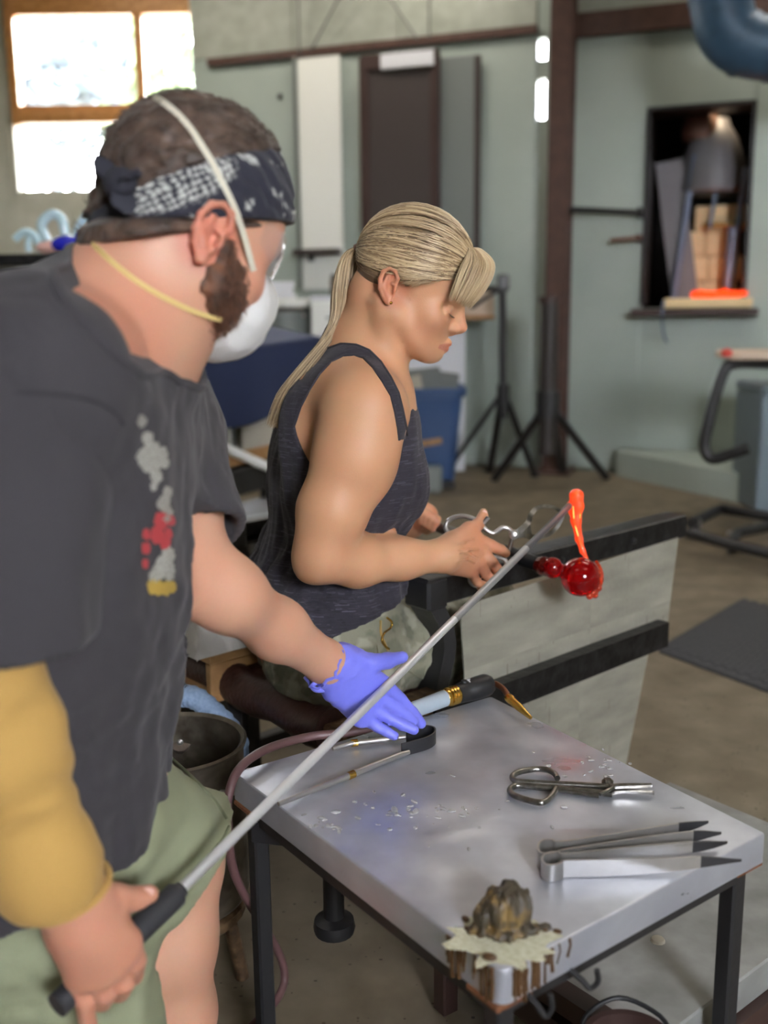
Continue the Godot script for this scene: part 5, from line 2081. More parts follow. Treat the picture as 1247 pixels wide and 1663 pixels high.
func make_seat_things() -> void:
	# wooden box and the cloth on it, at the far end of the seat
	var t := thing("wooden_box", "open fronted wooden box under the grey cloth, left end of the bench", "box", bp(-0.1, 0.5, 0))
	var a := on_plane(345, 1065, bp(-0.25, 0.0, 0), U)
	var c := bp(-0.255, 0.0, 0)
	# front face across the rails (along W), seen from behind the seat
	var wf0 := (on_plane(345, 1080, c, U) - RAIL).dot(W)
	var yt: float = on_plane(330, 1060, c, U).y
	var yb: float = on_plane(300, 1118, c, U).y
	var bx := Basis(W, Vector3.UP, U)
	var ln := 0.34
	var dp := 0.12
	var o := bp(-0.26, wf0 + ln * 0.5, (yt + yb) * 0.5)
	var m := MB.new()
	var hh := yt - yb
	m.box(Vector3(ln, 0.016, dp), Transform3D(bx, o + Vector3.UP * (hh * 0.5 - 0.008) + U * dp * 0.5), 0.002)
	obj_at(t, "lid", m, M.wood)
	m = MB.new()
	m.box(Vector3(ln, 0.016, dp), Transform3D(bx, o - Vector3.UP * (hh * 0.5 - 0.008) + U * dp * 0.5), 0.002)
	obj_at(t, "bottom", m, M.wood)
	for s in [-1, 1]:
		m = MB.new()
		m.box(Vector3(0.018, hh - 0.03, dp), Transform3D(bx, o + W * (s * (ln * 0.5 - 0.009)) + U * dp * 0.5), 0.002)
		obj_at(t, "side", m, M.wood)
	m = MB.new()
	m.box(Vector3(ln - 0.03, hh - 0.03, 0.01), Transform3D(bx, o + U * (dp - 0.006)), 0.002)
	obj_at(t, "back", m, M.dark_void)
	for s in [-1, 1]:
		m = MB.new()
		m.box(Vector3(0.03, yb + 0.01, 0.03), Transform3D(bx, Vector3(o.x, (yb + 0.0) * 0.5, o.z) + W * (s * (ln * 0.5 - 0.03)) + U * dp * 0.5), 0.002)
		obj_at(t, "support", m, M.black_paint)
	# crumpled cloth
	var nz := FastNoiseLite.new()
	nz.seed = 77
	nz.frequency = 7.0
	nz.fractal_octaves = 3
	var rows := []
	for i in 46:
		var row := []
		for j in 60:
			var u := -0.012 + 0.20 * i / 45.0
			var w := 0.012 + 0.38 * j / 59.0
			var p := bp(-0.28 + u, wf0 - 0.02 + w, 0)
			var fold := 1.0 - absf(nz.get_noise_2d(u * 1.6, w * 0.8)) * 2.0
			var fold2 := 1.0 - absf(nz.get_noise_2d(u * 3.4 + 3.0 + w, w * 2.2)) * 2.0
			var edge := sqrt(clampf(minf(minf(i, 45 - i), minf(j, 59 - j)) / 7.0, 0, 1))
			var y := yt + 0.004 + edge * (0.016 + 0.036 * fold + 0.020 * fold2 + 0.045 * sin(3.1 * j / 59.0))
			p.y = y
			row.append(p)
		rows.append(row)
	for r in rows:
		r.reverse()
	var cl := thing("grey_cloth", "crumpled pale grey cloth heaped on the wooden box behind the helper's arm", "cloth", bp(-0.2, wf0 + 0.15, yt))
	m = MB.new()
	m.thick_sheet(rows, 0.003)
	obj_at(cl, "drape", m, M.grey_cloth, 60)


func obj_at(o: Node3D, called: String, m: MB, material: Material, angle := 30.0) -> MeshInstance3D:
	return tag_part(o, called, m.commit(angle), material)


# ---------------------------------------------------------------- tools on the table
func tpt(q: Array, h: float) -> Vector3:
	return on(q[0], q[1], TOP + h)


func tpts(list: Array, h: float) -> Array:
	var out := []
	for q in list:
		out.append(on(q[0], q[1], TOP + (q[2] if q.size() > 2 else h)))
	return out


func make_tools() -> void:
	# shears of bent rod
	var r := 0.0042
	var t := thing("shears", "bent rod shears with open loop handles, lying above the tweezers", "shears", on(960, 1285, TOP))
	var a := tpts([[994, 1279], [960, 1276], [900, 1273], [850, 1270], [836, 1268], [832, 1261], [842, 1254], [868, 1249], [888, 1250], [900, 1256], [905, 1264]], 0.0075)
	tag_part(t, "handle", tubem(curve(a, 5), r, 12), M.tool_steel)
	a = tpts([[994, 1290], [960, 1286], [900, 1280], [848, 1276], [834, 1277], [828, 1284], [838, 1293], [868, 1302], [884, 1302], [896, 1292], [903, 1280]], 0.0055)
	tag_part(t, "handle", tubem(curve(a, 5), r, 12), M.tool_steel)
	tag_part(t, "handle_bar", tubem(tpts([[905, 1283], [972, 1293]], 0.005), 0.0028, 10), M.tool_steel)
	tag_part(t, "pivot", lathem([Vector2(0, 0), Vector2(0.008, 0), Vector2(0.008, 0.01), Vector2(0.005, 0.013), Vector2(0, 0.013)], 16, Transform3D(Basis(), on(986, 1279, TOP))), M.tool_steel)
	for q in [[[990, 1277], [1020, 1276], [1058, 1275], 0.011], [[976, 1288], [1010, 1284], [1062, 1288], 0.006]]:
		var m := MB.new()
		m.strap(tpts([q[0], q[1], q[2]], q[3]), [0.009, 0.0085, 0.006], 0.0035, Vector3.UP)
		tag_part(t, "blade", m.commit(30), M.tool_steel)
	tag_part(t, "catch", tubem(tpts([[974, 1290, 0.01], [990, 1282, 0.013], [996, 1279, 0.011]], 0.0), 0.0026, 8), M.tool_steel)
	# two spring tweezers standing on their edges
	var sets := [["steel tweezers standing on edge, the pair farther from the wax lump", [[1150, 1331, 0], [1115, 1336], [1010, 1352], [912, 1366], [897, 1363], [882, 1364], [874, 1372], [876, 1383], [890, 1386], [906, 1383], [925, 1378], [1060, 1358], [1135, 1350], [1171, 1349, 0]]],
		["steel tweezers standing on edge, the pair nearer the wax lump", [[1181, 1364, 0], [1140, 1367], [1020, 1376], [922, 1386], [906, 1383], [888, 1385], [880, 1394], [886, 1403], [900, 1404], [914, 1399], [922, 1397], [1060, 1394], [1150, 1392], [1204, 1393, 0]]]]
	for k in sets:
		var tw := thing("tweezers", k[0], "tweezers", on(900, 1400, TOP), "tweezers on the table")
		var list: Array = k[1]
		var n := list.size()
		# centre line at the top edge, bent round the spring; height falls towards the tips
		var pts := []
		var tops := []
		for i in n:
			var e := minf(i, n - 1 - i)
			var hh: float = 0.022 if e > 2 else [0.017, 0.0205, 0.0215][int(e)]
			tops.append(hh)
			pts.append(on(list[i][0], list[i][1], TOP + hh))
		var cv := curve(pts, 6)
		var m := MB.new()
		var mt := [MB.new(), MB.new()]
		var rows := []
		var cn := cv.size()
		for i in cn:
			var f := minf(i, cn - 1 - i) / (cn * 0.5)
			var low := lerpf(0.0125, 0.0008, smoothstep(0.0, 0.42, f))
			var hi := lerpf(0.0155, 0.0222, smoothstep(0.0, 0.2, f))
			var dir: Vector3 = cv[mini(i + 1, cn - 1)] - cv[maxi(i - 1, 0)]
			dir.y = 0
			var sd := dir.normalized().cross(Vector3.UP) * (0.0011 if f > 0.02 else 0.0005)
			var p := Vector3(cv[i].x, 0, cv[i].z)
			rows.append([p + sd + Vector3.UP * (TOP + low), p + sd + Vector3.UP * (TOP + hi), p - sd + Vector3.UP * (TOP + hi), p - sd + Vector3.UP * (TOP + low)])
		var tip := int(cn * 0.09)
		var segs := [[0, tip, "tip", M.burnt_steel], [tip, cn - 1 - tip, "spring_arm", M.stainless], [cn - 1 - tip, cn - 1, "tip", M.burnt_steel]]
		for s in segs:
			var sm := MB.new()
			var part := rows.slice(s[0], s[1] + 1)
			sm.sheet(part, true)
			sm.face([part[0][0], part[0][1], part[0][2], part[0][3]])
			var z: Array = part[part.size() - 1]
			sm.face([z[3], z[2], z[1], z[0]])
			tag_part(tw, s[2], sm.commit(40), s[3])
		var wd := on(list[10][0], list[10][1], TOP + 0.012)
		if k[0].ends_with("nearer the wax lump"):
			tag_part(tw, "weld", boxm(Vector3(0.004, 0.021, 0.004), Transform3D(Basis(), wd + Vector3(0.0, 0, 0.0008)), 0.001), M.galvanised)
	# jacks: a flat spring bow and two long arms
	var j := thing("jacks", "long steel jacks with a flat bow, under the gloved fingers", "jacks", on(680, 1210, TOP))
	var bow := curve(tpts([[652, 1218], [672, 1213], [695, 1206], [706, 1198], [704, 1190], [688, 1188], [660, 1196]], 0.011), 6)
	var bm := MB.new()
	bm.strap(bow, 0.0022, 0.02, Vector3.UP)
	tag_part(j, "spring_bow", bm.commit(40), M.burnt_steel)
	tag_part(j, "arm", tubem(tpts([[664, 1221], [648, 1226], [560, 1262], [452, 1306]], 0.007), [0.0035, 0.0045, 0.005, 0.0032], 12), M.stainless)
	tag_part(j, "arm", tubem(tpts([[664, 1196], [632, 1200], [572, 1207], [540, 1216]], 0.008), [0.003, 0.0038, 0.0042, 0.003], 12), M.stainless)
	for q in [[566, 1260], [570, 1207]]:
		var d: Vector3 = on(q[0] + 20, q[1] - (8 if q[1] > 1240 else 2), TOP) - on(q[0], q[1], TOP)
		tag_part(j, "ferrule", tubem([on(q[0], q[1], TOP + 0.0075), on(q[0], q[1], TOP + 0.0075) + d.normalized() * 0.01], 0.0056, 12), M.brass)
	# wax lump
	var wx := thing("wax_lump", "ragged lump of brown beeswax on the front corner of the table", "wax", on(820, 1505, TOP))
	var f := Field.new()
	f.h = 0.0013
	var c := on(818, 1478, TOP + 0.02)
	f.ell(c + Vector3(0, 0.0, 0), Vector3(0.027, 0.022, 0.021), 0.01)
	f.ell(c + Vector3(0.006, 0.01, -0.003), Vector3(0.022, 0.016, 0.017), 0.006)
	f.ell(c + Vector3(-0.019, -0.004, 0.004), Vector3(0.012, 0.012, 0.012), 0.003)
	f.ell(c + Vector3(0.0, -0.016, 0.008), Vector3(0.03, 0.006, 0.02), 0.004)
	f.ell(c + Vector3(0.026, -0.018, 0.004), Vector3(0.02, 0.003, 0.008), 0.004)
	f.ell(c + Vector3(-0.026, -0.018, 0.01), Vector3(0.012, 0.003, 0.008), 0.004)
	var n := FastNoiseLite.new()
	n.seed = 9
	n.frequency = 55.0
	n.fractal_octaves = 3
	f.warp = func(p: Vector3) -> float:
		var q := p - c
		return n.get_noise_3d(q.x * 1.3, q.y * 0.35, q.z) * 0.0055 - 0.001
	f.cuts = [[Vector3(0, TOP + 0.0006, 0), Vector3.DOWN]]
	var paint := func(p: Vector3, nn: Vector3) -> Color:
		var k := clampf(n.get_noise_3d(p.x * 0.6 + 3.0, p.y * 0.6, p.z * 0.6) * 1.6 + 0.35, 0, 1)
		return Color(0.052, 0.040, 0.026).lerp(Color(0.2, 0.13, 0.05), k * k * k)
	tag_part(wx, "wax", f.mesh(paint), M.wax_lump)
	# crumbs and glass chips
	var rr := RandomNumberGenerator.new()
	rr.seed = 21
	for q in [[795, 1554, 0.008], [885, 1508, 0.005], [756, 1492, 0.006], [760, 1508, 0.005], [905, 1512, 0.005]]:
		var m := MB.new()
		var p := on(q[0], q[1], TOP + q[2] * 0.35)
		m.ball(p, Vector3(q[2], q[2] * 0.4, q[2] * 0.7), 9, 6, Basis(Vector3.UP, rr.randf() * 3.0))
		var wxc := obj("wax_crumb", m.commit(60), M.wax_brown)
		tag(wxc, "dark crumb of wax scattered round the wax lump on the table", "wax", "wax crumbs on the table")
	var spots := []
	for i in 46:
		spots.append([rr.randfn(700, 70), rr.randfn(1322, 13)])
	for i in 20:
		spots.append([rr.randfn(975, 22), rr.randfn(1240, 12)])
	for i in 16:
		spots.append([rr.randfn(535, 18), rr.randfn(1335, 9)])
	for i in 12:
		spots.append([rr.randf_range(640, 960), rr.randf_range(1210, 1380)])
	for i in spots.size():
		var q: Array = spots[i]
		var s := rr.randf_range(0.0009, 0.0034) * (1.5 if i % 7 == 0 else 1.0)
		var m := MB.new()
		var p := on(q[0], q[1], TOP + s * 0.3)
		m.ball(p, Vector3(s * rr.randf_range(1.0, 2.2), s * 0.45, s), 8, 5, Basis(Vector3.UP, rr.randf() * 3.0))
		var chip := obj("glass_chip", m.commit(60), M.chip_glass)
		tag(chip, "tiny clear glass chip among those strewn over the steel table top", "glass chip", "glass chips on the table")
	make_torch()


func make_torch() -> void:
	var h := 0.02
	var t := thing("torch", "black hand torch with brass fittings and a bent copper nozzle on the table's back edge", "torch", on(740, 1130, TOP))
	var p0 := on(636, 1166, TOP + h)
	var p1 := on(722, 1134, TOP + h)
	var p2 := on(752, 1124, TOP + h)
	var p3 := on(797, 1110, TOP + h + 0.004)
	tag_part(t, "tube", tubem([p0, p1], [0.0125, 0.0135], 20), M.grey_hose)
	var d := (p2 - p1).normalized()
	tag_part(t, "brass_fitting", lathem([Vector2(0, 0), Vector2(0.0135, 0), Vector2(0.0145, 0.002), Vector2(0.0145, 0.006), Vector2(0.0125, 0.0075), Vector2(0.0158, 0.009), Vector2(0.0158, 0.0125), Vector2(0.0145, 0.0135), Vector2(0.0158, 0.0145), Vector2(0.0158, 0.018), Vector2(0.0145, 0.019), Vector2(0.0158, 0.02), Vector2(0.0158, 0.0245), Vector2(0.014, 0.026), Vector2(0, 0.026)], 28, along(p1, d)), M.brass)
	var body := curve([p1 + d * 0.026, p2 + d * 0.004, p2.lerp(p3, 0.4), p2.lerp(p3, 0.75), p3], 4)
	var rad := []
	for i in body.size():
		var f := float(i) / (body.size() - 1)
		rad.append(0.0155 + 0.0035 * sin(f * 2.4) - 0.004 * smoothstep(0.8, 1.0, f))
	tag_part(t, "body", tubem(body, rad, 22), M.black_plastic)
	# raised ribs and the white label with small print
	var side := d.cross(Vector3.UP).normalized()
	var upv := side.cross(d)
	var lm := MB.new()
	var rows := []
	var b0: Vector3 = p2 + d * 0.008
	for i in 9:
		var row := []
		var a := -0.15 + 0.9 * i / 8.0
		for j in 9:
			var q := b0 + (p3 - p2).normalized() * (0.026 * j / 8.0)
			var rr := 0.0188
			var o := (upv * cos(a) - side * sin(a) * (1.0 if side.z < 0 else -1.0))
			row.append(q + o * rr)
		rows.append(row)
	lm.sheet(rows)
	var lab := tag_part(t, "label", lm.commit(60), label_mat())
	tag_part(t, "knob", lathem([Vector2(0, 0), Vector2(0.005, 0), Vector2(0.005, 0.004), Vector2(0, 0.005)], 14, along(p2 + d * 0.002 + upv * 0.016, upv)), M.black_plastic)
	var noz := curve([p3, on(806, 1111, TOP + h + 0.006), on(818, 1120, TOP + h + 0.004), on(827, 1134, TOP + h)], 6)
	tag_part(t, "nozzle", tubem(noz, 0.0048, 14), M.copper)
	var n1: Vector3 = noz[noz.size() - 1]
	var n2 := on(862, 1166, TOP + h - 0.014)
	var dl := (n2 - n1).length()
	tag_part(t, "brass_tip", lathem([Vector2(0, -0.004), Vector2(0.007, -0.004), Vector2(0.0076, 0.0), Vector2(0.0076, 0.006), Vector2(0.0066, 0.008), Vector2(0.0066, dl * 0.45), Vector2(0.003, dl), Vector2(0, dl)], 20, along(n1, n2 - n1)), M.brass)
	# hose: from the torch along the table edge and down to the floor
	var hp := curve([p0, on(610, 1180, TOP + 0.013), on(560, 1190, TOP + 0.01), on(505, 1196, TOP + 0.01), on(450, 1210, TOP + 0.012), on(412, 1228, TOP + 0.016), at(386, 1252, 1.33), at(373, 1284, 1.31), at(369, 1320, 1.30), at(376, 1400, 1.31), at(395, 1450, 1.34), at(432, 1510, 1.42), at(456, 1555, 1.46), at(462, 1592, 1.46), at(448, 1625, 1.43), at(420, 1655, 1.4), on(380, 1690, 0.01), on(300, 1740, 0.01)], 6)
	var hs := obj("hose", tubem(hp, 0.0065, 12), M.hose)
	tag(hs, "dull red rubber gas hose from the torch down past the table leg", "hose")


func label_mat() -> StandardMaterial3D:
	var im := Image.create(128, 128, false, Image.FORMAT_RGB8)
	im.fill(Color(0.9, 0.91, 0.93))
	var r := RandomNumberGenerator.new()
	r.seed = 4
	for line in 7:
		var x := 12
		while x < 112:
			var w := r.randi_range(4, 14)
			im.fill_rect(Rect2i(x, 14 + line * 15, mini(w, 116 - x), 6 if line != 2 else 8), Color(0.25, 0.26, 0.3))
			x += w + r.randi_range(3, 6)
	var m := StandardMaterial3D.new()
	m.resource_name = "torch_label"
	m.albedo_texture = ImageTexture.create_from_image(im)
	m.roughness = 0.5
	return m


# ---------------------------------------------------------------- rods and hot glass
func make_glass() -> void:
	var tip := at(926, 820, 1.87)
	var hand := at(282, 1456, 0.985)
	var butt := at(92, 1634, 0.86)
	var t := thing("punty_rod", "long steel punty rod crossing from the helper's grip to the hot bit of glass", "rod", hand)
	var dir := (tip - hand).normalized()
	tag_part(t, "rod", tubem([hand, hand.lerp(tip, 0.3), hand.lerp(tip, 0.58)], 0.0062, 16), M.rod_steel)
	tag_part(t, "rod_middle", tubem([hand.lerp(tip, 0.58), hand.lerp(tip, 0.82)], 0.0062, 16), M.rod_grey)
	tag_part(t, "hot_end", tubem([hand.lerp(tip, 0.82), tip], [0.0062, 0.006], 16), M.rod_dark)
	var bd := (hand - butt).normalized()
	var grip := curve([butt, butt.lerp(hand, 0.12), butt.lerp(hand, 0.25), butt.lerp(hand, 0.7), butt.lerp(hand, 0.97), hand + bd * 0.012], 3)
	var rad := []
	for i in grip.size():
		rad.append(0.0125 + (0.0015 if i > 2 else 0.0) - (0.005 if i > grip.size() - 3 else 0.0))
	tag_part(t, "grip", tubem(grip, rad, 20), M.grip_rubber)
	# gob on the rod's end, running down in a thread
	var g := thing("hot_glass", "glowing orange bit of glass on the rod's tip, trailing a thin thread", "molten glass", tip)
	var gob := Field.new()
	gob.h = 0.0016
	var gc := at(936, 805, 1.868)
	gob.ell(gc, Vector3(0.0125, 0.0115, 0.0125), 0.01)
	gob.chain([gc, at(938, 822, 1.868), at(935, 845, 1.868), at(940, 875, 1.866)], [0.01, 0.0105, 0.0088, 0.0065], 0.008)
	gob.chain([at(940, 875, 1.866), at(946, 895, 1.862), at(953, 908, 1.858)], [0.0065, 0.0045, 0.0032], 0.006)
	gob.bone(tip, at(928, 832, 1.869), 0.007, 0.006, 0.006)
	tag_part(g, "gob", gob.mesh(), M.hot_glass)
	tag_part(g, "thread", tubem(curve([at(951, 905, 1.859), at(956, 916, 1.855), at(961, 930, 1.85), at(963, 945, 1.84), at(962, 962, 1.832)], 6), [0.0033, 0.0032, 0.0031, 0.003, 0.003, 0.003, 0.0029, 0.0029, 0.0028, 0.0028, 0.0028, 0.0027, 0.0027, 0.0027, 0.0026, 0.0026, 0.0026, 0.0025, 0.0025, 0.0025, 0.0025, 0.0025, 0.0025, 0.0025, 0.0024], 10), M.thread_glass)
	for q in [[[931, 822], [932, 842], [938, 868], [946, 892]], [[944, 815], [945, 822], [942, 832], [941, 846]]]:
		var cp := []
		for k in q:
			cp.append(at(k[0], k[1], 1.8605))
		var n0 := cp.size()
		tag_part(g, "highlight_streak", tubem(curve(cp, 5), 0.0014, 8), M.highlight_glass)  # highlights on the hot glass, made as glowing strands
	var l := OmniLight3D.new()
	l.name = "hot_glass_glow"
	l.light_color = Color(1.0, 0.42, 0.12)
	l.light_energy = 0.0012
	l.light_size = 0.012
	l.omni_range = 12
	l.omni_attenuation = 2
	l.shadow_enabled = true
	l.position = at(937, 795, 1.848) - tip
	g.add_child(l)
	# ornament on the blowpipe
	var p0 := at(664, 838, 2.12)
	var p1 := at(872, 916, 1.86)
	var bpp := thing("blowpipe", "dark steel blowpipe from the woman's left fist across the bench rail", "blowpipe", p1)
	var back := p0 + (p0 - p1).normalized() * 0.45
	tag_part(bpp, "pipe", tubem([back, p0, p1.lerp(p0, 0.35)], 0.011, 16), M.pipe_steel)
	tag_part(bpp, "head", tubem([p1.lerp(p0, 0.36), p1.lerp(p0, 0.2), p1], [0.0115, 0.015, 0.0135], 18), M.black_steel)
	var dirp := (p1 - p0).normalized()
	var orn := thing("red_ornament", "deep red blown glass ornament on the pipe's end above the galvanised sheet", "ornament", at(940, 937, 1.83))
	var c1 := at(942, 937, 1.83)
	var c0 := at(897, 922, 1.845)
	var q0 := at(872, 916, 1.86)
	var ax := (c1 - q0).normalized()
	var f := Field.new()
	f.h = 0.0022
	f.ell(c1, Vector3(0.037, 0.0365, 0.037), 0.004)
	f.ell(c0, Vector3(0.0195, 0.02, 0.0195), 0.006)
	tag_part(orn, "bulb", f.mesh(), M.red_glass)
	tag_part(orn, "neck", lathem([Vector2(0.012, -0.004), Vector2(0.0165, 0.004), Vector2(0.0185, 0.012), Vector2(0.017, 0.018), Vector2(0.0185, 0.022), Vector2(0.012, 0.03), Vector2(0, 0.03)], 24, along(q0, ax)), M.neck_glass)
	# bits of clear glass laid on by the thread
	var cl := MB.new()
	var k := [at(962, 962, 1.812), at(966, 948, 1.815), at(968, 935, 1.82), at(965, 925, 1.824)]
	for i in k.size():
		cl.ball(k[i], Vector3(0.008 - 0.001 * i, 0.007, 0.007), 14, 9)
	for q in [[972, 930, 1.82], [975, 941, 1.822], [972, 955, 1.82], [966, 966, 1.818], [957, 968, 1.812]]:
		cl.ball(at(q[0], q[1], q[2]), Vector3(0.0065, 0.0065, 0.0065), 12, 8)
	tag_part(orn, "glass_bit", cl.commit(60), M.bit_glass)
	var tr := MB.new()
	tr.tube(curve([at(968, 912, 1.822), at(976, 926, 1.83), at(977, 944, 1.83), at(969, 962, 1.825), at(956, 972, 1.82)], 5), 0.003, 10)
	tag_part(orn, "glass_trail", tr.commit(60), M.bit_glass)


# diamond shears in the woman's right hand
func make_hand_shears() -> void:
	var t := thing("hand_shears", "polished steel shears with ring handles in the woman's right hand", "shears", at(830, 868, 1.78))
	var r := 0.0042
	var ring := curve([at(782, 850, 1.775), at(770, 843, 1.78), at(752, 838, 1.785), at(735, 841, 1.79), at(725, 850, 1.79), at(724, 860, 1.785), at(734, 869, 1.78), at(752, 870, 1.775), at(770, 866, 1.77)], 5, true)
	tag_part(t, "ring_handle", tubem(ring, r, 12, false, 1.0, Vector3.ZERO, true), M.stainless)
	tag_part(t, "shank", tubem(curve([at(782, 852, 1.775), at(790, 861, 1.775), at(800, 866, 1.775), at(808, 862, 1.775), at(815, 857, 1.775), at(824, 858, 1.775), at(834, 866, 1.778)], 5), r, 12), M.stainless)
	tag_part(t, "stop", tubem([at(785, 850, 1.772), at(793, 840, 1.772)], r * 0.9, 12), M.stainless)
	var ring2 := curve([at(786, 915, 1.77), at(800, 905, 1.775), at(818, 908, 1.78), at(822, 920, 1.775), at(810, 938, 1.765), at(790, 948, 1.755), at(770, 950, 1.755), at(764, 938, 1.76)], 5, true)
	tag_part(t, "ring_handle", tubem(ring2, r, 12, false, 1.0, Vector3.ZERO, true), M.stainless)
	tag_part(t, "shank", tubem(curve([at(818, 906, 1.777), at(826, 892, 1.778), at(830, 880, 1.778), at(834, 868, 1.78)], 5), r, 12), M.tool_steel)
	tag_part(t, "pivot_bolt", lathem([Vector2(0, -0.006), Vector2(0.0085, -0.006), Vector2(0.009, 0.002), Vector2(0.006, 0.004), Vector2(0.005, 0.007), Vector2(0, 0.008)], 16, along(at(834, 868, 1.776), Vector3(-0.1, 0.25, 1))), M.stainless)
	# two hooked blades, open like a beak
	var up := curve([at(832, 872, 1.782), at(846, 860, 1.79), at(858, 848, 1.8), at(862, 836, 1.81), at(872, 825, 1.82), at(888, 822, 1.83), at(904, 826, 1.84), at(914, 836, 1.845)], 5)
	var w := []
	for i in up.size():
		w.append(lerpf(0.012, 0.005, float(i) / up.size()))
	var m := MB.new()
	m.strap(up, w, 0.003, Vector3(-0.2, 0.25, 1).normalized())
	tag_part(t, "blade", m.commit(35), M.tool_steel)
	var lo := curve([at(834, 868, 1.784), at(850, 868, 1.79), at(862, 872, 1.8), at(874, 872, 1.81), at(890, 868, 1.825), at(903, 858, 1.835), at(911, 846, 1.84), at(915, 836, 1.845)], 5)
	m = MB.new()
	m.strap(lo, w, 0.003, Vector3(-0.2, 0.25, 1).normalized())
	tag_part(t, "blade", m.commit(35), M.tool_steel)
	var web := MB.new()
	web.face([at(834, 876, 1.786), at(836, 862, 1.786), at(860, 842, 1.803), at(864, 870, 1.803)])
	web.face([at(864, 870, 1.806), at(860, 842, 1.806), at(836, 862, 1.789), at(834, 876, 1.789)])
	tag_part(t, "blade_web", web.commit(20), M.tool_steel)


# ---------------------------------------------------------------- people
# a head's own frame: x to its left, y up, z forward
func head_frame(origin: Vector3, yaw_away: float, pitch_down: float, roll := 0.0) -> Transform3D:
	var a := deg_to_rad(yaw_away)
	var p := deg_to_rad(pitch_down)
	var f0 := Vector3(cos(a), 0, -sin(a))
	var f := f0 * cos(p) + Vector3.DOWN * sin(p)
	var u := f0 * sin(p) + Vector3.UP * cos(p)
	var l := u.cross(f)
	var b := Basis(l, u, f)
	if roll:
		b = Basis(f, deg_to_rad(roll)) * b
	return Transform3D(b, origin)


# adds an ear to a field; frame: x outwards, y up, z towards the face
func ear_shapes(f: Field, xf: Transform3D, s: float) -> void:
	var b := xf.basis.orthonormalized()
	var q := func(x: float, y: float, z: float) -> Vector3:
		return xf * (Vector3(x, y, z) * s)
	f.ell(q.call(0.004, 0.001, -0.003), Vector3(0.0055, 0.0275, 0.0155) * s, 0.004, b)
	var rim := [[0.004, 0.003, 0.006], [0.008, 0.014, 0.0115], [0.0105, 0.0245, 0.0065], [0.0125, 0.0275, -0.004], [0.0135, 0.022, -0.0135], [0.0135, 0.008, -0.0175], [0.012, -0.006, -0.0155], [0.009, -0.017, -0.0095], [0.006, -0.026, -0.001]]
	var pts := []
	for r in rim:
		pts.append(q.call(r[0], r[1], r[2]))
	for i in pts.size() - 1:
		f.bone(pts[i], pts[i + 1], 0.0034 * s, 0.0034 * s, 0.0022)
	f.ell(q.call(0.007, -0.024, 0.001), Vector3(0.0048, 0.0075, 0.0065) * s, 0.004, b)
	var c := f.ell(q.call(0.0125, -0.003, 0.002), Vector3(0.0085, 0.0115, 0.0075) * s, 0.003, b)
	f.carve(c)
	c = f.ell(q.call(0.012, 0.0155, -0.001), Vector3(0.005, 0.0085, 0.0075) * s, 0.003, b)
	f.carve(c)
	f.bone(q.call(0.0105, 0.014, -0.0065), q.call(0.0105, -0.002, -0.0105), 0.0027 * s, 0.0027 * s, 0.005)
	f.bone(q.call(0.0105, -0.002, -0.0105), q.call(0.0085, -0.0135, -0.003), 0.0027 * s, 0.0027 * s, 0.005)
	f.ell(q.call(0.0085, -0.005, 0.0095), Vector3(0.0035, 0.0055, 0.0035) * s, 0.003, b)
	f.bone(q.call(0.0085, 0.004, 0.002), q.call(0.0075, 0.003, 0.009), 0.002 * s, 0.0022 * s, 0.002)


# points on a rounded skull from one direction to another
func arc_on(c: Vector3, r: Vector3, a: Vector3, b: Vector3, n: int, lift: float, belly: float) -> Array:
	var u := ((a - c) / r).normalized()
	var v := ((b - c) / r).normalized()
	var out := []
	for i in n + 1:
		var t := float(i) / n
		var d := u.slerp(v, t)
		out.append(c + d * r * (1.0 + lift + belly * sin(PI * t)))
	return out


func strand(m: MB, pts: Array, r0: float, r1: float, c: Color) -> void:
	m.color = c
	var n := pts.size()
	var rad := PackedFloat32Array()
	rad.resize(n)
	for i in n:
		var t := float(i) / (n - 1)
		rad[i] = lerpf(r0, r1, t) * (0.35 + 0.65 * minf(1.0, minf(t, 1.0 - t) * 8.0))
	m.tube(pts, rad, 4, false)


func xfs(xf: Transform3D, pts: Array) -> Array:
	var out := []
	for p in pts:
		out.append(xf * p)
	return out


func skin_mat(called: String) -> StandardMaterial3D:
	var m := mat(called, Color.WHITE, 0.48, 0.0, M.fine, 0.012, 14.0)
	m.vertex_color_use_as_albedo = true
	m.subsurf_scatter_enabled = true
	m.subsurf_scatter_strength = 0.12
	m.metallic_specular = 0.45
	return m


func vc_mat(called: String, rough: float, bump: Texture2D, cm: float, scale: float, rim := 0.0) -> StandardMaterial3D:
	var m := mat(called, Color.WHITE, rough, 0.0, bump, cm, scale)
	m.vertex_color_use_as_albedo = true
	if rim > 0.0:
		m.rim_enabled = true
		m.rim = rim
	return m


func lin(r: float, g: float, b: float) -> Color:
	return Color(r / 255.0, g / 255.0, b / 255.0).srgb_to_linear()


func fold_noise(seed_: int, freq: float) -> FastNoiseLite:
	var n := FastNoiseLite.new()
	n.seed = seed_
	n.frequency = freq
	n.fractal_octaves = 2
	return n


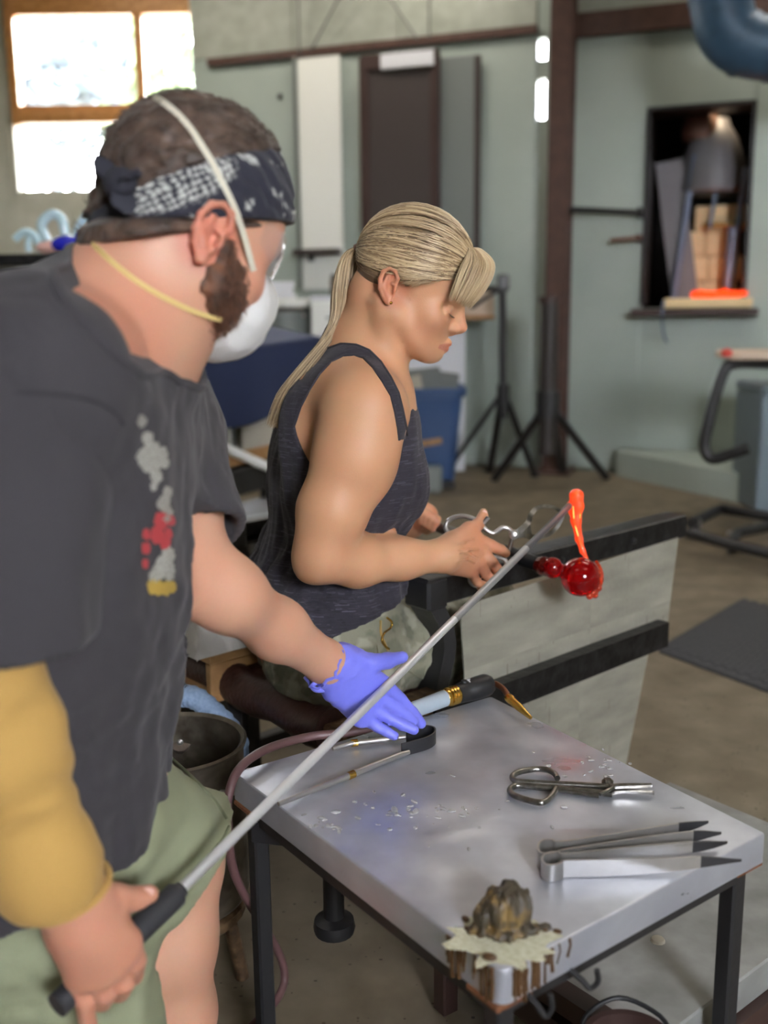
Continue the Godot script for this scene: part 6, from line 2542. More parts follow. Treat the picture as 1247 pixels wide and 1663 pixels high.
func woman_torso(f: Field, grow: float) -> void:
	var side := Vector3(0.29, 0, 0.957)      # towards her right
	var pel := at(528, 1048, 1.84)
	var wai := at(535, 930, 1.83)
	var rib := at(552, 800, 1.81)
	var che := at(562, 715, 1.80)
	var upc := at(566, 655, 1.79)
	# a side-to-side stack of flattened bones
	f.bone(pel - side * 0.085, pel + side * 0.085, 0.112 + grow, 0.112 + grow, 0.05)
	f.bone(wai - side * 0.055, wai + side * 0.055, 0.098 + grow, 0.098 + grow, 0.08)
	f.bone(rib - side * 0.06, rib + side * 0.06, 0.105 + grow, 0.105 + grow, 0.08)
	f.bone(che - side * 0.075, che + side * 0.075, 0.102 + grow, 0.1 + grow, 0.08)
	f.bone(upc - side * 0.09, upc + side * 0.085, 0.072 + grow, 0.072 + grow, 0.06)
	f.bone(pel, wai, 0.108 + grow, 0.098 + grow, 0.05)
	f.bone(wai, rib, 0.098 + grow, 0.105 + grow, 0.05)
	f.ell(at(596, 692, 1.79), Vector3(0.062, 0.07, 0.11) + Vector3.ONE * grow, 0.04)
	# breasts, shoulder blade
	for s in [-1, 1]:
		f.ell(at(622, 775, 1.80) + side * (0.068 * s), Vector3(0.05, 0.052, 0.05) + Vector3.ONE * grow, 0.04)
	f.ell(at(505, 690, 1.705), Vector3(0.045, 0.075, 0.04) + Vector3.ONE * grow, 0.05)
	# trapezius
	f.bone(at(590, 545, 1.755), at(582, 640, 1.66), 0.034 + grow, 0.034 + grow, 0.05)
	f.bone(at(578, 560, 1.775), at(545, 650, 1.93), 0.034 + grow, 0.034 + grow, 0.05)
	f.bone(at(585, 560, 1.77), at(540, 640, 1.80), 0.045 + grow, 0.06 + grow, 0.05)


func make_woman() -> void:
	var t := thing("person", "seated woman with a blonde ponytail and charcoal tank top, shaping glass with steel shears", "person", Vector3(at(540, 1040, 1.82).x, 0, -1.82))
	var H := head_frame(at(650, 467, 1.665), -3.0, 20.0)
	H.origin = at(650, 471, 1.66) + H.basis * Vector3(0.066, 0, 0)
	var side := Vector3(0.29, 0, 0.957)
	var f := Field.new()
	f.h = 0.0058
	var hp := func(x: float, y: float, z: float) -> Vector3:
		return H * Vector3(x, y, z)
	var hb := H.basis
	# head
	f.ell(hp.call(0, 0.050, 0.008), Vector3(0.068, 0.076, 0.086), 0.02, hb)
	f.ell(hp.call(0, -0.015, 0.040), Vector3(0.054, 0.066, 0.055), 0.03, hb)
	f.ell(hp.call(0, -0.055, 0.046), Vector3(0.043, 0.038, 0.047), 0.025, hb)
	f.ell(hp.call(0, 0.048, 0.05), Vector3(0.055, 0.045, 0.047), 0.03, hb)
	for s in [-1, 1]:
		f.bone(hp.call(0.050 * s, -0.04, 0.006), hp.call(0.012 * s, -0.078, 0.074), 0.018, 0.014, 0.025)
		f.ell(hp.call(0.040 * s, -0.022, 0.062), Vector3(0.02, 0.018, 0.02), 0.025, hb)
		f.bone(hp.call(0.012 * s, 0.0135, 0.0935), hp.call(0.043 * s, 0.011, 0.08), 0.0065, 0.006, 0.018)
	f.ell(hp.call(0, -0.079, 0.081), Vector3(0.0165, 0.0125, 0.0165), 0.016, hb)
	for s in [-1, 1]:
		f.carve(f.ell(hp.call(0.046 * s, -0.004, 0.094), Vector3(0.0225, 0.0105, 0.022), 0.010, hb))
		f.ell(hp.call(0.031 * s, -0.007, 0.0765), Vector3(0.0135, 0.0095, 0.0125), 0.008, hb)
		f.bone(hp.call(0.019 * s, 0.0, 0.0875), hp.call(0.042 * s, -0.002, 0.0795), 0.0028, 0.0026, 0.004)
		f.bone(hp.call(0.022 * s, -0.013, 0.0885), hp.call(0.041 * s, -0.011, 0.0795), 0.002, 0.002, 0.004)
	# nose
	f.bone(hp.call(0, 0.004, 0.087), hp.call(0, -0.026, 0.096), 0.012, 0.0125, 0.012)
	f.bone(hp.call(0, 0.008, 0.098), hp.call(0, -0.021, 0.1135), 0.0062, 0.0078, 0.012)
	f.ell(hp.call(0, -0.0245, 0.1135), Vector3(0.0088, 0.008, 0.0092), 0.006, hb)
	for s in [-1, 1]:
		f.ell(hp.call(0.0105 * s, -0.0295, 0.1015), Vector3(0.0058, 0.0068, 0.0095), 0.006, hb)
		f.carve(f.ell(hp.call(0.0055 * s, -0.0375, 0.1065), Vector3(0.0028, 0.003, 0.0045), 0.002, hb))
	f.bone(hp.call(0, -0.03, 0.112), hp.call(0, -0.038, 0.101), 0.0042, 0.0045, 0.006)
	# lips
	for s in [-1, 1]:
		f.bone(hp.call(0, -0.0555, 0.1005), hp.call(0.019 * s, -0.0645, 0.088), 0.0062, 0.0028, 0.005)
		f.bone(hp.call(0, -0.0655, 0.0985), hp.call(0.017 * s, -0.0665, 0.088), 0.0062, 0.003, 0.005)
	f.carve(f.bone(hp.call(-0.018, -0.0648, 0.0955), hp.call(0.0, -0.0606, 0.1075), 0.0008, 0.0012, 0.002))
	f.carve(f.bone(hp.call(0.018, -0.0648, 0.0955), hp.call(0.0, -0.0606, 0.1075), 0.0008, 0.0012, 0.002))
	# neck
	f.bone(hp.call(0, -0.02, -0.035), at(598, 585, 1.755), 0.05, 0.049, 0.03)
	f.bone(hp.call(0, -0.052, -0.010), at(612, 612, 1.75), 0.036, 0.037, 0.03)
	f.bone(hp.call(-0.05, -0.03, -0.022), at(642, 622, 1.70), 0.014, 0.010, 0.02)
	# ears, tilted with the head
	var er := Transform3D(Basis(Vector3(-0.93, 0, -0.36), Vector3(-0.06, 0.985, -0.16).normalized(), Vector3(0.36, 0.1, -0.93)).orthonormalized(), Vector3(-0.0655, 0.0, -0.015))
	er.basis = Basis(Vector3(-0.95, 0, -0.3).normalized(), Vector3(0, 0.985, -0.17).normalized(), Vector3(-0.3, 0.16, 0.94).normalized())
	ear_shapes(f, H * er, 0.95)
	var el := er
	el.origin.x = 0.0655
	el.basis = Basis(Vector3(0.95, 0, -0.3).normalized(), Vector3(0, 0.985, -0.17).normalized(), Vector3(0.3, 0.16, 0.94).normalized())
	ear_shapes(f, H * el, 0.95)
	var ear_at := H * er.origin
	woman_torso(f, 0.0)
	# right arm
	var sh := at(592, 668, 1.615)
	var elb := at(522, 900, 1.585)
	var wri := at(722, 902, 1.70)
	f.ell(sh, Vector3(0.058, 0.06, 0.056), 0.04)
	f.bone(at(560, 640, 1.68), sh, 0.05, 0.05, 0.05)
	f.chain([sh, at(572, 740, 1.60), at(540, 830, 1.588), elb], [0.058, 0.0575, 0.052, 0.041], 0.03)
	f.ell(at(600, 745, 1.60), Vector3(0.035, 0.06, 0.04), 0.04)
	f.ell(at(501, 925, 1.583), Vector3(0.017, 0.017, 0.018), 0.02)
	f.chain([elb, at(580, 912, 1.625), at(650, 908, 1.665), wri], [0.040, 0.0375, 0.0305, 0.0265], 0.03, Vector3(0.2, 0, 0.98), 0.95)
	# left arm, mostly hidden
	var sl := at(525, 665, 1.96)
	var ell_ := at(565, 885, 2.12)
	var wl_ := at(668, 850, 2.10)
	f.ell(sl, Vector3(0.056, 0.058, 0.055), 0.04)
	f.chain([sl, at(545, 780, 2.04), ell_], [0.056, 0.048, 0.04], 0.03)
	f.chain([ell_, at(615, 868, 2.115), wl_], [0.039, 0.036, 0.027], 0.03)
	# right hand: back of the hand towards us, index out along the shears
	var k := 0.010
	f.bone(wri, at(752, 898, 1.735), 0.0265, 0.022, 0.02)
	f.bone(at(735, 884, 1.72), at(772, 872, 1.755), 0.021, 0.013, 0.018)
	f.bone(at(738, 896, 1.72), at(783, 890, 1.757), 0.021, 0.0125, 0.015)
	f.bone(at(738, 908, 1.72), at(778, 912, 1.752), 0.02, 0.012, 0.015)
	f.bone(at(736, 916, 1.722), at(766, 930, 1.748), 0.018, 0.011, 0.015)
	f.chain([at(774, 875, 1.755), at(797, 886, 1.764), at(813, 893, 1.771), at(821, 898, 1.776)], [0.0125, 0.0108, 0.0098, 0.0085], 0.003)
	f.chain([at(784, 895, 1.756), at(800, 914, 1.750), at(807, 923, 1.762), at(802, 928, 1.776)], [0.0112, 0.0098, 0.0088, 0.0078], 0.0022)
	f.chain([at(778, 914, 1.751), at(789, 932, 1.744), at(797, 940, 1.757), at(791, 943, 1.770)], [0.0106, 0.0092, 0.0082, 0.0074], 0.002)
	f.chain([at(766, 931, 1.747), at(774, 945, 1.741), at(784, 951, 1.754), at(779, 953, 1.765)], [0.0098, 0.0082, 0.0074, 0.0068], 0.002)
	f.chain([at(742, 882, 1.722), at(761, 861, 1.75)], [0.02, 0.0145], 0.014)
	f.chain([at(761, 861, 1.75), at(776, 852, 1.775), at(784, 839, 1.790), at(785, 832, 1.796)], [0.0145, 0.0108, 0.009, 0.0075], 0.005)
	for q in [[774, 872, 1.744], [786, 892, 1.745], [779, 913, 1.740], [767, 930, 1.737]]:
		f.ell(at(q[0], q[1], q[2] + 0.006), Vector3(0.0085, 0.0085, 0.0085), 0.006)
	# veins and tendons on it
	for q in [[[730, 903], [748, 896], [765, 901], [776, 908]], [[745, 897], [762, 893], [778, 893]], [[744, 910], [760, 908], [772, 914]], [[738, 890], [756, 880], [768, 876]]]:
		var vp := []
		for z in q:
			vp.append(at(z[0], z[1], 1.0))
		for i in q.size() - 1:
			var a0 := f.hit(cam_pos + (at(q[i][0], q[i][1], 1.6) - cam_pos), (at(q[i][0], q[i][1], 1.6) - cam_pos).normalized(), 0.4)
			var a1 := f.hit(at(q[i + 1][0], q[i + 1][1], 1.6), (at(q[i + 1][0], q[i + 1][1], 1.6) - cam_pos).normalized(), 0.4)
			f.bone(a0, a1, 0.0016, 0.0016, 0.004)
	# left fist round the pipe
	f.bone(wl_, at(680, 838, 2.09), 0.026, 0.024, 0.02)
	f.ell(at(683, 835, 2.085), Vector3(0.036, 0.026, 0.028), 0.015)
	for i in 4:
		var dx := i * 7.0
		var dy := i * 4.2
		f.chain([at(676 + dx * 1.1, 823 + dy * 1.2, 2.07 + 0.004 * i), at(684 + dx * 1.1, 830 + dy * 1.3, 2.045), at(683 + dx * 0.9, 846 + dy * 0.9, 2.052), at(676 + dx * 0.8, 856 + dy * 0.5, 2.075)], [0.0108, 0.0102, 0.0092, 0.008], 0.002)
	f.chain([at(676, 828, 2.068), at(692, 838, 2.05), at(710, 843, 2.052)], [0.0125, 0.0108, 0.0085], 0.003)
	# legs
	var hipr := at(540, 1052, 1.765)
	var kner := at(800, 1034, 2.03)
	var hipl := at(520, 1040, 1.93)
	var knel := at(790, 985, 2.26)
	f.chain([hipr, at(680, 1044, 1.90), kner], [0.092, 0.082, 0.055], 0.05)
	f.chain([hipl, at(655, 1005, 2.10), knel], [0.092, 0.08, 0.055], 0.05)
	for q in [[kner, 0.0], [knel, 0.06]]:
		var kp: Vector3 = q[0]
		var an := Vector3(kp.x + 0.02, 0.1, kp.z - 0.02)
		f.chain([kp, kp.lerp(an, 0.35), an], [0.052, 0.05, 0.034], 0.03)
		f.bone(an + Vector3(-0.03, -0.045, 0.02), an + Vector3(0.14, -0.06, -0.09), 0.034, 0.028, 0.03)
	# colours
	var base := lin(198, 150, 114)
	var rosy := lin(190, 116, 90)
	var lip := lin(172, 98, 86)
	var nz := fold_noise(3, 9.0)
	var inv := H.affine_inverse()
	var hand_c := at(765, 895, 1.75)
	var hand_l := at(690, 838, 2.06)
	var paint := func(p: Vector3, n: Vector3) -> Color:
		var c := base
		var l: Vector3 = inv * p
		c = c.lerp(rosy, clampf(0.16 + 0.3 * nz.get_noise_3dv(p), 0, 1) * 0.5)
		if l.length() < 0.2:
			var d := absf(l.x)
			c = c.lerp(rosy, 0.42 * exp(-(Vector3(d - 0.045, l.y + 0.03, l.z - 0.07) * 26.0).length_squared()))
			c = c.lerp(rosy, 0.55 * exp(-(Vector3(d, l.y + 0.026, l.z - 0.116) * 60.0).length_squared()))
			if d < 0.027 and l.z > 0.074:
				var w := 1.0 - d / 0.03
				var m := absf(l.y + 0.061 + 0.004 * (1.0 - w)) / (0.0088 * (0.3 + 0.7 * w))
				c = c.lerp(lip, clampf((1.15 - m) * 3.0, 0, 1) * 0.7)
			c = c.lerp(rosy, 0.6 * smoothstep(0.045, 0.022, (p - ear_at).length()))
		c = c.lerp(rosy, 0.4 * maxf(smoothstep(0.1, 0.05, (p - hand_c).length()), smoothstep(0.09, 0.05, (p - hand_l).length())))
		return c
	var zones := [[ear_at, 0.036, 0.0018], [hp.call(0, -0.061, 0.1), 0.03, 0.0016], [hp.call(0, -0.03, 0.095), 0.062, 0.0022], [at(772, 898, 1.755), 0.085, 0.0026], [hand_l, 0.07, 0.003], [hp.call(0, 0.02, 0.02), 0.17, 0.0038]]
	later(t, "body", f, skin_mat("skin_woman"), paint, zones)
	var nm := MB.new()
	nm.ball(at(786, 835, 1.7875), Vector3(0.0058, 0.0076, 0.0022), 14, 8, Basis(Vector3.BACK, -0.2))
	tag_part(t, "thumbnail", nm.commit(60), M.nail)
	woman_face(t, H, f)
	woman_clothes(t, f)
	woman_hair(t, H, f)


func woman_face(t: Node3D, H: Transform3D, f: Field) -> void:
	# brows, lashes, stud
	var m := MB.new()
	var r := RandomNumberGenerator.new()
	r.seed = 5
	var m2 := MB.new()
	for s in [-1.0, 1.0]:
		for i in 34:
			var u := i / 33.0
			var p: Vector3 = H * Vector3(s * lerpf(0.012, 0.046, u), 0.0145 + 0.003 * sin(u * 2.6) + r.randf_range(-0.0014, 0.0014), 0.13)
			p += H.basis * Vector3(s * u * 0.012, 0, 0)
			var d := H.basis * Vector3(-s * u * 0.25, 0, -1).normalized()
			var q := f.hit(p, d, 0.1)
			var e: Vector3 = H.basis * Vector3(s * 0.0055, 0.0022 - 0.0035 * u, -0.002 - 0.002 * u)
			strand(m, [q - d * 0.0006, q + e * 0.5 - d * 0.001, q + e - d * 0.0004], 0.0004, 0.0002, lin(150, 118, 84))
		for i in 22:
			var u := i / 21.0
			var p: Vector3 = H * Vector3(s * lerpf(0.0205, 0.041, u), -0.0112 - 0.002 * sin(u * PI) + 0.0025 * u, 0.13)
			p += H.basis * Vector3(s * u * 0.012, 0, 0)
			var d := H.basis * Vector3(-s * u * 0.25, 0, -1).normalized()
			var q := f.hit(p, d, 0.1)
			var e: Vector3 = H.basis * Vector3(s * (u - 0.3) * 0.006, -0.0022, 0.0052)
			strand(m2, [q, q + e * 0.5, q + e + H.basis * Vector3(0, 0.0008, 0)], 0.00042, 0.0002, lin(70, 52, 42))
			if i < 21:
				var u2 := (i + 1) / 21.0
				var p2: Vector3 = H * Vector3(s * lerpf(0.0205, 0.041, u2), -0.0112 - 0.002 * sin(u2 * PI) + 0.0025 * u2, 0.13)
				p2 += H.basis * Vector3(s * u2 * 0.012, 0, 0)
				var q2 := f.hit(p2, d, 0.1)
				strand(m2, [q - d * 0.0002, q2 - d * 0.0002], 0.0006, 0.0006, lin(84, 58, 48))
	tag_part(t, "eyebrows", m.commit_smooth(), vc_mat("brow_hair", 0.6, null, 0, 1.0))
	tag_part(t, "eyelashes", m2.commit_smooth(), M.brow_hair)
	var ep := f.hit(at(635, 492, 1.5), (at(635, 492, 1.6) - cam_pos).normalized(), 0.4)
	var st := MB.new()
	st.ball(ep + Vector3(0, 0, 0.001), Vector3(0.0026, 0.0026, 0.0026), 14, 10)
	tag_part(t, "ear_stud", st.commit(60), M.brass)


func woman_clothes(t: Node3D, body: Field) -> void:
	var side := Vector3(0.29, 0, 0.957)
	# tank top
	var f := Field.new()
	f.h = 0.0042
	woman_torso(f, 0.006)
	f.bone(at(505, 1000, 1.80) - side * 0.09, at(505, 1000, 1.80) + side * 0.09, 0.10, 0.10, 0.05)
	f.bone(at(488, 950, 1.80) - side * 0.06, at(488, 950, 1.80) + side * 0.06, 0.078, 0.078, 0.05)
	f.bone(at(560, 950, 1.81) - side * 0.06, at(560, 950, 1.81) + side * 0.075, 0.085, 0.085, 0.05)
	for s in [[1, 548, 682, 1.585], [-1, 500, 690, 2.03]]:
		f.carve(f.ell(at(s[1], s[2], s[3]), Vector3(0.089, 0.112, 0.135), 0.006))
		f.carve(f.ell(at(s[1] + 40, s[2] - 10, s[3]), Vector3(0.05, 0.088, 0.125), 0.006))
	f.carve(f.ell(at(607, 565, 1.77), Vector3(0.082, 0.075, 0.135), 0.006))
	f.carve(f.ell(at(585, 585, 1.62), Vector3(0.075, 0.05, 0.09), 0.006))
	f.carve(f.ell(at(560, 600, 1.95), Vector3(0.09, 0.06, 0.10), 0.006))
	# hem: a slanted plane
	var hn := Vector3(0.30, -0.954, 0.0)
	f.cuts = [[at(580, 1012, 1.66), hn]]
	var nf := fold_noise(11, 14.0)
	var o := at(540, 850, 1.8)
	f.warp = func(p: Vector3) -> float:
		var q := p - o
		var low := clampf(0.5 - q.y * 3.0, 0, 1)
		var a := nf.get_noise_3d(q.x * 1.5, q.y * 0.35, q.z * 1.5)
		var b := nf.get_noise_3d(q.x * 0.5 + q.y * 1.8, q.y * 2.4 + q.x * 1.2, q.z * 0.6 + 5.0)
		var lowest := clampf(-q.y * 6.0 - 0.3, 0, 1)
		return a * 0.009 * (1.0 - lowest) * (0.4 + low) + b * 0.011 * lowest
	var tank := later(t, "tank_top", f, M.heather)
	# straps laid over the shoulder, following it
	var paths := [[[459, 722, 26], [463, 690, 28], [474, 655, 30], [490, 625, 29], [509, 598, 27], [531, 578, 22], [555, 568, 19], [577, 568, 16], [595, 575, 15], [612, 592, 15], [628, 616, 14], [641, 640, 12], [648, 668, 12], [653, 695, 13], [656, 720, 14]]]
	for pth in paths:
		var rows := []
		var cen := []
		for i in pth.size() - 1:
			for s in 4:
				var u := s / 4.0
				cen.append([lerpf(pth[i][0], pth[i + 1][0], u), lerpf(pth[i][1], pth[i + 1][1], u), lerpf(pth[i][2], pth[i + 1][2], u)])
		for i in cen.size():
			var a: Array = cen[maxi(i - 1, 0)]
			var b: Array = cen[mini(i + 1, cen.size() - 1)]
			var d := Vector2(b[0] - a[0], b[1] - a[1]).normalized()
			var n := Vector2(-d.y, d.x)
			var row := []
			for j in 7:
				var w: float = cen[i][2] * (j / 6.0 - 0.5)
				var x: float = cen[i][0] + n.x * w
				var y: float = cen[i][1] + n.y * w
				var st := at(x, y, 1.45)
				var dir := (st - cam_pos).normalized()
				var q := body.hit(st, dir, 0.6)
				row.append(q - dir * (0.0045 if j > 0 and j < 6 else 0.001))
			rows.append(row)
		var m := MB.new()
		m.sheet(rows)
		var sm := obj("strap", m.commit(60), M.heather, tank)
		var edge := MB.new()
		for j in [0, 6]:
			var line := []
			for r in rows:
				line.append(r[j])
			edge.tube(line, 0.0024, 8)
		obj("strap_binding", edge.commit(60), M.heather_dark, tank)
	# grey bra seen at the armhole
	var g := Field.new()
	g.h = 0.0045
	woman_torso(g, 0.0028)
	g.cuts = [[at(600, 745, 1.7), Vector3(-0.25, 0.97, 0)], [at(600, 850, 1.7), Vector3(0.1, -0.99, 0)], [at(560, 780, 1.7), Vector3(-0.98, 0.1, 0.15)]]
	later(t, "bra", g, M.bra_grey)
	# trousers
	var q := Field.new()
	q.h = 0.0065
	var pel := at(528, 1052, 1.84)
	q.bone(pel - side * 0.09, pel + side * 0.09, 0.118, 0.118, 0.05)
	q.bone(at(532, 990, 1.83) - side * 0.06, at(532, 990, 1.83) + side * 0.07, 0.1, 0.1, 0.05)
	var kner := at(802, 1036, 2.03)
	var knel := at(792, 985, 2.26)
	q.chain([at(540, 1054, 1.765), at(660, 1042, 1.875), at(730, 1040, 1.955), kner], [0.106, 0.094, 0.085, 0.068], 0.05)
	q.chain([at(520, 1040, 1.93), at(655, 1005, 2.10), knel], [0.104, 0.09, 0.068], 0.05)
	for kp in [kner, knel]:
		var an := Vector3(kp.x + 0.02, 0.13, kp.z - 0.02)
		q.chain([kp, kp.lerp(an, 0.4), an], [0.066, 0.066, 0.056], 0.03)
	q.cuts = [[Vector3(0, 0.12, 0), Vector3.DOWN], [at(560, 955, 1.75), Vector3(-0.3, 0.954, 0.0)], [Vector3(0, SEAT - 0.012, 0), Vector3(-0.2, -0.98, 0)]]
	q.cuts = [[Vector3(0, 0.12, 0), Vector3.DOWN], [at(560, 955, 1.75), Vector3(-0.3, 0.954, 0.0)]]
	var np := fold_noise(17, 11.0)
	q.warp = func(p: Vector3) -> float:
		return np.get_noise_3d(p.x * 1.6, p.y * 1.0, p.z * 1.6) * 0.006 + np.get_noise_3d(p.x * 3.0 + p.y * 2.0, p.y * 3.0, p.z) * 0.004
	var nc := fold_noise(23, 16.0)
	var ca := lin(128, 126, 108)
	var cb := lin(152, 150, 132)
	var cc := lin(110, 110, 93)
	var camo := (func(p: Vector3, n: Vector3) -> Color:
		var a := nc.get_noise_3d(p.x * 0.9, p.y * 1.6, p.z * 0.9)
		var b := nc.get_noise_3d(p.x * 1.1 + 9.0, p.y * 1.5, p.z)
		var c := ca.lerp(cb, smoothstep(0.08, 0.14, a))
		return c.lerp(cc, smoothstep(0.16, 0.22, b)))
	var tr := later(t, "trousers", q, vc_mat("camo_cloth", 0.85, M.weave, 0.03, 6.0, 0.2), camo)
	# seams, pocket flap and gold zip at the hip
	for line in [[[650, 950], [672, 975], [684, 1010], [690, 1060], [688, 1100]], [[600, 1022], [612, 1050], [616, 1085]], [[660, 1088], [692, 1104], [722, 1100]]]:
		var sp := []
		for i in line.size():
			var st := at(line[i][0], line[i][1], 1.5)
			sp.append(q.hit(st, (st - cam_pos).normalized(), 0.7))
		var sm := MB.new()
		sm.tube(curve(sp, 5), 0.0016, 6)
		obj("seam", sm.commit(60), M.seam_khaki, tr)
	var zp := []
	for z in [[628, 1003], [636, 1010], [634, 1020], [624, 1028], [620, 1040], [626, 1050], [632, 1054]]:
		var st := at(z[0], z[1], 1.5)
		var dr := (st - cam_pos).normalized()
		zp.append(q.hit(st, dr, 0.7) - dr * 0.004)
	obj("zip_pull", tubem(curve(zp, 5), 0.002, 8), M.brass, tr)
	var zt := []
	for z in [[618, 1008], [619, 1030], [630, 1056]]:
		var st := at(z[0], z[1], 1.5)
		var dr := (st - cam_pos).normalized()
		zt.append(q.hit(st, dr, 0.7) - dr * 0.002)
	obj("zip", tubem(curve(zt, 5), 0.0022, 8), M.brass_dull, tr)


func woman_hair(t: Node3D, H: Transform3D, body: Field) -> void:
	var c := Vector3(0, 0.051, 0.007)
	var rr := Vector3(0.0725, 0.0825, 0.0925)
	var r := RandomNumberGenerator.new()
	r.seed = 31
	var hb := H.basis
	# underlying cap of hair
	var f := Field.new()
	f.h = 0.0035
	f.ell(H * c, rr, 0.01, hb)
	f.ell(H * Vector3(0, 0.052, 0.047), Vector3(0.057, 0.047, 0.0482), 0.02, hb)
	f.ell(H * Vector3(0, 0.012, -0.038), Vector3(0.050, 0.055, 0.040), 0.02, hb)
	f.carve(f.ell(H * Vector3(0, -0.03, 0.097), Vector3(0.11, 0.086, 0.117), 0.01, hb))
	f.cuts = [[H * Vector3(0, -0.052, -0.05), hb * Vector3(0, -0.9, 0.42)]]
	for s in [-1, 1]:
		f.carve(f.ell(H * Vector3(0.07 * s, -0.004, -0.012), Vector3(0.02, 0.026, 0.021), 0.006, hb))
	var nz := fold_noise(51, 60.0)
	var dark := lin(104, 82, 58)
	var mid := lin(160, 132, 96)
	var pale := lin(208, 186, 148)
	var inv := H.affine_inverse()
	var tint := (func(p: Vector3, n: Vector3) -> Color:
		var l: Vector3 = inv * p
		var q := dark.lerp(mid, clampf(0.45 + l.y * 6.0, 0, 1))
		return q.lerp(lin(84, 62, 44), clampf((0.03 - l.y) * 40.0, 0, 1) * clampf((-0.01 - l.z) * 60.0, 0, 1)))  # shade at the nape painted into the hair colour
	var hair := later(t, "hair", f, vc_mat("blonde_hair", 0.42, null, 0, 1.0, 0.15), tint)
	# combed strands from the hairline to the knot
	var knot := Vector3(0, 0.040, -0.086)
	var whorl := Vector3(-0.004, 0.1, 0.078)
	var m := MB.new()
	var line := [whorl, Vector3(0.036, 0.072, 0.087), Vector3(0.049, 0.055, 0.079), Vector3(0.057, 0.043, 0.064), Vector3(0.0655, 0.037, 0.03), Vector3(0.069, 0.026, 0.006), Vector3(0.068, 0.014, -0.02), Vector3(0.062, -0.012, -0.045), Vector3(0.05, -0.036, -0.062)]
	var col := func(u: float) -> Color:
		var x := r.randf()
		var k := dark.lerp(mid, clampf(x * 1.6, 0, 1)) if x < 0.4 else mid.lerp(pale, clampf((x - 0.3) * 1.5, 0, 1))
		return k
	for i in 1700:
		var s := -1.0 if r.randf() < 0.62 else 1.0
		var u := r.randf() * (line.size() - 1.001)
		var k := int(u)
		var root: Vector3 = (line[k] as Vector3).lerp(line[k + 1], u - k)
		root.x *= s
		root += Vector3(r.randf_range(-0.004, 0.004), r.randf_range(-0.003, 0.006), r.randf_range(-0.006, 0.005))
		var end := knot + Vector3(r.randfn(0, 0.005), r.randfn(0, 0.006), 0)
		var low := k >= 6
		var pts := arc_on(c, rr, root, end, 14, 0.016 + r.randf() * (0.022 if not low else 0.07) + (0.045 if u > 0.3 and u < 3.6 else 0.0), (0.03 + r.randf() * 0.025) * (1.0 - u / 8.0))
		var w := r.randf_range(-0.05, 0.05)
		for j in pts.size():
			pts[j] += Vector3(0, sin(j * 0.7 + i) * 0.0005, 0)
		var cc: Color = col.call(0.0)
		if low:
			cc = cc.lerp(lin(92, 68, 48), 0.75)  # low strands carry the same painted nape shade
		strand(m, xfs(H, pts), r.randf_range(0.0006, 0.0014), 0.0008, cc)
	# from the whorl over the crown
	for i in 620:
		var a := r.randf_range(-1.5, 1.5)
		var root := whorl + Vector3(sin(a) * 0.006, 0.002 - absf(a) * 0.001, -0.004)
		var mid_dir := Vector3(sin(a) * 0.07, 0.13 - absf(a) * 0.025, 0.01)
		var end := knot + Vector3(r.randfn(0, 0.005), r.randfn(0.004, 0.006), 0)
		var p1 := arc_on(c, rr, root, mid_dir, 8, 0.018 + r.randf() * 0.022, 0.02)
		var p2 := arc_on(c, rr, mid_dir, end, 9, 0.018 + r.randf() * 0.022, 0.02)
		var pts := []
		for j in 16:
			var t0 := j / 15.0
			var q := root.lerp(mid_dir, t0)
			var e1: Vector3 = p1[int(t0 * 7.9)]
			pts.append(e1)
		pts = []
		for q in p1:
			pts.append(q)
		for j in range(1, p2.size()):
			pts.append(p2[j])
		# ease the join
		for j in range(4, pts.size() - 4):
			pts[j] = (pts[j - 1] + pts[j] * 2.0 + pts[j + 1]) * 0.25
		strand(m, xfs(H, pts), r.randf_range(0.0006, 0.0014), 0.0008, col.call(0.0))
	# fringe
	for i in 700:
		var u := clampf(r.randfn(-0.1, 0.6), -1.35, 1.3)
		var x := u * 0.056
		var side := minf(absf(u), 1.04)
		var j := r.randf_range(-0.004, 0.004)
		var lenf := r.randf_range(0.8, 1.05)
		var out := 1.0 - 0.92 * side * side
		var p0 := whorl + Vector3(u * 0.006, -0.001, 0.002 - side * 0.004)
		var p1 := Vector3(x * 0.45, 0.103 + j * 0.5 - side * 0.006, 0.080 + 0.020 * out)
		var p2 := Vector3(x * 0.85, 0.088 + j - side * 0.008, 0.082 + 0.042 * out + j)
		var p3 := Vector3(x * 1.08, 0.062 + j, 0.080 + 0.050 * out + j)
		var p4 := Vector3(x * 1.12, 0.036 * lenf, 0.080 + 0.042 * out + j)
		var p5 := Vector3(x * 1.1, 0.014 * lenf + r.randf_range(-0.004, 0.012), 0.080 + 0.034 * out + j)
		var cc: Color = mid.lerp(pale, r.randf())
		strand(m, xfs(H, curve([p0, p1, p2, p3, p4, p5], 4)), r.randf_range(0.0006, 0.0012), 0.0004, cc)
	# loose hairs at the temple and behind the ear
	for i in 150:
		var s := -1.0
		var p0 := Vector3(s * r.randf_range(0.056, 0.066), r.randf_range(0.036, 0.052), r.randf_range(0.02, 0.062))
		var p2 := Vector3(s * 0.071, r.randf_range(0.008, 0.03), r.randf_range(-0.012, 0.02))
		var p1 := (p0 + p2) * 0.5 + Vector3(s * 0.008, -0.004, 0)
		strand(m, xfs(H, curve([p0, p1, p2], 4)), 0.0006, 0.0003, mid.lerp(pale, r.randf() * 0.5))
	obj("strands", m.commit_smooth(), M.blonde_hair, hair).transform = Transform3D()
	# ponytail
	var pm := MB.new()
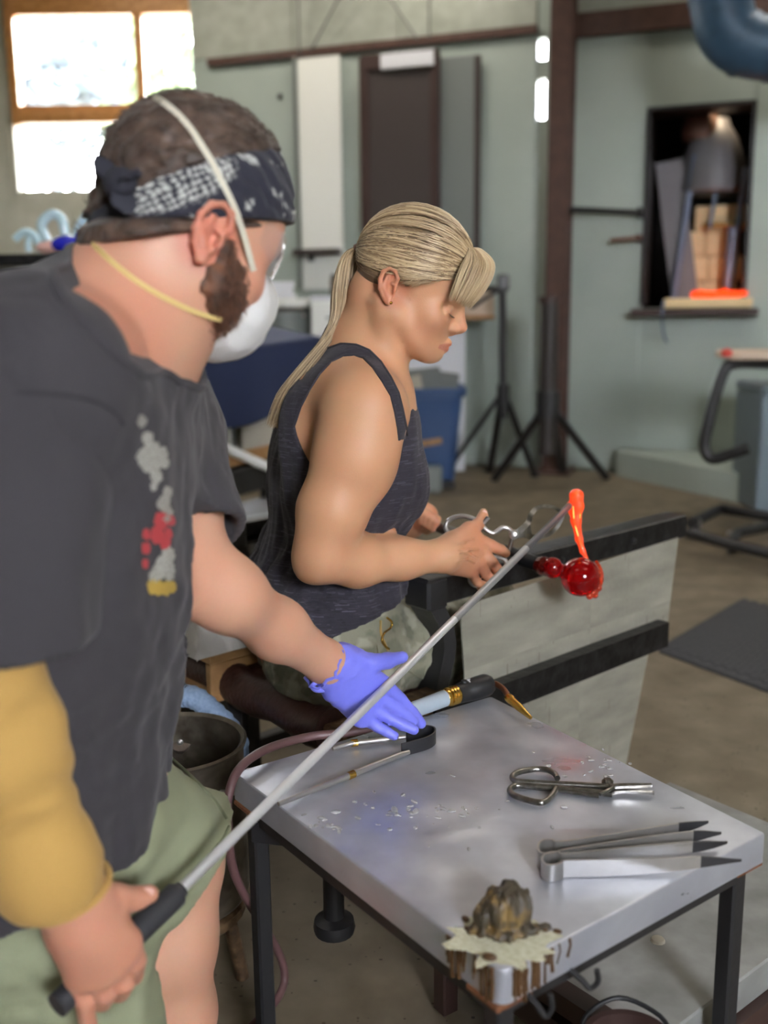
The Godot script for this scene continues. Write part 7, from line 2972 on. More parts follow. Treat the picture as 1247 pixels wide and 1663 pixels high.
	var path := [[590, 405, 1.735, 0.010], [572, 414, 1.74, 0.013], [562, 440, 1.742, 0.0165], [557, 480, 1.738, 0.019], [553, 520, 1.735, 0.018], [540, 548, 1.73, 0.016], [516, 580, 1.722, 0.015], [492, 612, 1.715, 0.016], [468, 648, 1.712, 0.017], [449, 690, 1.712, 0.014]]
	var pc := []
	var pr := []
	for q in path:
		pc.append(at(q[0], q[1], q[2]))
		pr.append(q[3])
	for i in 520:
		var a := r.randf() * TAU
		var d := sqrt(r.randf())
		var last := path.size() - (0 if r.randf() < 0.6 else r.randi_range(1, 3))
		var pts := []
		var ph := r.randf() * 6.0
		for k in last:
			var s: float = pr[k] * d * (1.0 + (0.35 * sin(ph) if k > 5 else 0.0))
			pts.append(pc[k] + Vector3(cos(a) * s * 1.0, sin(a) * s * 0.55, sin(a) * s * 0.75) + Vector3(sin(ph + k) * 0.0012, cos(ph + k * 1.3) * 0.0012, 0))
		var cc: Color = col.call(0.0)
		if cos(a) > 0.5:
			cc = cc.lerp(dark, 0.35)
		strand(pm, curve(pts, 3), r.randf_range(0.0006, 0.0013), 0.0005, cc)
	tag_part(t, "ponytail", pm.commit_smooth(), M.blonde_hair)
	var kd: Vector3 = pc[1] - pc[0]
	tag_part(t, "hair_tie", tubem([pc[0] - kd * 0.25, pc[0] + kd * 0.55], 0.0135, 14), M.copper_dark)


const MS := Vector3(0.10, 0, 0.995)       # towards his right


func man_torso(f: Field, g: float) -> void:
	var nb := at(165, 545, 1.05)
	var up := at(95, 640, 1.05)
	var ch := at(95, 760, 1.06)
	var be := at(95, 960, 1.06)
	var wa := at(72, 1180, 1.08)
	var hi := at(68, 1380, 1.10)
	f.bone(up - MS * 0.11, up + MS * 0.10, 0.095 + g, 0.095 + g, 0.07)
	f.bone(ch - MS * 0.09, ch + MS * 0.09, 0.115 + g, 0.115 + g, 0.08)
	f.bone(be - MS * 0.08, be + MS * 0.08, 0.118 + g, 0.118 + g, 0.08)
	f.bone(wa - MS * 0.07, wa + MS * 0.07, 0.115 + g, 0.115 + g, 0.08)
	f.bone(hi - MS * 0.075, hi + MS * 0.07, 0.112 + g, 0.118 + g, 0.08)
	f.bone(ch, be, 0.115 + g, 0.118 + g, 0.05)
	f.bone(be, wa, 0.118 + g, 0.115 + g, 0.05)
	f.bone(wa, hi, 0.115 + g, 0.118 + g, 0.05)
	f.bone(at(190, 545, 1.05), at(80, 575, 0.93), 0.048 + g, 0.05 + g, 0.06)
	f.bone(at(190, 520, 1.05), at(200, 640, 1.18), 0.052 + g, 0.05 + g, 0.06)
	f.bone(at(190, 555, 1.05), up, 0.062 + g, 0.09 + g, 0.06)


const RSH := [58, 615, 0.885]


func make_man() -> void:
	var t := thing("person", "kneeling helper in a dark t-shirt, bandana and dust mask, holding the long punty rod", "person", Vector3(at(90, 1380, 1.02).x, 0, -1.02))
	var H := head_frame(at(302, 412, 1.08), 46.0, 27.0)
	var hb := H.basis
	var hp := func(x: float, y: float, z: float) -> Vector3:
		return H * Vector3(x, y, z)
	var f := Field.new()
	f.h = 0.0062
	# head
	f.ell(hp.call(0, 0.056, -0.006), Vector3(0.075, 0.083, 0.094), 0.02, hb)
	f.ell(hp.call(0, -0.010, 0.024), Vector3(0.063, 0.066, 0.053), 0.03, hb)
	f.ell(hp.call(0, -0.036, 0.031), Vector3(0.050, 0.034, 0.040), 0.025, hb)
	f.ell(hp.call(0, 0.05, 0.033), Vector3(0.058, 0.045, 0.046), 0.03, hb)
	for s in [-1, 1]:
		f.bone(hp.call(0.055 * s, -0.032, 0.002), hp.call(0.016 * s, -0.056, 0.052), 0.018, 0.014, 0.025)
		f.ell(hp.call(0.045 * s, -0.012, 0.045), Vector3(0.02, 0.018, 0.02), 0.025, hb)
		f.bone(hp.call(0.012 * s, 0.040, 0.077), hp.call(0.048 * s, 0.038, 0.062), 0.0085, 0.008, 0.016)
		f.carve(f.ell(hp.call(0.033 * s, 0.022, 0.085), Vector3(0.018, 0.011, 0.014), 0.012, hb))
		f.ell(hp.call(0.0325 * s, 0.02, 0.062), Vector3(0.0145, 0.0125, 0.0135), 0.004, hb)
	f.ell(hp.call(0, -0.057, 0.055), Vector3(0.019, 0.014, 0.016), 0.016, hb)
	f.bone(hp.call(0, 0.028, 0.08), hp.call(0, -0.007, 0.1), 0.008, 0.0105, 0.012)
	f.ell(hp.call(0, -0.012, 0.096), Vector3(0.018, 0.01, 0.012), 0.008, hb)
	# neck
	f.bone(hp.call(0, -0.02, -0.035), at(178, 552, 1.09), 0.057, 0.066, 0.04)
	f.bone(hp.call(0, -0.045, -0.012), at(198, 575, 1.06), 0.042, 0.046, 0.03)
	var er := Transform3D(Basis(Vector3(-0.86, 0, -0.5).normalized(), Vector3(0, 0.985, -0.17).normalized(), Vector3.BACK), Vector3(-0.0715, 0.002, -0.024))
	er.basis.z = er.basis.x.cross(er.basis.y) * -1.0
	er.basis = Basis(Vector3(-0.86, 0, -0.5), Vector3(-0.06, 0.985, 0.12).normalized(), Vector3(-0.49, -0.17, 0.85)).orthonormalized()
	ear_shapes(f, H * er, 1.04)
	var ear_at := H * er.origin
	var el := er
	el.origin.x = -er.origin.x
	el.basis = Basis(Vector3(0.86, 0, -0.5), Vector3(0.06, 0.985, 0.12).normalized(), Vector3(0.49, -0.17, 0.85))
	ear_shapes(f, H * el, 1.04)
	man_torso(f, 0.0)
	# right arm (near), hanging, the hand on the grip
	var rs := at(58, 615, 0.885)
	var re := at(-42, 1065, 0.835)
	var rw := at(122, 1462, 0.868)
	f.ell(rs, Vector3(0.062, 0.062, 0.058), 0.05)
	f.chain([rs, at(25, 800, 0.855), re], [0.058, 0.048, 0.038], 0.03)
	f.chain([re, at(5, 1210, 0.838), at(65, 1390, 0.852), rw], [0.038, 0.037, 0.033, 0.028], 0.02)
	# its hand, knuckles down, round the grip
	f.bone(rw, at(150, 1505, 0.875), 0.028, 0.026, 0.02)
	f.chain([at(140, 1490, 0.872), at(205, 1530, 0.885)], [0.025, 0.0155], 0.02)
	f.chain([at(140, 1500, 0.872), at(188, 1558, 0.880)], [0.025, 0.0155], 0.02)
	f.chain([at(130, 1505, 0.870), at(160, 1580, 0.874)], [0.024, 0.015], 0.02)
	f.chain([at(120, 1505, 0.870), at(126, 1585, 0.870)], [0.022, 0.0135], 0.02)
	f.chain([at(206, 1528, 0.884), at(219, 1560, 0.890), at(217, 1582, 0.913), at(200, 1580, 0.935)], [0.0128, 0.0112, 0.0102, 0.0092], 0.0025)
	f.chain([at(188, 1558, 0.879), at(201, 1595, 0.885), at(195, 1610, 0.908), at(180, 1600, 0.93)], [0.0128, 0.0112, 0.0102, 0.0092], 0.002)
	f.chain([at(160, 1578, 0.873), at(170, 1612, 0.878), at(166, 1626, 0.90), at(155, 1615, 0.918)], [0.0124, 0.011, 0.0098, 0.0088], 0.002)
	f.chain([at(126, 1585, 0.870), at(137, 1625, 0.872), at(143, 1665, 0.878), at(146, 1690, 0.884)], [0.0114, 0.0095, 0.0086, 0.0076], 0.002)
	f.chain([at(146, 1482, 0.873), at(190, 1460, 0.889)], [0.021, 0.0145], 0.012)
	f.chain([at(190, 1460, 0.889), at(220, 1459, 0.904), at(243, 1452, 0.914)], [0.0145, 0.0115, 0.0092], 0.004)
	for q in [[207, 1527, 0.878], [189, 1557, 0.872], [161, 1577, 0.866], [127, 1584, 0.864]]:
		f.ell(at(q[0], q[1], q[2] + 0.005), Vector3(0.0098, 0.0098, 0.0098), 0.007)
	# left arm reaching across
	var ls := at(245, 690, 1.24)
	var le := at(312, 918, 1.15)
	var lw := at(530, 1076, 1.322)
	f.ell(ls, Vector3(0.062, 0.062, 0.058), 0.05)
	f.chain([ls, at(285, 800, 1.18), le], [0.058, 0.050, 0.040], 0.03)
	f.chain([le, at(370, 965, 1.165), at(450, 1022, 1.25), lw], [0.040, 0.0405, 0.035, 0.0275], 0.03)
	f.bone(lw, at(566, 1100, 1.345), 0.0265, 0.024, 0.02)
	# legs: left foot forward, right knee on the floor
	var hl := at(105, 1350, 1.06)
	var kl := at(282, 1400, 1.19)
	var al := Vector3(kl.x - 0.01, 0.1, kl.z + 0.02)
	f.chain([hl, at(200, 1362, 1.12), kl], [0.082, 0.074, 0.056], 0.05)
	f.chain([kl, at(272, 1525, 1.17), al.lerp(kl, 0.35), al], [0.056, 0.056, 0.046, 0.036], 0.04)
	f.bone(al + Vector3(-0.04, -0.05, 0.0), al + Vector3(0.13, -0.06, -0.03), 0.036, 0.03, 0.03)
	var hr := at(58, 1430, 1.04)
	var kr := Vector3(hr.x + 0.06, 0.065, hr.z + 0.02)
	var ar := Vector3(kr.x - 0.40, 0.06, kr.z + 0.02)
	f.chain([hr, hr.lerp(kr, 0.5), kr], [0.085, 0.078, 0.056], 0.05)
	f.chain([kr, kr.lerp(ar, 0.4), ar], [0.056, 0.056, 0.036], 0.04)
	f.bone(ar, ar + Vector3(-0.05, 0.07, 0), 0.034, 0.03, 0.03)
	var base := lin(200, 152, 126)
	var rosy := lin(190, 108, 88)
	var nz := fold_noise(4, 9.0)
	var inv := H.affine_inverse()
	var hand_r := at(165, 1545, 0.885)
	var paint := func(p: Vector3, n: Vector3) -> Color:
		var c := base.lerp(rosy, clampf(0.14 + 0.3 * nz.get_noise_3dv(p), 0, 1) * 0.5)
		var l: Vector3 = inv * p
		if l.length() < 0.24:
			c = c.lerp(rosy, 0.7 * smoothstep(0.048, 0.024, (p - ear_at).length()))
			c = c.lerp(rosy, 0.45 * exp(-(Vector3(absf(l.x) - 0.05, l.y + 0.02, l.z - 0.07) * 24.0).length_squared()))
			c = c.lerp(rosy, 0.38 * clampf((-l.y - 0.03) * 12.0, 0, 1) * clampf((0.0 - l.z) * 20.0, 0, 1))
		c = c.lerp(rosy, 0.3 * smoothstep(0.12, 0.06, (p - hand_r).length()))
		return c
	var zones := [[ear_at, 0.04, 0.002], [hand_r, 0.1, 0.003], [hp.call(0, 0.0, 0.02), 0.17, 0.0042]]
	later(t, "body", f, skin_mat("skin_man"), paint, zones)
	var nm := MB.new()
	nm.ball(at(239, 1449, 0.9065), Vector3(0.0075, 0.0056, 0.002), 14, 8, Basis(Vector3.BACK, 0.25))
	tag_part(t, "thumbnail", nm.commit(60), M.nail)
	man_head(t, H, f)
	man_clothes(t, f)
	man_glove(t)


func man_head(t: Node3D, H: Transform3D, body: Field) -> void:
	var hb := H.basis
	var inv := H.affine_inverse()
	var c := Vector3(0, 0.056, -0.006)
	var rr := Vector3(0.075, 0.083, 0.094)
	# hair: thick and short, over the crown and down to the nape
	var f := Field.new()
	f.h = 0.0036
	f.ell(H * (c + Vector3(0, 0.006, -0.004)), rr + Vector3(0.012, 0.013, 0.011), 0.01, hb)
	f.ell(H * Vector3(0, -0.012, -0.050), Vector3(0.074, 0.062, 0.058), 0.02, hb)
	f.carve(f.ell(H * Vector3(0, -0.035, 0.098), Vector3(0.13, 0.105, 0.108), 0.015, hb))
	f.cuts = [[at(220, 388, 1.0), Vector3(0.12, -0.99, 0.0)]]
	for s in [-1, 1]:
		f.carve(f.ell(H * Vector3(0.08 * s, -0.002, -0.016), Vector3(0.022, 0.03, 0.022), 0.008, hb))
	var n := fold_noise(61, 32.0)
	var band_up := at(300, 256, 0.96)
	var band_lo := at(300, 347, 0.96)
	n.fractal_octaves = 3
	f.warp = func(p: Vector3) -> float:
		var l: Vector3 = inv * p
		var under := clampf((256.0 / 256.0) * -(p - band_up).dot(Vector3(-0.33, 0.944, 0.0)) * 160.0, 0, 1) * clampf((p.y - band_lo.y) * 160.0 + 1.0, 0, 1)
		return n.get_noise_3d(l.x * 1.2, l.y * 1.2, l.z * 0.55) * 0.0075 * (1.0 - under) + 0.011 * under
	var d0 := lin(58, 44, 37)
	var d1 := lin(96, 76, 64)
	var tint := (func(p: Vector3, nn: Vector3) -> Color:
		var l: Vector3 = inv * p
		return d0.lerp(d1, clampf(0.4 + n.get_noise_3d(l.x * 1.2, l.y * 1.2, l.z * 0.55) * 1.6, 0, 1)))
	var hair := later(t, "hair", f, vc_mat("brown_hair", 0.55, M.fine, 0.08, 9.0, 0.2), tint)
	var r := RandomNumberGenerator.new()
	r.seed = 8
	var m := MB.new()
	for i in 3600:
		var a := r.randf() * TAU
		var y := r.randf_range(-0.65, 1.0)
		var d := Vector3(sqrt(1 - y * y) * cos(a), y, sqrt(1 - y * y) * sin(a))
		if d.z > 0.55 and y < 0.55:
			continue
		if y < -0.1 and d.z > -0.3:
			continue
		var o: Vector3 = H * (c + d * 0.16)
		var dir: Vector3 = hb * -d
		var q := f.hit(o, dir, 0.16)
		if q.distance_to(o) > 0.12 or ((q - band_up).dot(Vector3(-0.33, 0.944, 0.0)) < 0.004 and q.y > band_lo.y - 0.006):
			continue
		var comb := Vector3(r.randf_range(-0.35, 0.35), r.randf_range(-0.7, -0.1), -0.8)
		var lean := (hb * (comb - d * comb.dot(d))).normalized()
		lean = (lean + hb * d * 0.07).normalized()
		var ln := r.randf_range(0.008, 0.017)
		strand(m, [q + dir * 0.002, q + lean * ln * 0.5 + hb * d * 0.002, q + lean * ln], 0.0007, 0.0003, d0.lerp(d1, r.randf() * 0.9))
	obj("strands", m.commit_smooth(), M.brown_hair, hair)
	# beard along the jaw and sideburn
	var g := Field.new()
	g.h = 0.0036
	g.ell(H * Vector3(0, -0.010, 0.024), Vector3(0.063, 0.066, 0.053) + Vector3.ONE * 0.003, 0.03, hb)
	g.ell(H * Vector3(0, -0.036, 0.031), Vector3(0.050, 0.034, 0.040) + Vector3.ONE * 0.006, 0.025, hb)
	for s in [-1, 1]:
		g.bone(H * Vector3(0.055 * s, -0.032, 0.002), H * Vector3(0.016 * s, -0.056, 0.052), 0.0245, 0.021, 0.025)
	g.ell(H * Vector3(0, -0.074, 0.046), Vector3(0.029, 0.02, 0.023), 0.02, hb)
	g.bone(H * Vector3(-0.0685, 0.014, -0.003), H * Vector3(-0.0635, -0.03, 0.005), 0.0055, 0.012, 0.012)
	# trimmed: along the neck behind, along the cheek in front
	g.cuts = [[at(338, 424, 1.02), Vector3(-0.924, 0.381, 0.0)], [at(380, 386, 1.02), Vector3(0, 1, 0)], [H * Vector3(0, -0.03, 0.053), hb * Vector3(0, -0.316, 0.949)]]
	g.cut_end(at(396, 420, 1.02), Vector3(0.88, 0.47, 0.0), at(412, 440, 1.02), 0.062)
	g.hollow(g.ell(H * Vector3(0, 0.0, 0.098), Vector3(0.06, 0.04, 0.04), 0.01, hb))
	var bn := fold_noise(71, 70.0)
	g.warp = func(p: Vector3) -> float:
		return bn.get_noise_3dv(p) * 0.0035
	var b0 := lin(66, 44, 32)
	var b1 := lin(118, 76, 52)
	var tint_b := (func(p: Vector3, nn: Vector3) -> Color:
		return b0.lerp(b1, clampf(0.35 + bn.get_noise_3dv(p * 0.6) * 1.3, 0, 1)))
	var beard := later(t, "beard", g, vc_mat("beard_hair", 0.6, M.fine, 0.08, 12.0, 0.15), tint_b)
	m = MB.new()
	for i in 2600:
		var u := r.randf()
		var s := -1.0 if r.randf() < 0.7 else 1.0
		var p := Vector3(0.064 * s, 0.012 - 0.05 * u * 1.6, 0.010).lerp(Vector3(0.012 * s, -0.065, 0.062), clampf(u * 1.6 - 0.6, 0, 1))
		p += Vector3(r.randf_range(-0.004, 0.004), r.randf_range(-0.02, 0.012), r.randf_range(-0.016, 0.022))
		var d := Vector3(s * r.randf_range(0.5, 1.0), r.randf_range(-0.6, 0.2), r.randf_range(-0.1, 0.4)).normalized()
		var o: Vector3 = H * (p + d * 0.05)
		var q := g.hit(o, hb * -d, 0.06)
		if q.distance_to(o) > 0.056:
			continue
		var lean := (hb * (Vector3(0, -0.7, 0.25) + d * 0.5)).normalized()
		strand(m, [q, q + lean * 0.003, q + lean * r.randf_range(0.004, 0.008)], 0.0005, 0.0002, b0.lerp(b1, r.randf()))
	obj("strands", m.commit_smooth(), M.beard_hair, beard)
	# eyebrow
	m = MB.new()
	for i in 60:
		var u := r.randf()
		var s := -1.0 if i % 2 == 0 else 1.0
		var p: Vector3 = H * Vector3(s * lerpf(0.014, 0.052, u), 0.041 + r.randf_range(-0.003, 0.003), 0.13)
		var q := body.hit(p, hb * Vector3(-s * u * 0.2, 0, -1).normalized(), 0.1)
		strand(m, [q, q + hb * Vector3(s * 0.003, 0.001, 0.001), q + hb * Vector3(s * 0.007, -0.001, 0)], 0.0006, 0.0003, d0)
	tag_part(t, "eyebrows", m.commit_smooth(), M.beard_hair)
	# bandana: a printed band with its knot behind
	var b := Field.new()
	b.h = 0.0026
	b.ell(H * (c + Vector3(0, 0.003, 0.0)), rr + Vector3(0.0135, 0.012, 0.011), 0.01, hb)
	b.ell(H * Vector3(0, -0.002, -0.048), Vector3(0.072, 0.052, 0.052), 0.015, hb)
	# lower edge, upper edge: planes across the head
	var lo := at(300, 347, 0.96)
	b.cuts = [[lo, Vector3(0.02, -1, 0.0)], [at(300, 256, 0.96), Vector3(-0.33, 0.944, 0.0)]]
	var wn := fold_noise(81, 22.0)
	b.warp = func(p: Vector3) -> float:
		var l: Vector3 = inv * p
		return sin((l.y * 1.0 + l.z * 0.16) * 320.0 + wn.get_noise_3dv(p) * 3.0) * 0.0014
	var ink := lin(38, 38, 48)
	var pale := lin(206, 206, 200)
	var pn := fold_noise(91, 95.0)
	pn.fractal_octaves = 3
	var pn2 := fold_noise(92, 24.0)
	var st0 := at(290, 300, 0.75)
	var st1 := at(372, 270, 0.75)
	var p_c: Vector3 = inv * b.hit(st0, (st0 - cam_pos).normalized(), 0.6)
	var p_d: Vector3 = inv * b.hit(st1, (st1 - cam_pos).normalized(), 0.6)
	p_c.x = 0
	p_d.x = 0
	var print_ := (func(p: Vector3, nn: Vector3) -> Color:
		var l: Vector3 = inv * p
		var q := Vector3(0, l.y, l.z) - p_c
		var e := (p_d - p_c).normalized()
		var along_ := q.dot(e)
		var off := (q - e * along_)
		var inside := clampf(1.25 - sqrt(pow(along_ / 0.05, 2.0) + pow(off.length() / 0.0165, 2.0)), 0, 1)
		if l.x > -0.03:
			inside = 0.0
		var v := 0.0
		if inside > 0.0:
			v = smoothstep(0.42, 0.62, absf(sin(along_ * 480.0 + 3.0 * pn2.get_noise_3dv(l)) * cos(off.length() * 620.0 + along_ * 60.0)) + 0.25 * pn.get_noise_3dv(l)) * clampf(inside * 4.0, 0, 1)
			v = maxf(v, smoothstep(0.05, 0.0, absf(inside - 0.25)) * 0.8)
		else:
			var spot := pn2.get_noise_3d(l.x * 1.6 + 4.0, l.y * 2.6, l.z * 1.6)
			v = smoothstep(0.40, 0.48, spot) * (0.5 + 0.5 * smoothstep(-0.1, 0.2, pn.get_noise_3dv(l)))
		return ink.lerp(pale, v * 0.8))
	var band := later(t, "bandana", b, vc_mat("bandana_cloth", 0.85, M.weave, 0.02, 8.0, 0.2), print_)
	var kn := MB.new()
	var kc: Vector3 = H * Vector3(-0.028, 0.012, -0.108)
	kn.ball(kc, Vector3(0.02, 0.016, 0.014), 16, 10, hb)
	obj("knot", kn.commit(60), M.bandana_plain, band)
	for q in [[Vector3(-0.026, 0.004, -0.002), Vector3(0.004, 0.004, -0.004)], [Vector3(-0.018, -0.022, 0.004), Vector3(0.004, -0.004, 0.0)], [Vector3(0.016, 0.010, -0.008), Vector3(0.012, 0.012, -0.008)]]:
		var tm := MB.new()
		var pts := curve([kc, kc + hb * (q[0] * 0.6), kc + hb * (q[0] + q[1] * 0.5), kc + hb * (q[0] * 1.1 + q[1])], 5)
		tm.strap(pts, [0.012, 0.014, 0.017, 0.02, 0.022, 0.022, 0.024, 0.024, 0.024, 0.022, 0.02, 0.018, 0.014, 0.01, 0.006, 0.003], 0.0022, hb * Vector3(-0.7, 0.5, -0.4))
		obj("knot_end", tm.commit(60), M.bandana_plain, band)
	# dust mask: a cup over nose and chin, with two elastic straps
	var mk := Field.new()
	mk.h = 0.0028
	mk.ell(H * Vector3(0, -0.031, 0.058), Vector3(0.060, 0.059, 0.058), 0.01, hb)
	mk.ell(H * Vector3(0, -0.008, 0.096), Vector3(0.026, 0.033, 0.028), 0.02, hb)
	mk.cuts = [[H * Vector3(0, -0.03, 0.050), hb * Vector3(0, 0.316, -0.949)]]
	mk.warp = func(p: Vector3) -> float:
		return wn.get_noise_3dv(p * 1.6) * 0.0022
	var mask := later(t, "dust_mask", mk, M.mask_white)
	var rim := []
	for i in 36:
		var a := TAU * i / 36
		rim.append(H * Vector3(cos(a) * 0.0595, -0.031 + sin(a) * 0.0575, 0.050 + (sin(a) * 0.0575) * 0.333))
	obj("rim", tubem(rim, 0.0022, 8, false, 1.0, Vector3.ZERO, true), M.mask_white, mask)
	# upper strap over the crown, lower one round the neck: they follow what they press on
	var all := Field.new()
	var strap_of := func(list: Array, fields: Array, off: float) -> Array:
		var pts := []
		for q in list:
			var st := at(q[0], q[1], 0.75)
			var dir := (st - cam_pos).normalized()
			var best: Vector3 = st + dir * 0.6
			for ff in fields:
				var hqq: Vector3 = ff.hit(st, dir, 0.6)
				if hqq.distance_to(st) < best.distance_to(st):
					best = hqq
			pts.append([st, dir, (best - dir * off - st).dot(dir)])
		for k2 in 60:
			for i in range(1, pts.size() - 1):
				pts[i][2] = minf(pts[i][2], (pts[i - 1][2] + pts[i + 1][2]) * 0.5)
		var out := []
		for q in pts:
			out.append(q[0] + q[1] * q[2])
		return out
	var u1: Array = strap_of.call([[250, 156], [268, 168], [290, 186], [312, 212], [330, 240], [346, 266], [360, 294], [374, 322], [386, 350], [396, 382], [405, 414], [412, 440]], [f, b, body, mk], 0.002)
	var m1 := MB.new()
	var sd := (at(300, 200, 1.0) - cam_pos).normalized() * -1.0
	m1.strap(curve(u1, 4), 0.0058, 0.0012, sd)
	tag_part(t, "upper_strap", m1.commit(60), M.elastic)
	var u2: Array = strap_of.call([[142, 388], [165, 410], [190, 432], [220, 455], [250, 474], [280, 490], [310, 504], [335, 513], [360, 520]], [body, g, mk], 0.0022)
	m1 = MB.new()
	m1.strap(curve(u2, 4), 0.0046, 0.0012, sd)
	tag_part(t, "lower_strap", m1.commit(60), M.elastic_yellow)
	# clear safety glasses: lens and temple
	var gl := MB.new()
	var rows := []
	for i in 9:
		var row := []
		for j in 13:
			var a := lerpf(-1.15, 1.15, j / 12.0)
			row.append(H * Vector3(sin(a) * 0.070, 0.054 - 0.044 * i / 8.0, 0.034 + cos(a) * 0.062 - 0.006 * absf(i / 8.0 - 0.4)))
		rows.append(row)
	gl.thick_sheet(rows, 0.0016)
	var spec := tag_part(t, "safety_glasses", gl.commit(60), M.lens_clear)
	for s in [-1.0, 1.0]:
		var sh := MB.new()
		var pr := []
		for i in 5:
			var row := []
			for j in 5:
				row.append(H * Vector3((0.0665 + 0.008 * j / 4.0) * s, 0.050 - 0.040 * (i / 4.0) * (1.0 - 0.35 * j / 4.0), 0.062 - 0.034 * j / 4.0))
			pr.append(row)
		sh.sheet(pr)
		obj("side_shield", sh.commit(60), M.lens_clear, spec)


func man_clothes(t: Node3D, body: Field) -> void:
	# t-shirt
	var f := Field.new()
	f.h = 0.0062
	man_torso(f, 0.011)
	f.bone(at(190, 700, 1.10) - MS * 0.06, at(172, 900, 1.10) - MS * 0.06, 0.082, 0.085, 0.05)
	f.bone(at(172, 900, 1.10) - MS * 0.05, at(75, 1260, 1.09) - MS * 0.05, 0.085, 0.09, 0.05)
	f.bone(at(80, 1300, 1.02), at(50, 1330, 1.0), 0.095, 0.095, 0.05)
	var rs := at(58, 615, 0.885)
	var r_end := at(2, 1050, 0.845)
	f.ell(rs, Vector3(0.075, 0.072, 0.07), 0.05)
	f.bone(rs, rs.lerp(r_end, 0.35), 0.071, 0.06, 0.035)
	var ls := at(245, 690, 1.24)
	var l_end := at(310, 876, 1.15)
	var dl := (l_end - ls).normalized()
	f.bone(ls, ls.lerp(l_end, 1.2), 0.072, 0.068, 0.035)
	f.cut_end(l_end, dl, ls.lerp(l_end, 1.2), 0.1)
	f.ell(ls, Vector3(0.073, 0.072, 0.07), 0.05)
	# neck opening and hollow sleeve ends
	f.hollow(f.bone(l_end - dl * 0.03, l_end + dl * 0.1, 0.055, 0.058, 0.004))
	f.cuts = [[at(160, 1372, 1.05), Vector3(0.25, -0.968, 0)], [at(188, 499, 1.0), Vector3(0.77, 0.64, 0.0)]]
	var nf := fold_noise(12, 6.0)
	var o := at(100, 900, 1.0)
	f.warp = func(p: Vector3) -> float:
		var q := p - o
		var low := clampf(0.35 - q.y * 2.2, 0.15, 1)
		return nf.get_noise_3d(q.x * 2.0 + q.y * 0.5, q.y * 0.55 + 3.0, q.z * 2.0) * 0.014 * low + nf.get_noise_3d(q.x * 3.0, q.y * 2.6, q.z * 3.0) * 0.004
	var tee := later(t, "t_shirt", f, M.tee_charcoal)
	var sv := Field.new()
	sv.h = 0.0055
	sv.ell(rs, Vector3(0.075, 0.072, 0.07), 0.05)
	sv.bone(rs, rs.lerp(r_end, 1.12), 0.074, 0.079, 0.035)
	sv.cuts = [[r_end, Vector3(0.02, -1, 0.05).normalized()]]
	sv.hollow(sv.bone(r_end - (r_end - rs).normalized() * 0.004, r_end + (r_end - rs).normalized() * 0.1, 0.063, 0.068, 0.004))
	sv.warp = func(p: Vector3) -> float:
		var q := p - o
		return nf.get_noise_3d(q.x * 2.4 + q.y * 0.5, q.y * 0.8 + 3.0, q.z * 2.4) * 0.005
	var slv := later(t, "shirt_sleeve", sv, M.tee_charcoal)
	# collar band and shoulder seam
	var col := []
	var cn := Vector3(0.77, 0.64, 0.0).normalized()
	var cc := at(178, 520, 1.08)
	cc -= cn * (cc - at(188, 499, 1.0)).dot(cn)
	var e1 := Vector3(0, 0, 1)
	var e2 := cn.cross(e1)
	var kept := f.cuts
	f.cuts = []
	for i in 64:
		var a := TAU * i / 64
		var dir := e1 * cos(a) + e2 * sin(a)
		var d := 0.04
		while d < 0.3 and f.full(cc + dir * d) < 0.0:
			d += 0.002
		col.append(cc + dir * (d - 0.002))
	f.cuts = kept
	var cm := MB.new()
	cm.tube(col, 0.006, 8, false, 0.6, cn, true)
	obj("collar", cm.commit(60), M.tee_charcoal, tee)
	var seam := []
	for q in [[-20, 634], [40, 638], [100, 640], [150, 650], [185, 668], [200, 690]]:
		var st := at(q[0], q[1], 0.6)
		var dir := (st - cam_pos).normalized()
		seam.append(f.hit(st, dir, 0.7) + dir * 0.001)
	obj("seam", tubem(curve(seam, 5), 0.0022, 6), M.tee_dark, tee)
	# the print on the chest
	var rows := []
	for i in 56:
		var row := []
		for j in 14:
			var y := lerpf(668.0, 972.0, i / 55.0)
			var x := lerpf(222.0, 287.0, j / 13.0)
			var st := at(x, y, 0.8)
			var dir := (st - cam_pos).normalized()
			var hq := f.hit(st, dir, 0.55)
			row.append(hq)
		rows.append(row)
	# pieces of the print, each laid on the cloth
	var shapes := [["print_patch", [[231, 684, 9]], M.print_white], ["print_patch", [[240, 712, 11], [246, 730, 15], [250, 752, 14]], M.print_white], ["print_patch", [[232, 742, 13], [264, 737, 11], [268, 752, 9], [238, 758, 9]], M.print_white], ["print_patch", [[254, 774, 11], [250, 790, 7]], M.print_white],
		["print_patch", [[272, 800, 9], [266, 818, 13], [272, 835, 12]], M.print_white], ["print_figure", [[262, 846, 13], [256, 868, 14], [268, 882, 11]], M.print_red], ["print_figure", [[278, 846, 8], [274, 866, 8]], M.print_red], ["print_figure", [[238, 868, 8], [237, 890, 9], [236, 915, 7]], M.print_red],
		["print_patch", [[274, 902, 13], [262, 922, 16], [274, 928, 13], [250, 936, 10]], M.print_white], ["print_band", [[248, 954, 11], [259, 955, 11], [270, 955, 11], [279, 954, 9]], M.print_gold]]
	var pr := RandomNumberGenerator.new()
	pr.seed = 3
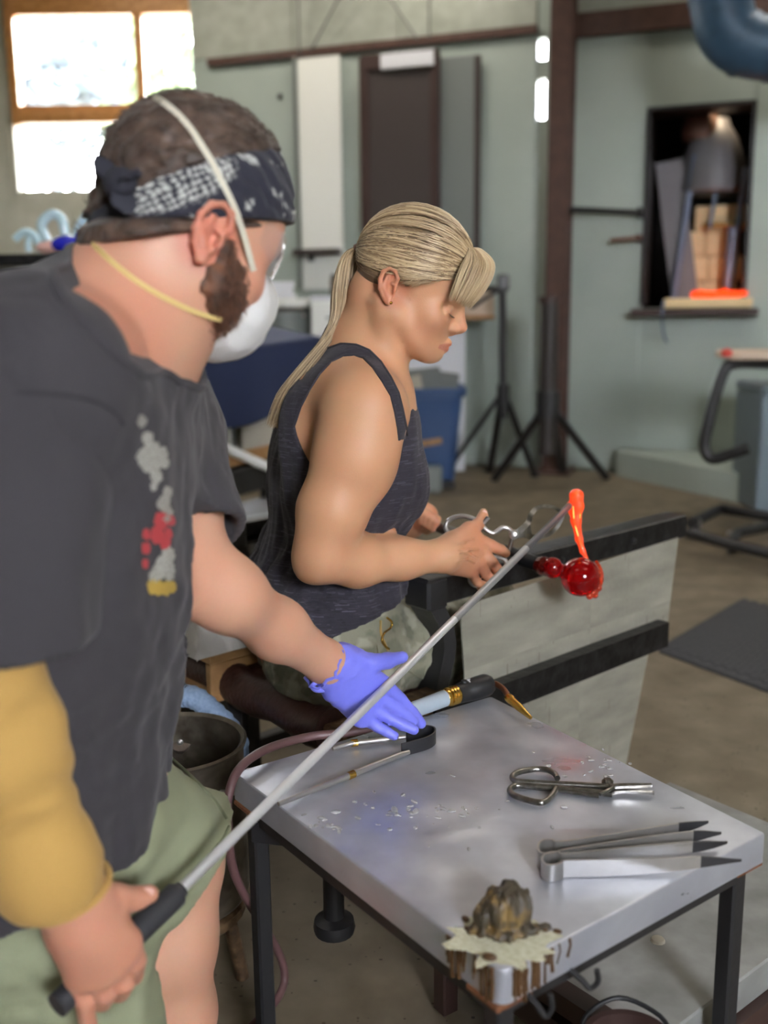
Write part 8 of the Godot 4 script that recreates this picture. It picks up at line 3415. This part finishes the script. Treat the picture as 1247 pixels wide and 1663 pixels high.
	for s in shapes:
		var m := MB.new()
		for d in s[1]:
			# a disc with a ragged edge, each point dropped on the shirt
			var ring := []
			var ce := Vector3.ZERO
			for i in 19:
				var a := TAU * (i - 1) / 18
				var rad: float = 0.0 if i == 0 else d[2] * (0.8 + 0.35 * pr.randf())
				var st := at(d[0] + cos(a) * rad * 0.85, d[1] + sin(a) * rad * 1.15, 0.8)
				var dir := (st - cam_pos).normalized()
				ring.append(m.vert(f.hit(st, dir, 0.55) - dir * 0.0008))
			for i in 18:
				m.tri(ring[0], ring[1 + (i + 1) % 18], ring[1 + i])
		obj(s[0], m.commit(70), s[2], tee)
	# yellow sleeve over the right forearm
	var g := Field.new()
	g.h = 0.0052
	var re := at(-42, 1065, 0.835)
	var rw := at(122, 1462, 0.868)
	var top := at(-12, 990, 0.838)
	g.chain([re.lerp(top, 0.35), re, at(5, 1210, 0.838), at(65, 1390, 0.852), at(104, 1470, 0.864)], [0.046, 0.050, 0.0475, 0.045, 0.0435], 0.03)
	var dw := (rw - at(40, 1260, 0.845)).normalized()
	var cuff := at(110, 1462, 0.866) - dw * 0.012
	g.cuts = [[cuff, (dw + Vector3(0, -0.1, 0)).normalized()]]
	g.hollow(g.bone(cuff - dw * 0.025, cuff + dw * 0.1, 0.037, 0.039, 0.004))
	var gn := fold_noise(14, 9.0)
	g.warp = func(p: Vector3) -> float:
		var u := (p - re).dot(dw)
		return sin(u * 110.0 + gn.get_noise_3dv(p) * 5.0) * 0.0016 + gn.get_noise_3dv(p) * 0.003
	var sl := later(t, "arm_sleeve", g, M.sleeve_yellow)
	var cf := []
	var cnn := (dw + Vector3(0, -0.1, 0)).normalized()
	var sx := cnn.cross(Vector3.FORWARD).normalized()
	var sy := cnn.cross(sx)
	for i in 28:
		var a := TAU * i / 28
		cf.append(cuff + (sx * cos(a) + sy * sin(a)) * 0.043)
	obj("cuff", tubem(cf, 0.0035, 8, false, 1.0, Vector3.ZERO, true), M.sleeve_yellow, sl)
	# shorts
	var q := Field.new()
	q.h = 0.0066
	var hi := at(70, 1385, 1.10)
	q.bone(hi - MS * 0.074, hi + MS * 0.072, 0.118, 0.118, 0.05)
	q.bone(at(70, 1290, 1.09) - MS * 0.07, at(70, 1290, 1.09) + MS * 0.055, 0.108, 0.108, 0.05)
	var hl := at(105, 1350, 1.06)
	var kl := at(288, 1396, 1.20)
	var ld := (kl - hl).normalized()
	q.bone(hl, kl + ld * 0.06, 0.112, 0.094, 0.05)
	var lend := at(312, 1408, 1.17)
	var hem := Vector3(0.62, -0.70, -0.2).normalized()
	q.cut_end(lend, hem, lend + ld * 0.06, 0.16)
	var hr := at(58, 1430, 1.04)
	var kr := Vector3(hr.x + 0.06, 0.065, hr.z + 0.02)
	q.bone(hr, kr, 0.113, 0.10, 0.05)
	q.cut_end(hr.lerp(kr, 0.74), kr - hr, kr, 0.2)
	var qn := fold_noise(15, 9.0)
	q.warp = func(p: Vector3) -> float:
		return qn.get_noise_3d(p.x * 1.4 + p.y * 1.2, p.y * 1.6 - p.x, p.z) * 0.007
	var sho := later(t, "shorts", q, M.shorts_olive)
	for line in [[[242, 1198], [280, 1232], [318, 1268], [348, 1300], [368, 1330]], [[372, 1342], [352, 1375], [320, 1410], [284, 1448]]]:
		var sp := []
		for i in line.size():
			var st := at(line[i][0], line[i][1], 0.8)
			var dr := (st - cam_pos).normalized()
			sp.append(q.hit(st, dr, 0.7))
		obj("seam", tubem(curve(sp, 5), 0.0022, 6), M.shorts_seam, sho)
	# shoes
	var al := Vector3(at(282, 1390, 1.19).x - 0.01, 0.1, -1.17)
	for q2 in [[Vector3(al.x, 0, al.z), Vector3(1, 0, -0.2)], [Vector3(kr.x - 0.45, 0.0, kr.z + 0.02), Vector3(0.2, 0, 0.0)]]:
		var s := Field.new()
		s.h = 0.007
		var b0: Vector3 = q2[0]
		var dd: Vector3 = (q2[1] as Vector3).normalized()
		if q2[1].length() > 0.9:
			s.bone(b0 - dd * 0.05 + Vector3(0, 0.05, 0), b0 + dd * 0.15 + Vector3(0, 0.038, 0), 0.048, 0.038, 0.03)
			s.bone(b0 + Vector3(0, 0.06, 0), b0 + Vector3(0, 0.13, 0), 0.05, 0.05, 0.03)
		else:
			s.bone(b0 + Vector3(0, 0.05, 0), b0 + Vector3(-0.04, 0.16, 0), 0.045, 0.048, 0.03)
			s.bone(b0 + Vector3(0.04, 0.045, 0), b0 + Vector3(-0.04, 0.05, 0), 0.04, 0.042, 0.03)
		s.cuts = [[Vector3(0, 0.004, 0), Vector3.DOWN]]
		later(t, "shoe", s, M.black_warm)


func man_glove(t: Node3D) -> void:
	var f := Field.new()
	f.h = 0.0026
	var lw := at(530, 1078, 1.323)
	var pc := at(582, 1110, 1.348)
	# wrist, then the open palm fanning out to four knuckles
	f.bone(at(534, 1082, 1.325), pc, 0.0305, 0.025, 0.02)
	f.bone(at(552, 1080, 1.332), at(624, 1110, 1.358), 0.024, 0.0115, 0.015)
	f.bone(at(550, 1094, 1.332), at(616, 1131, 1.358), 0.024, 0.0115, 0.012)
	f.bone(at(548, 1108, 1.332), at(606, 1150, 1.355), 0.023, 0.011, 0.012)
	f.bone(at(548, 1118, 1.332), at(594, 1167, 1.348), 0.021, 0.0105, 0.012)
	f.bone(at(556, 1122, 1.332), at(584, 1168, 1.342), 0.017, 0.011, 0.012)
	# fingers
	f.chain([at(624, 1111, 1.358), at(650, 1136, 1.372), at(669, 1157, 1.376), at(684, 1175, 1.378)], [0.0112, 0.0095, 0.0088, 0.0076], 0.0022)
	f.chain([at(616, 1132, 1.358), at(642, 1149, 1.364), at(658, 1159, 1.366), at(671, 1171, 1.367)], [0.0108, 0.009, 0.0084, 0.0074], 0.0018)
	f.chain([at(606, 1150, 1.355), at(632, 1166, 1.356), at(653, 1177, 1.355), at(672, 1185, 1.354)], [0.0106, 0.0088, 0.0082, 0.0072], 0.0018)
	f.chain([at(594, 1167, 1.348), at(613, 1180, 1.347), at(627, 1188, 1.345), at(640, 1195, 1.343)], [0.0102, 0.0082, 0.0076, 0.0068], 0.0018)
	f.chain([at(560, 1074, 1.332), at(600, 1077, 1.342)], [0.024, 0.0135], 0.014)
	f.chain([at(600, 1077, 1.342), at(630, 1073, 1.336), at(653, 1067, 1.328)], [0.0135, 0.0108, 0.0085], 0.004)
	var dw := (pc - lw).normalized()
	var edge := at(526, 1080, 1.320)
	f.cuts = [[edge, -dw]]
	var n := fold_noise(33, 34.0)
	f.warp = func(p: Vector3) -> float:
		var q := p - lw
		var near := clampf(1.0 - q.dot(dw) / 0.075, 0, 1)
		return n.get_noise_3d(p.x * 0.7 + p.y * 0.7, p.y - p.x, p.z) * 0.003 * (0.15 + near)
	var gl := later(t, "glove", f, M.glove_blue)
	var ring := []
	var sx := dw.cross(Vector3.UP).normalized()
	var sy := dw.cross(sx)
	for i in 40:
		var a := TAU * i / 40
		ring.append(edge + (sx * cos(a) + sy * sin(a)) * (0.0335 + 0.002 * sin(i * 1.9)) + dw * (0.003 * sin(i * 1.3)))
	obj("cuff", tubem(ring, 0.0022, 8, false, 1.0, Vector3.ZERO, true), M.glove_blue, gl)
	obj("cuff_tab", tubem(curve([at(516, 1106, 1.308), at(507, 1114, 1.304), at(514, 1121, 1.308), at(530, 1120, 1.314)], 4), 0.0035, 8), M.glove_blue, gl)


func make_all() -> void:
	make_back()
	make_bench()
	make_table()
	make_low_platform()
	make_pot()
	make_seat_things()
	make_tools()
	make_hand_shears()
	make_glass()
	make_woman()
	make_man()
	finish_jobs()
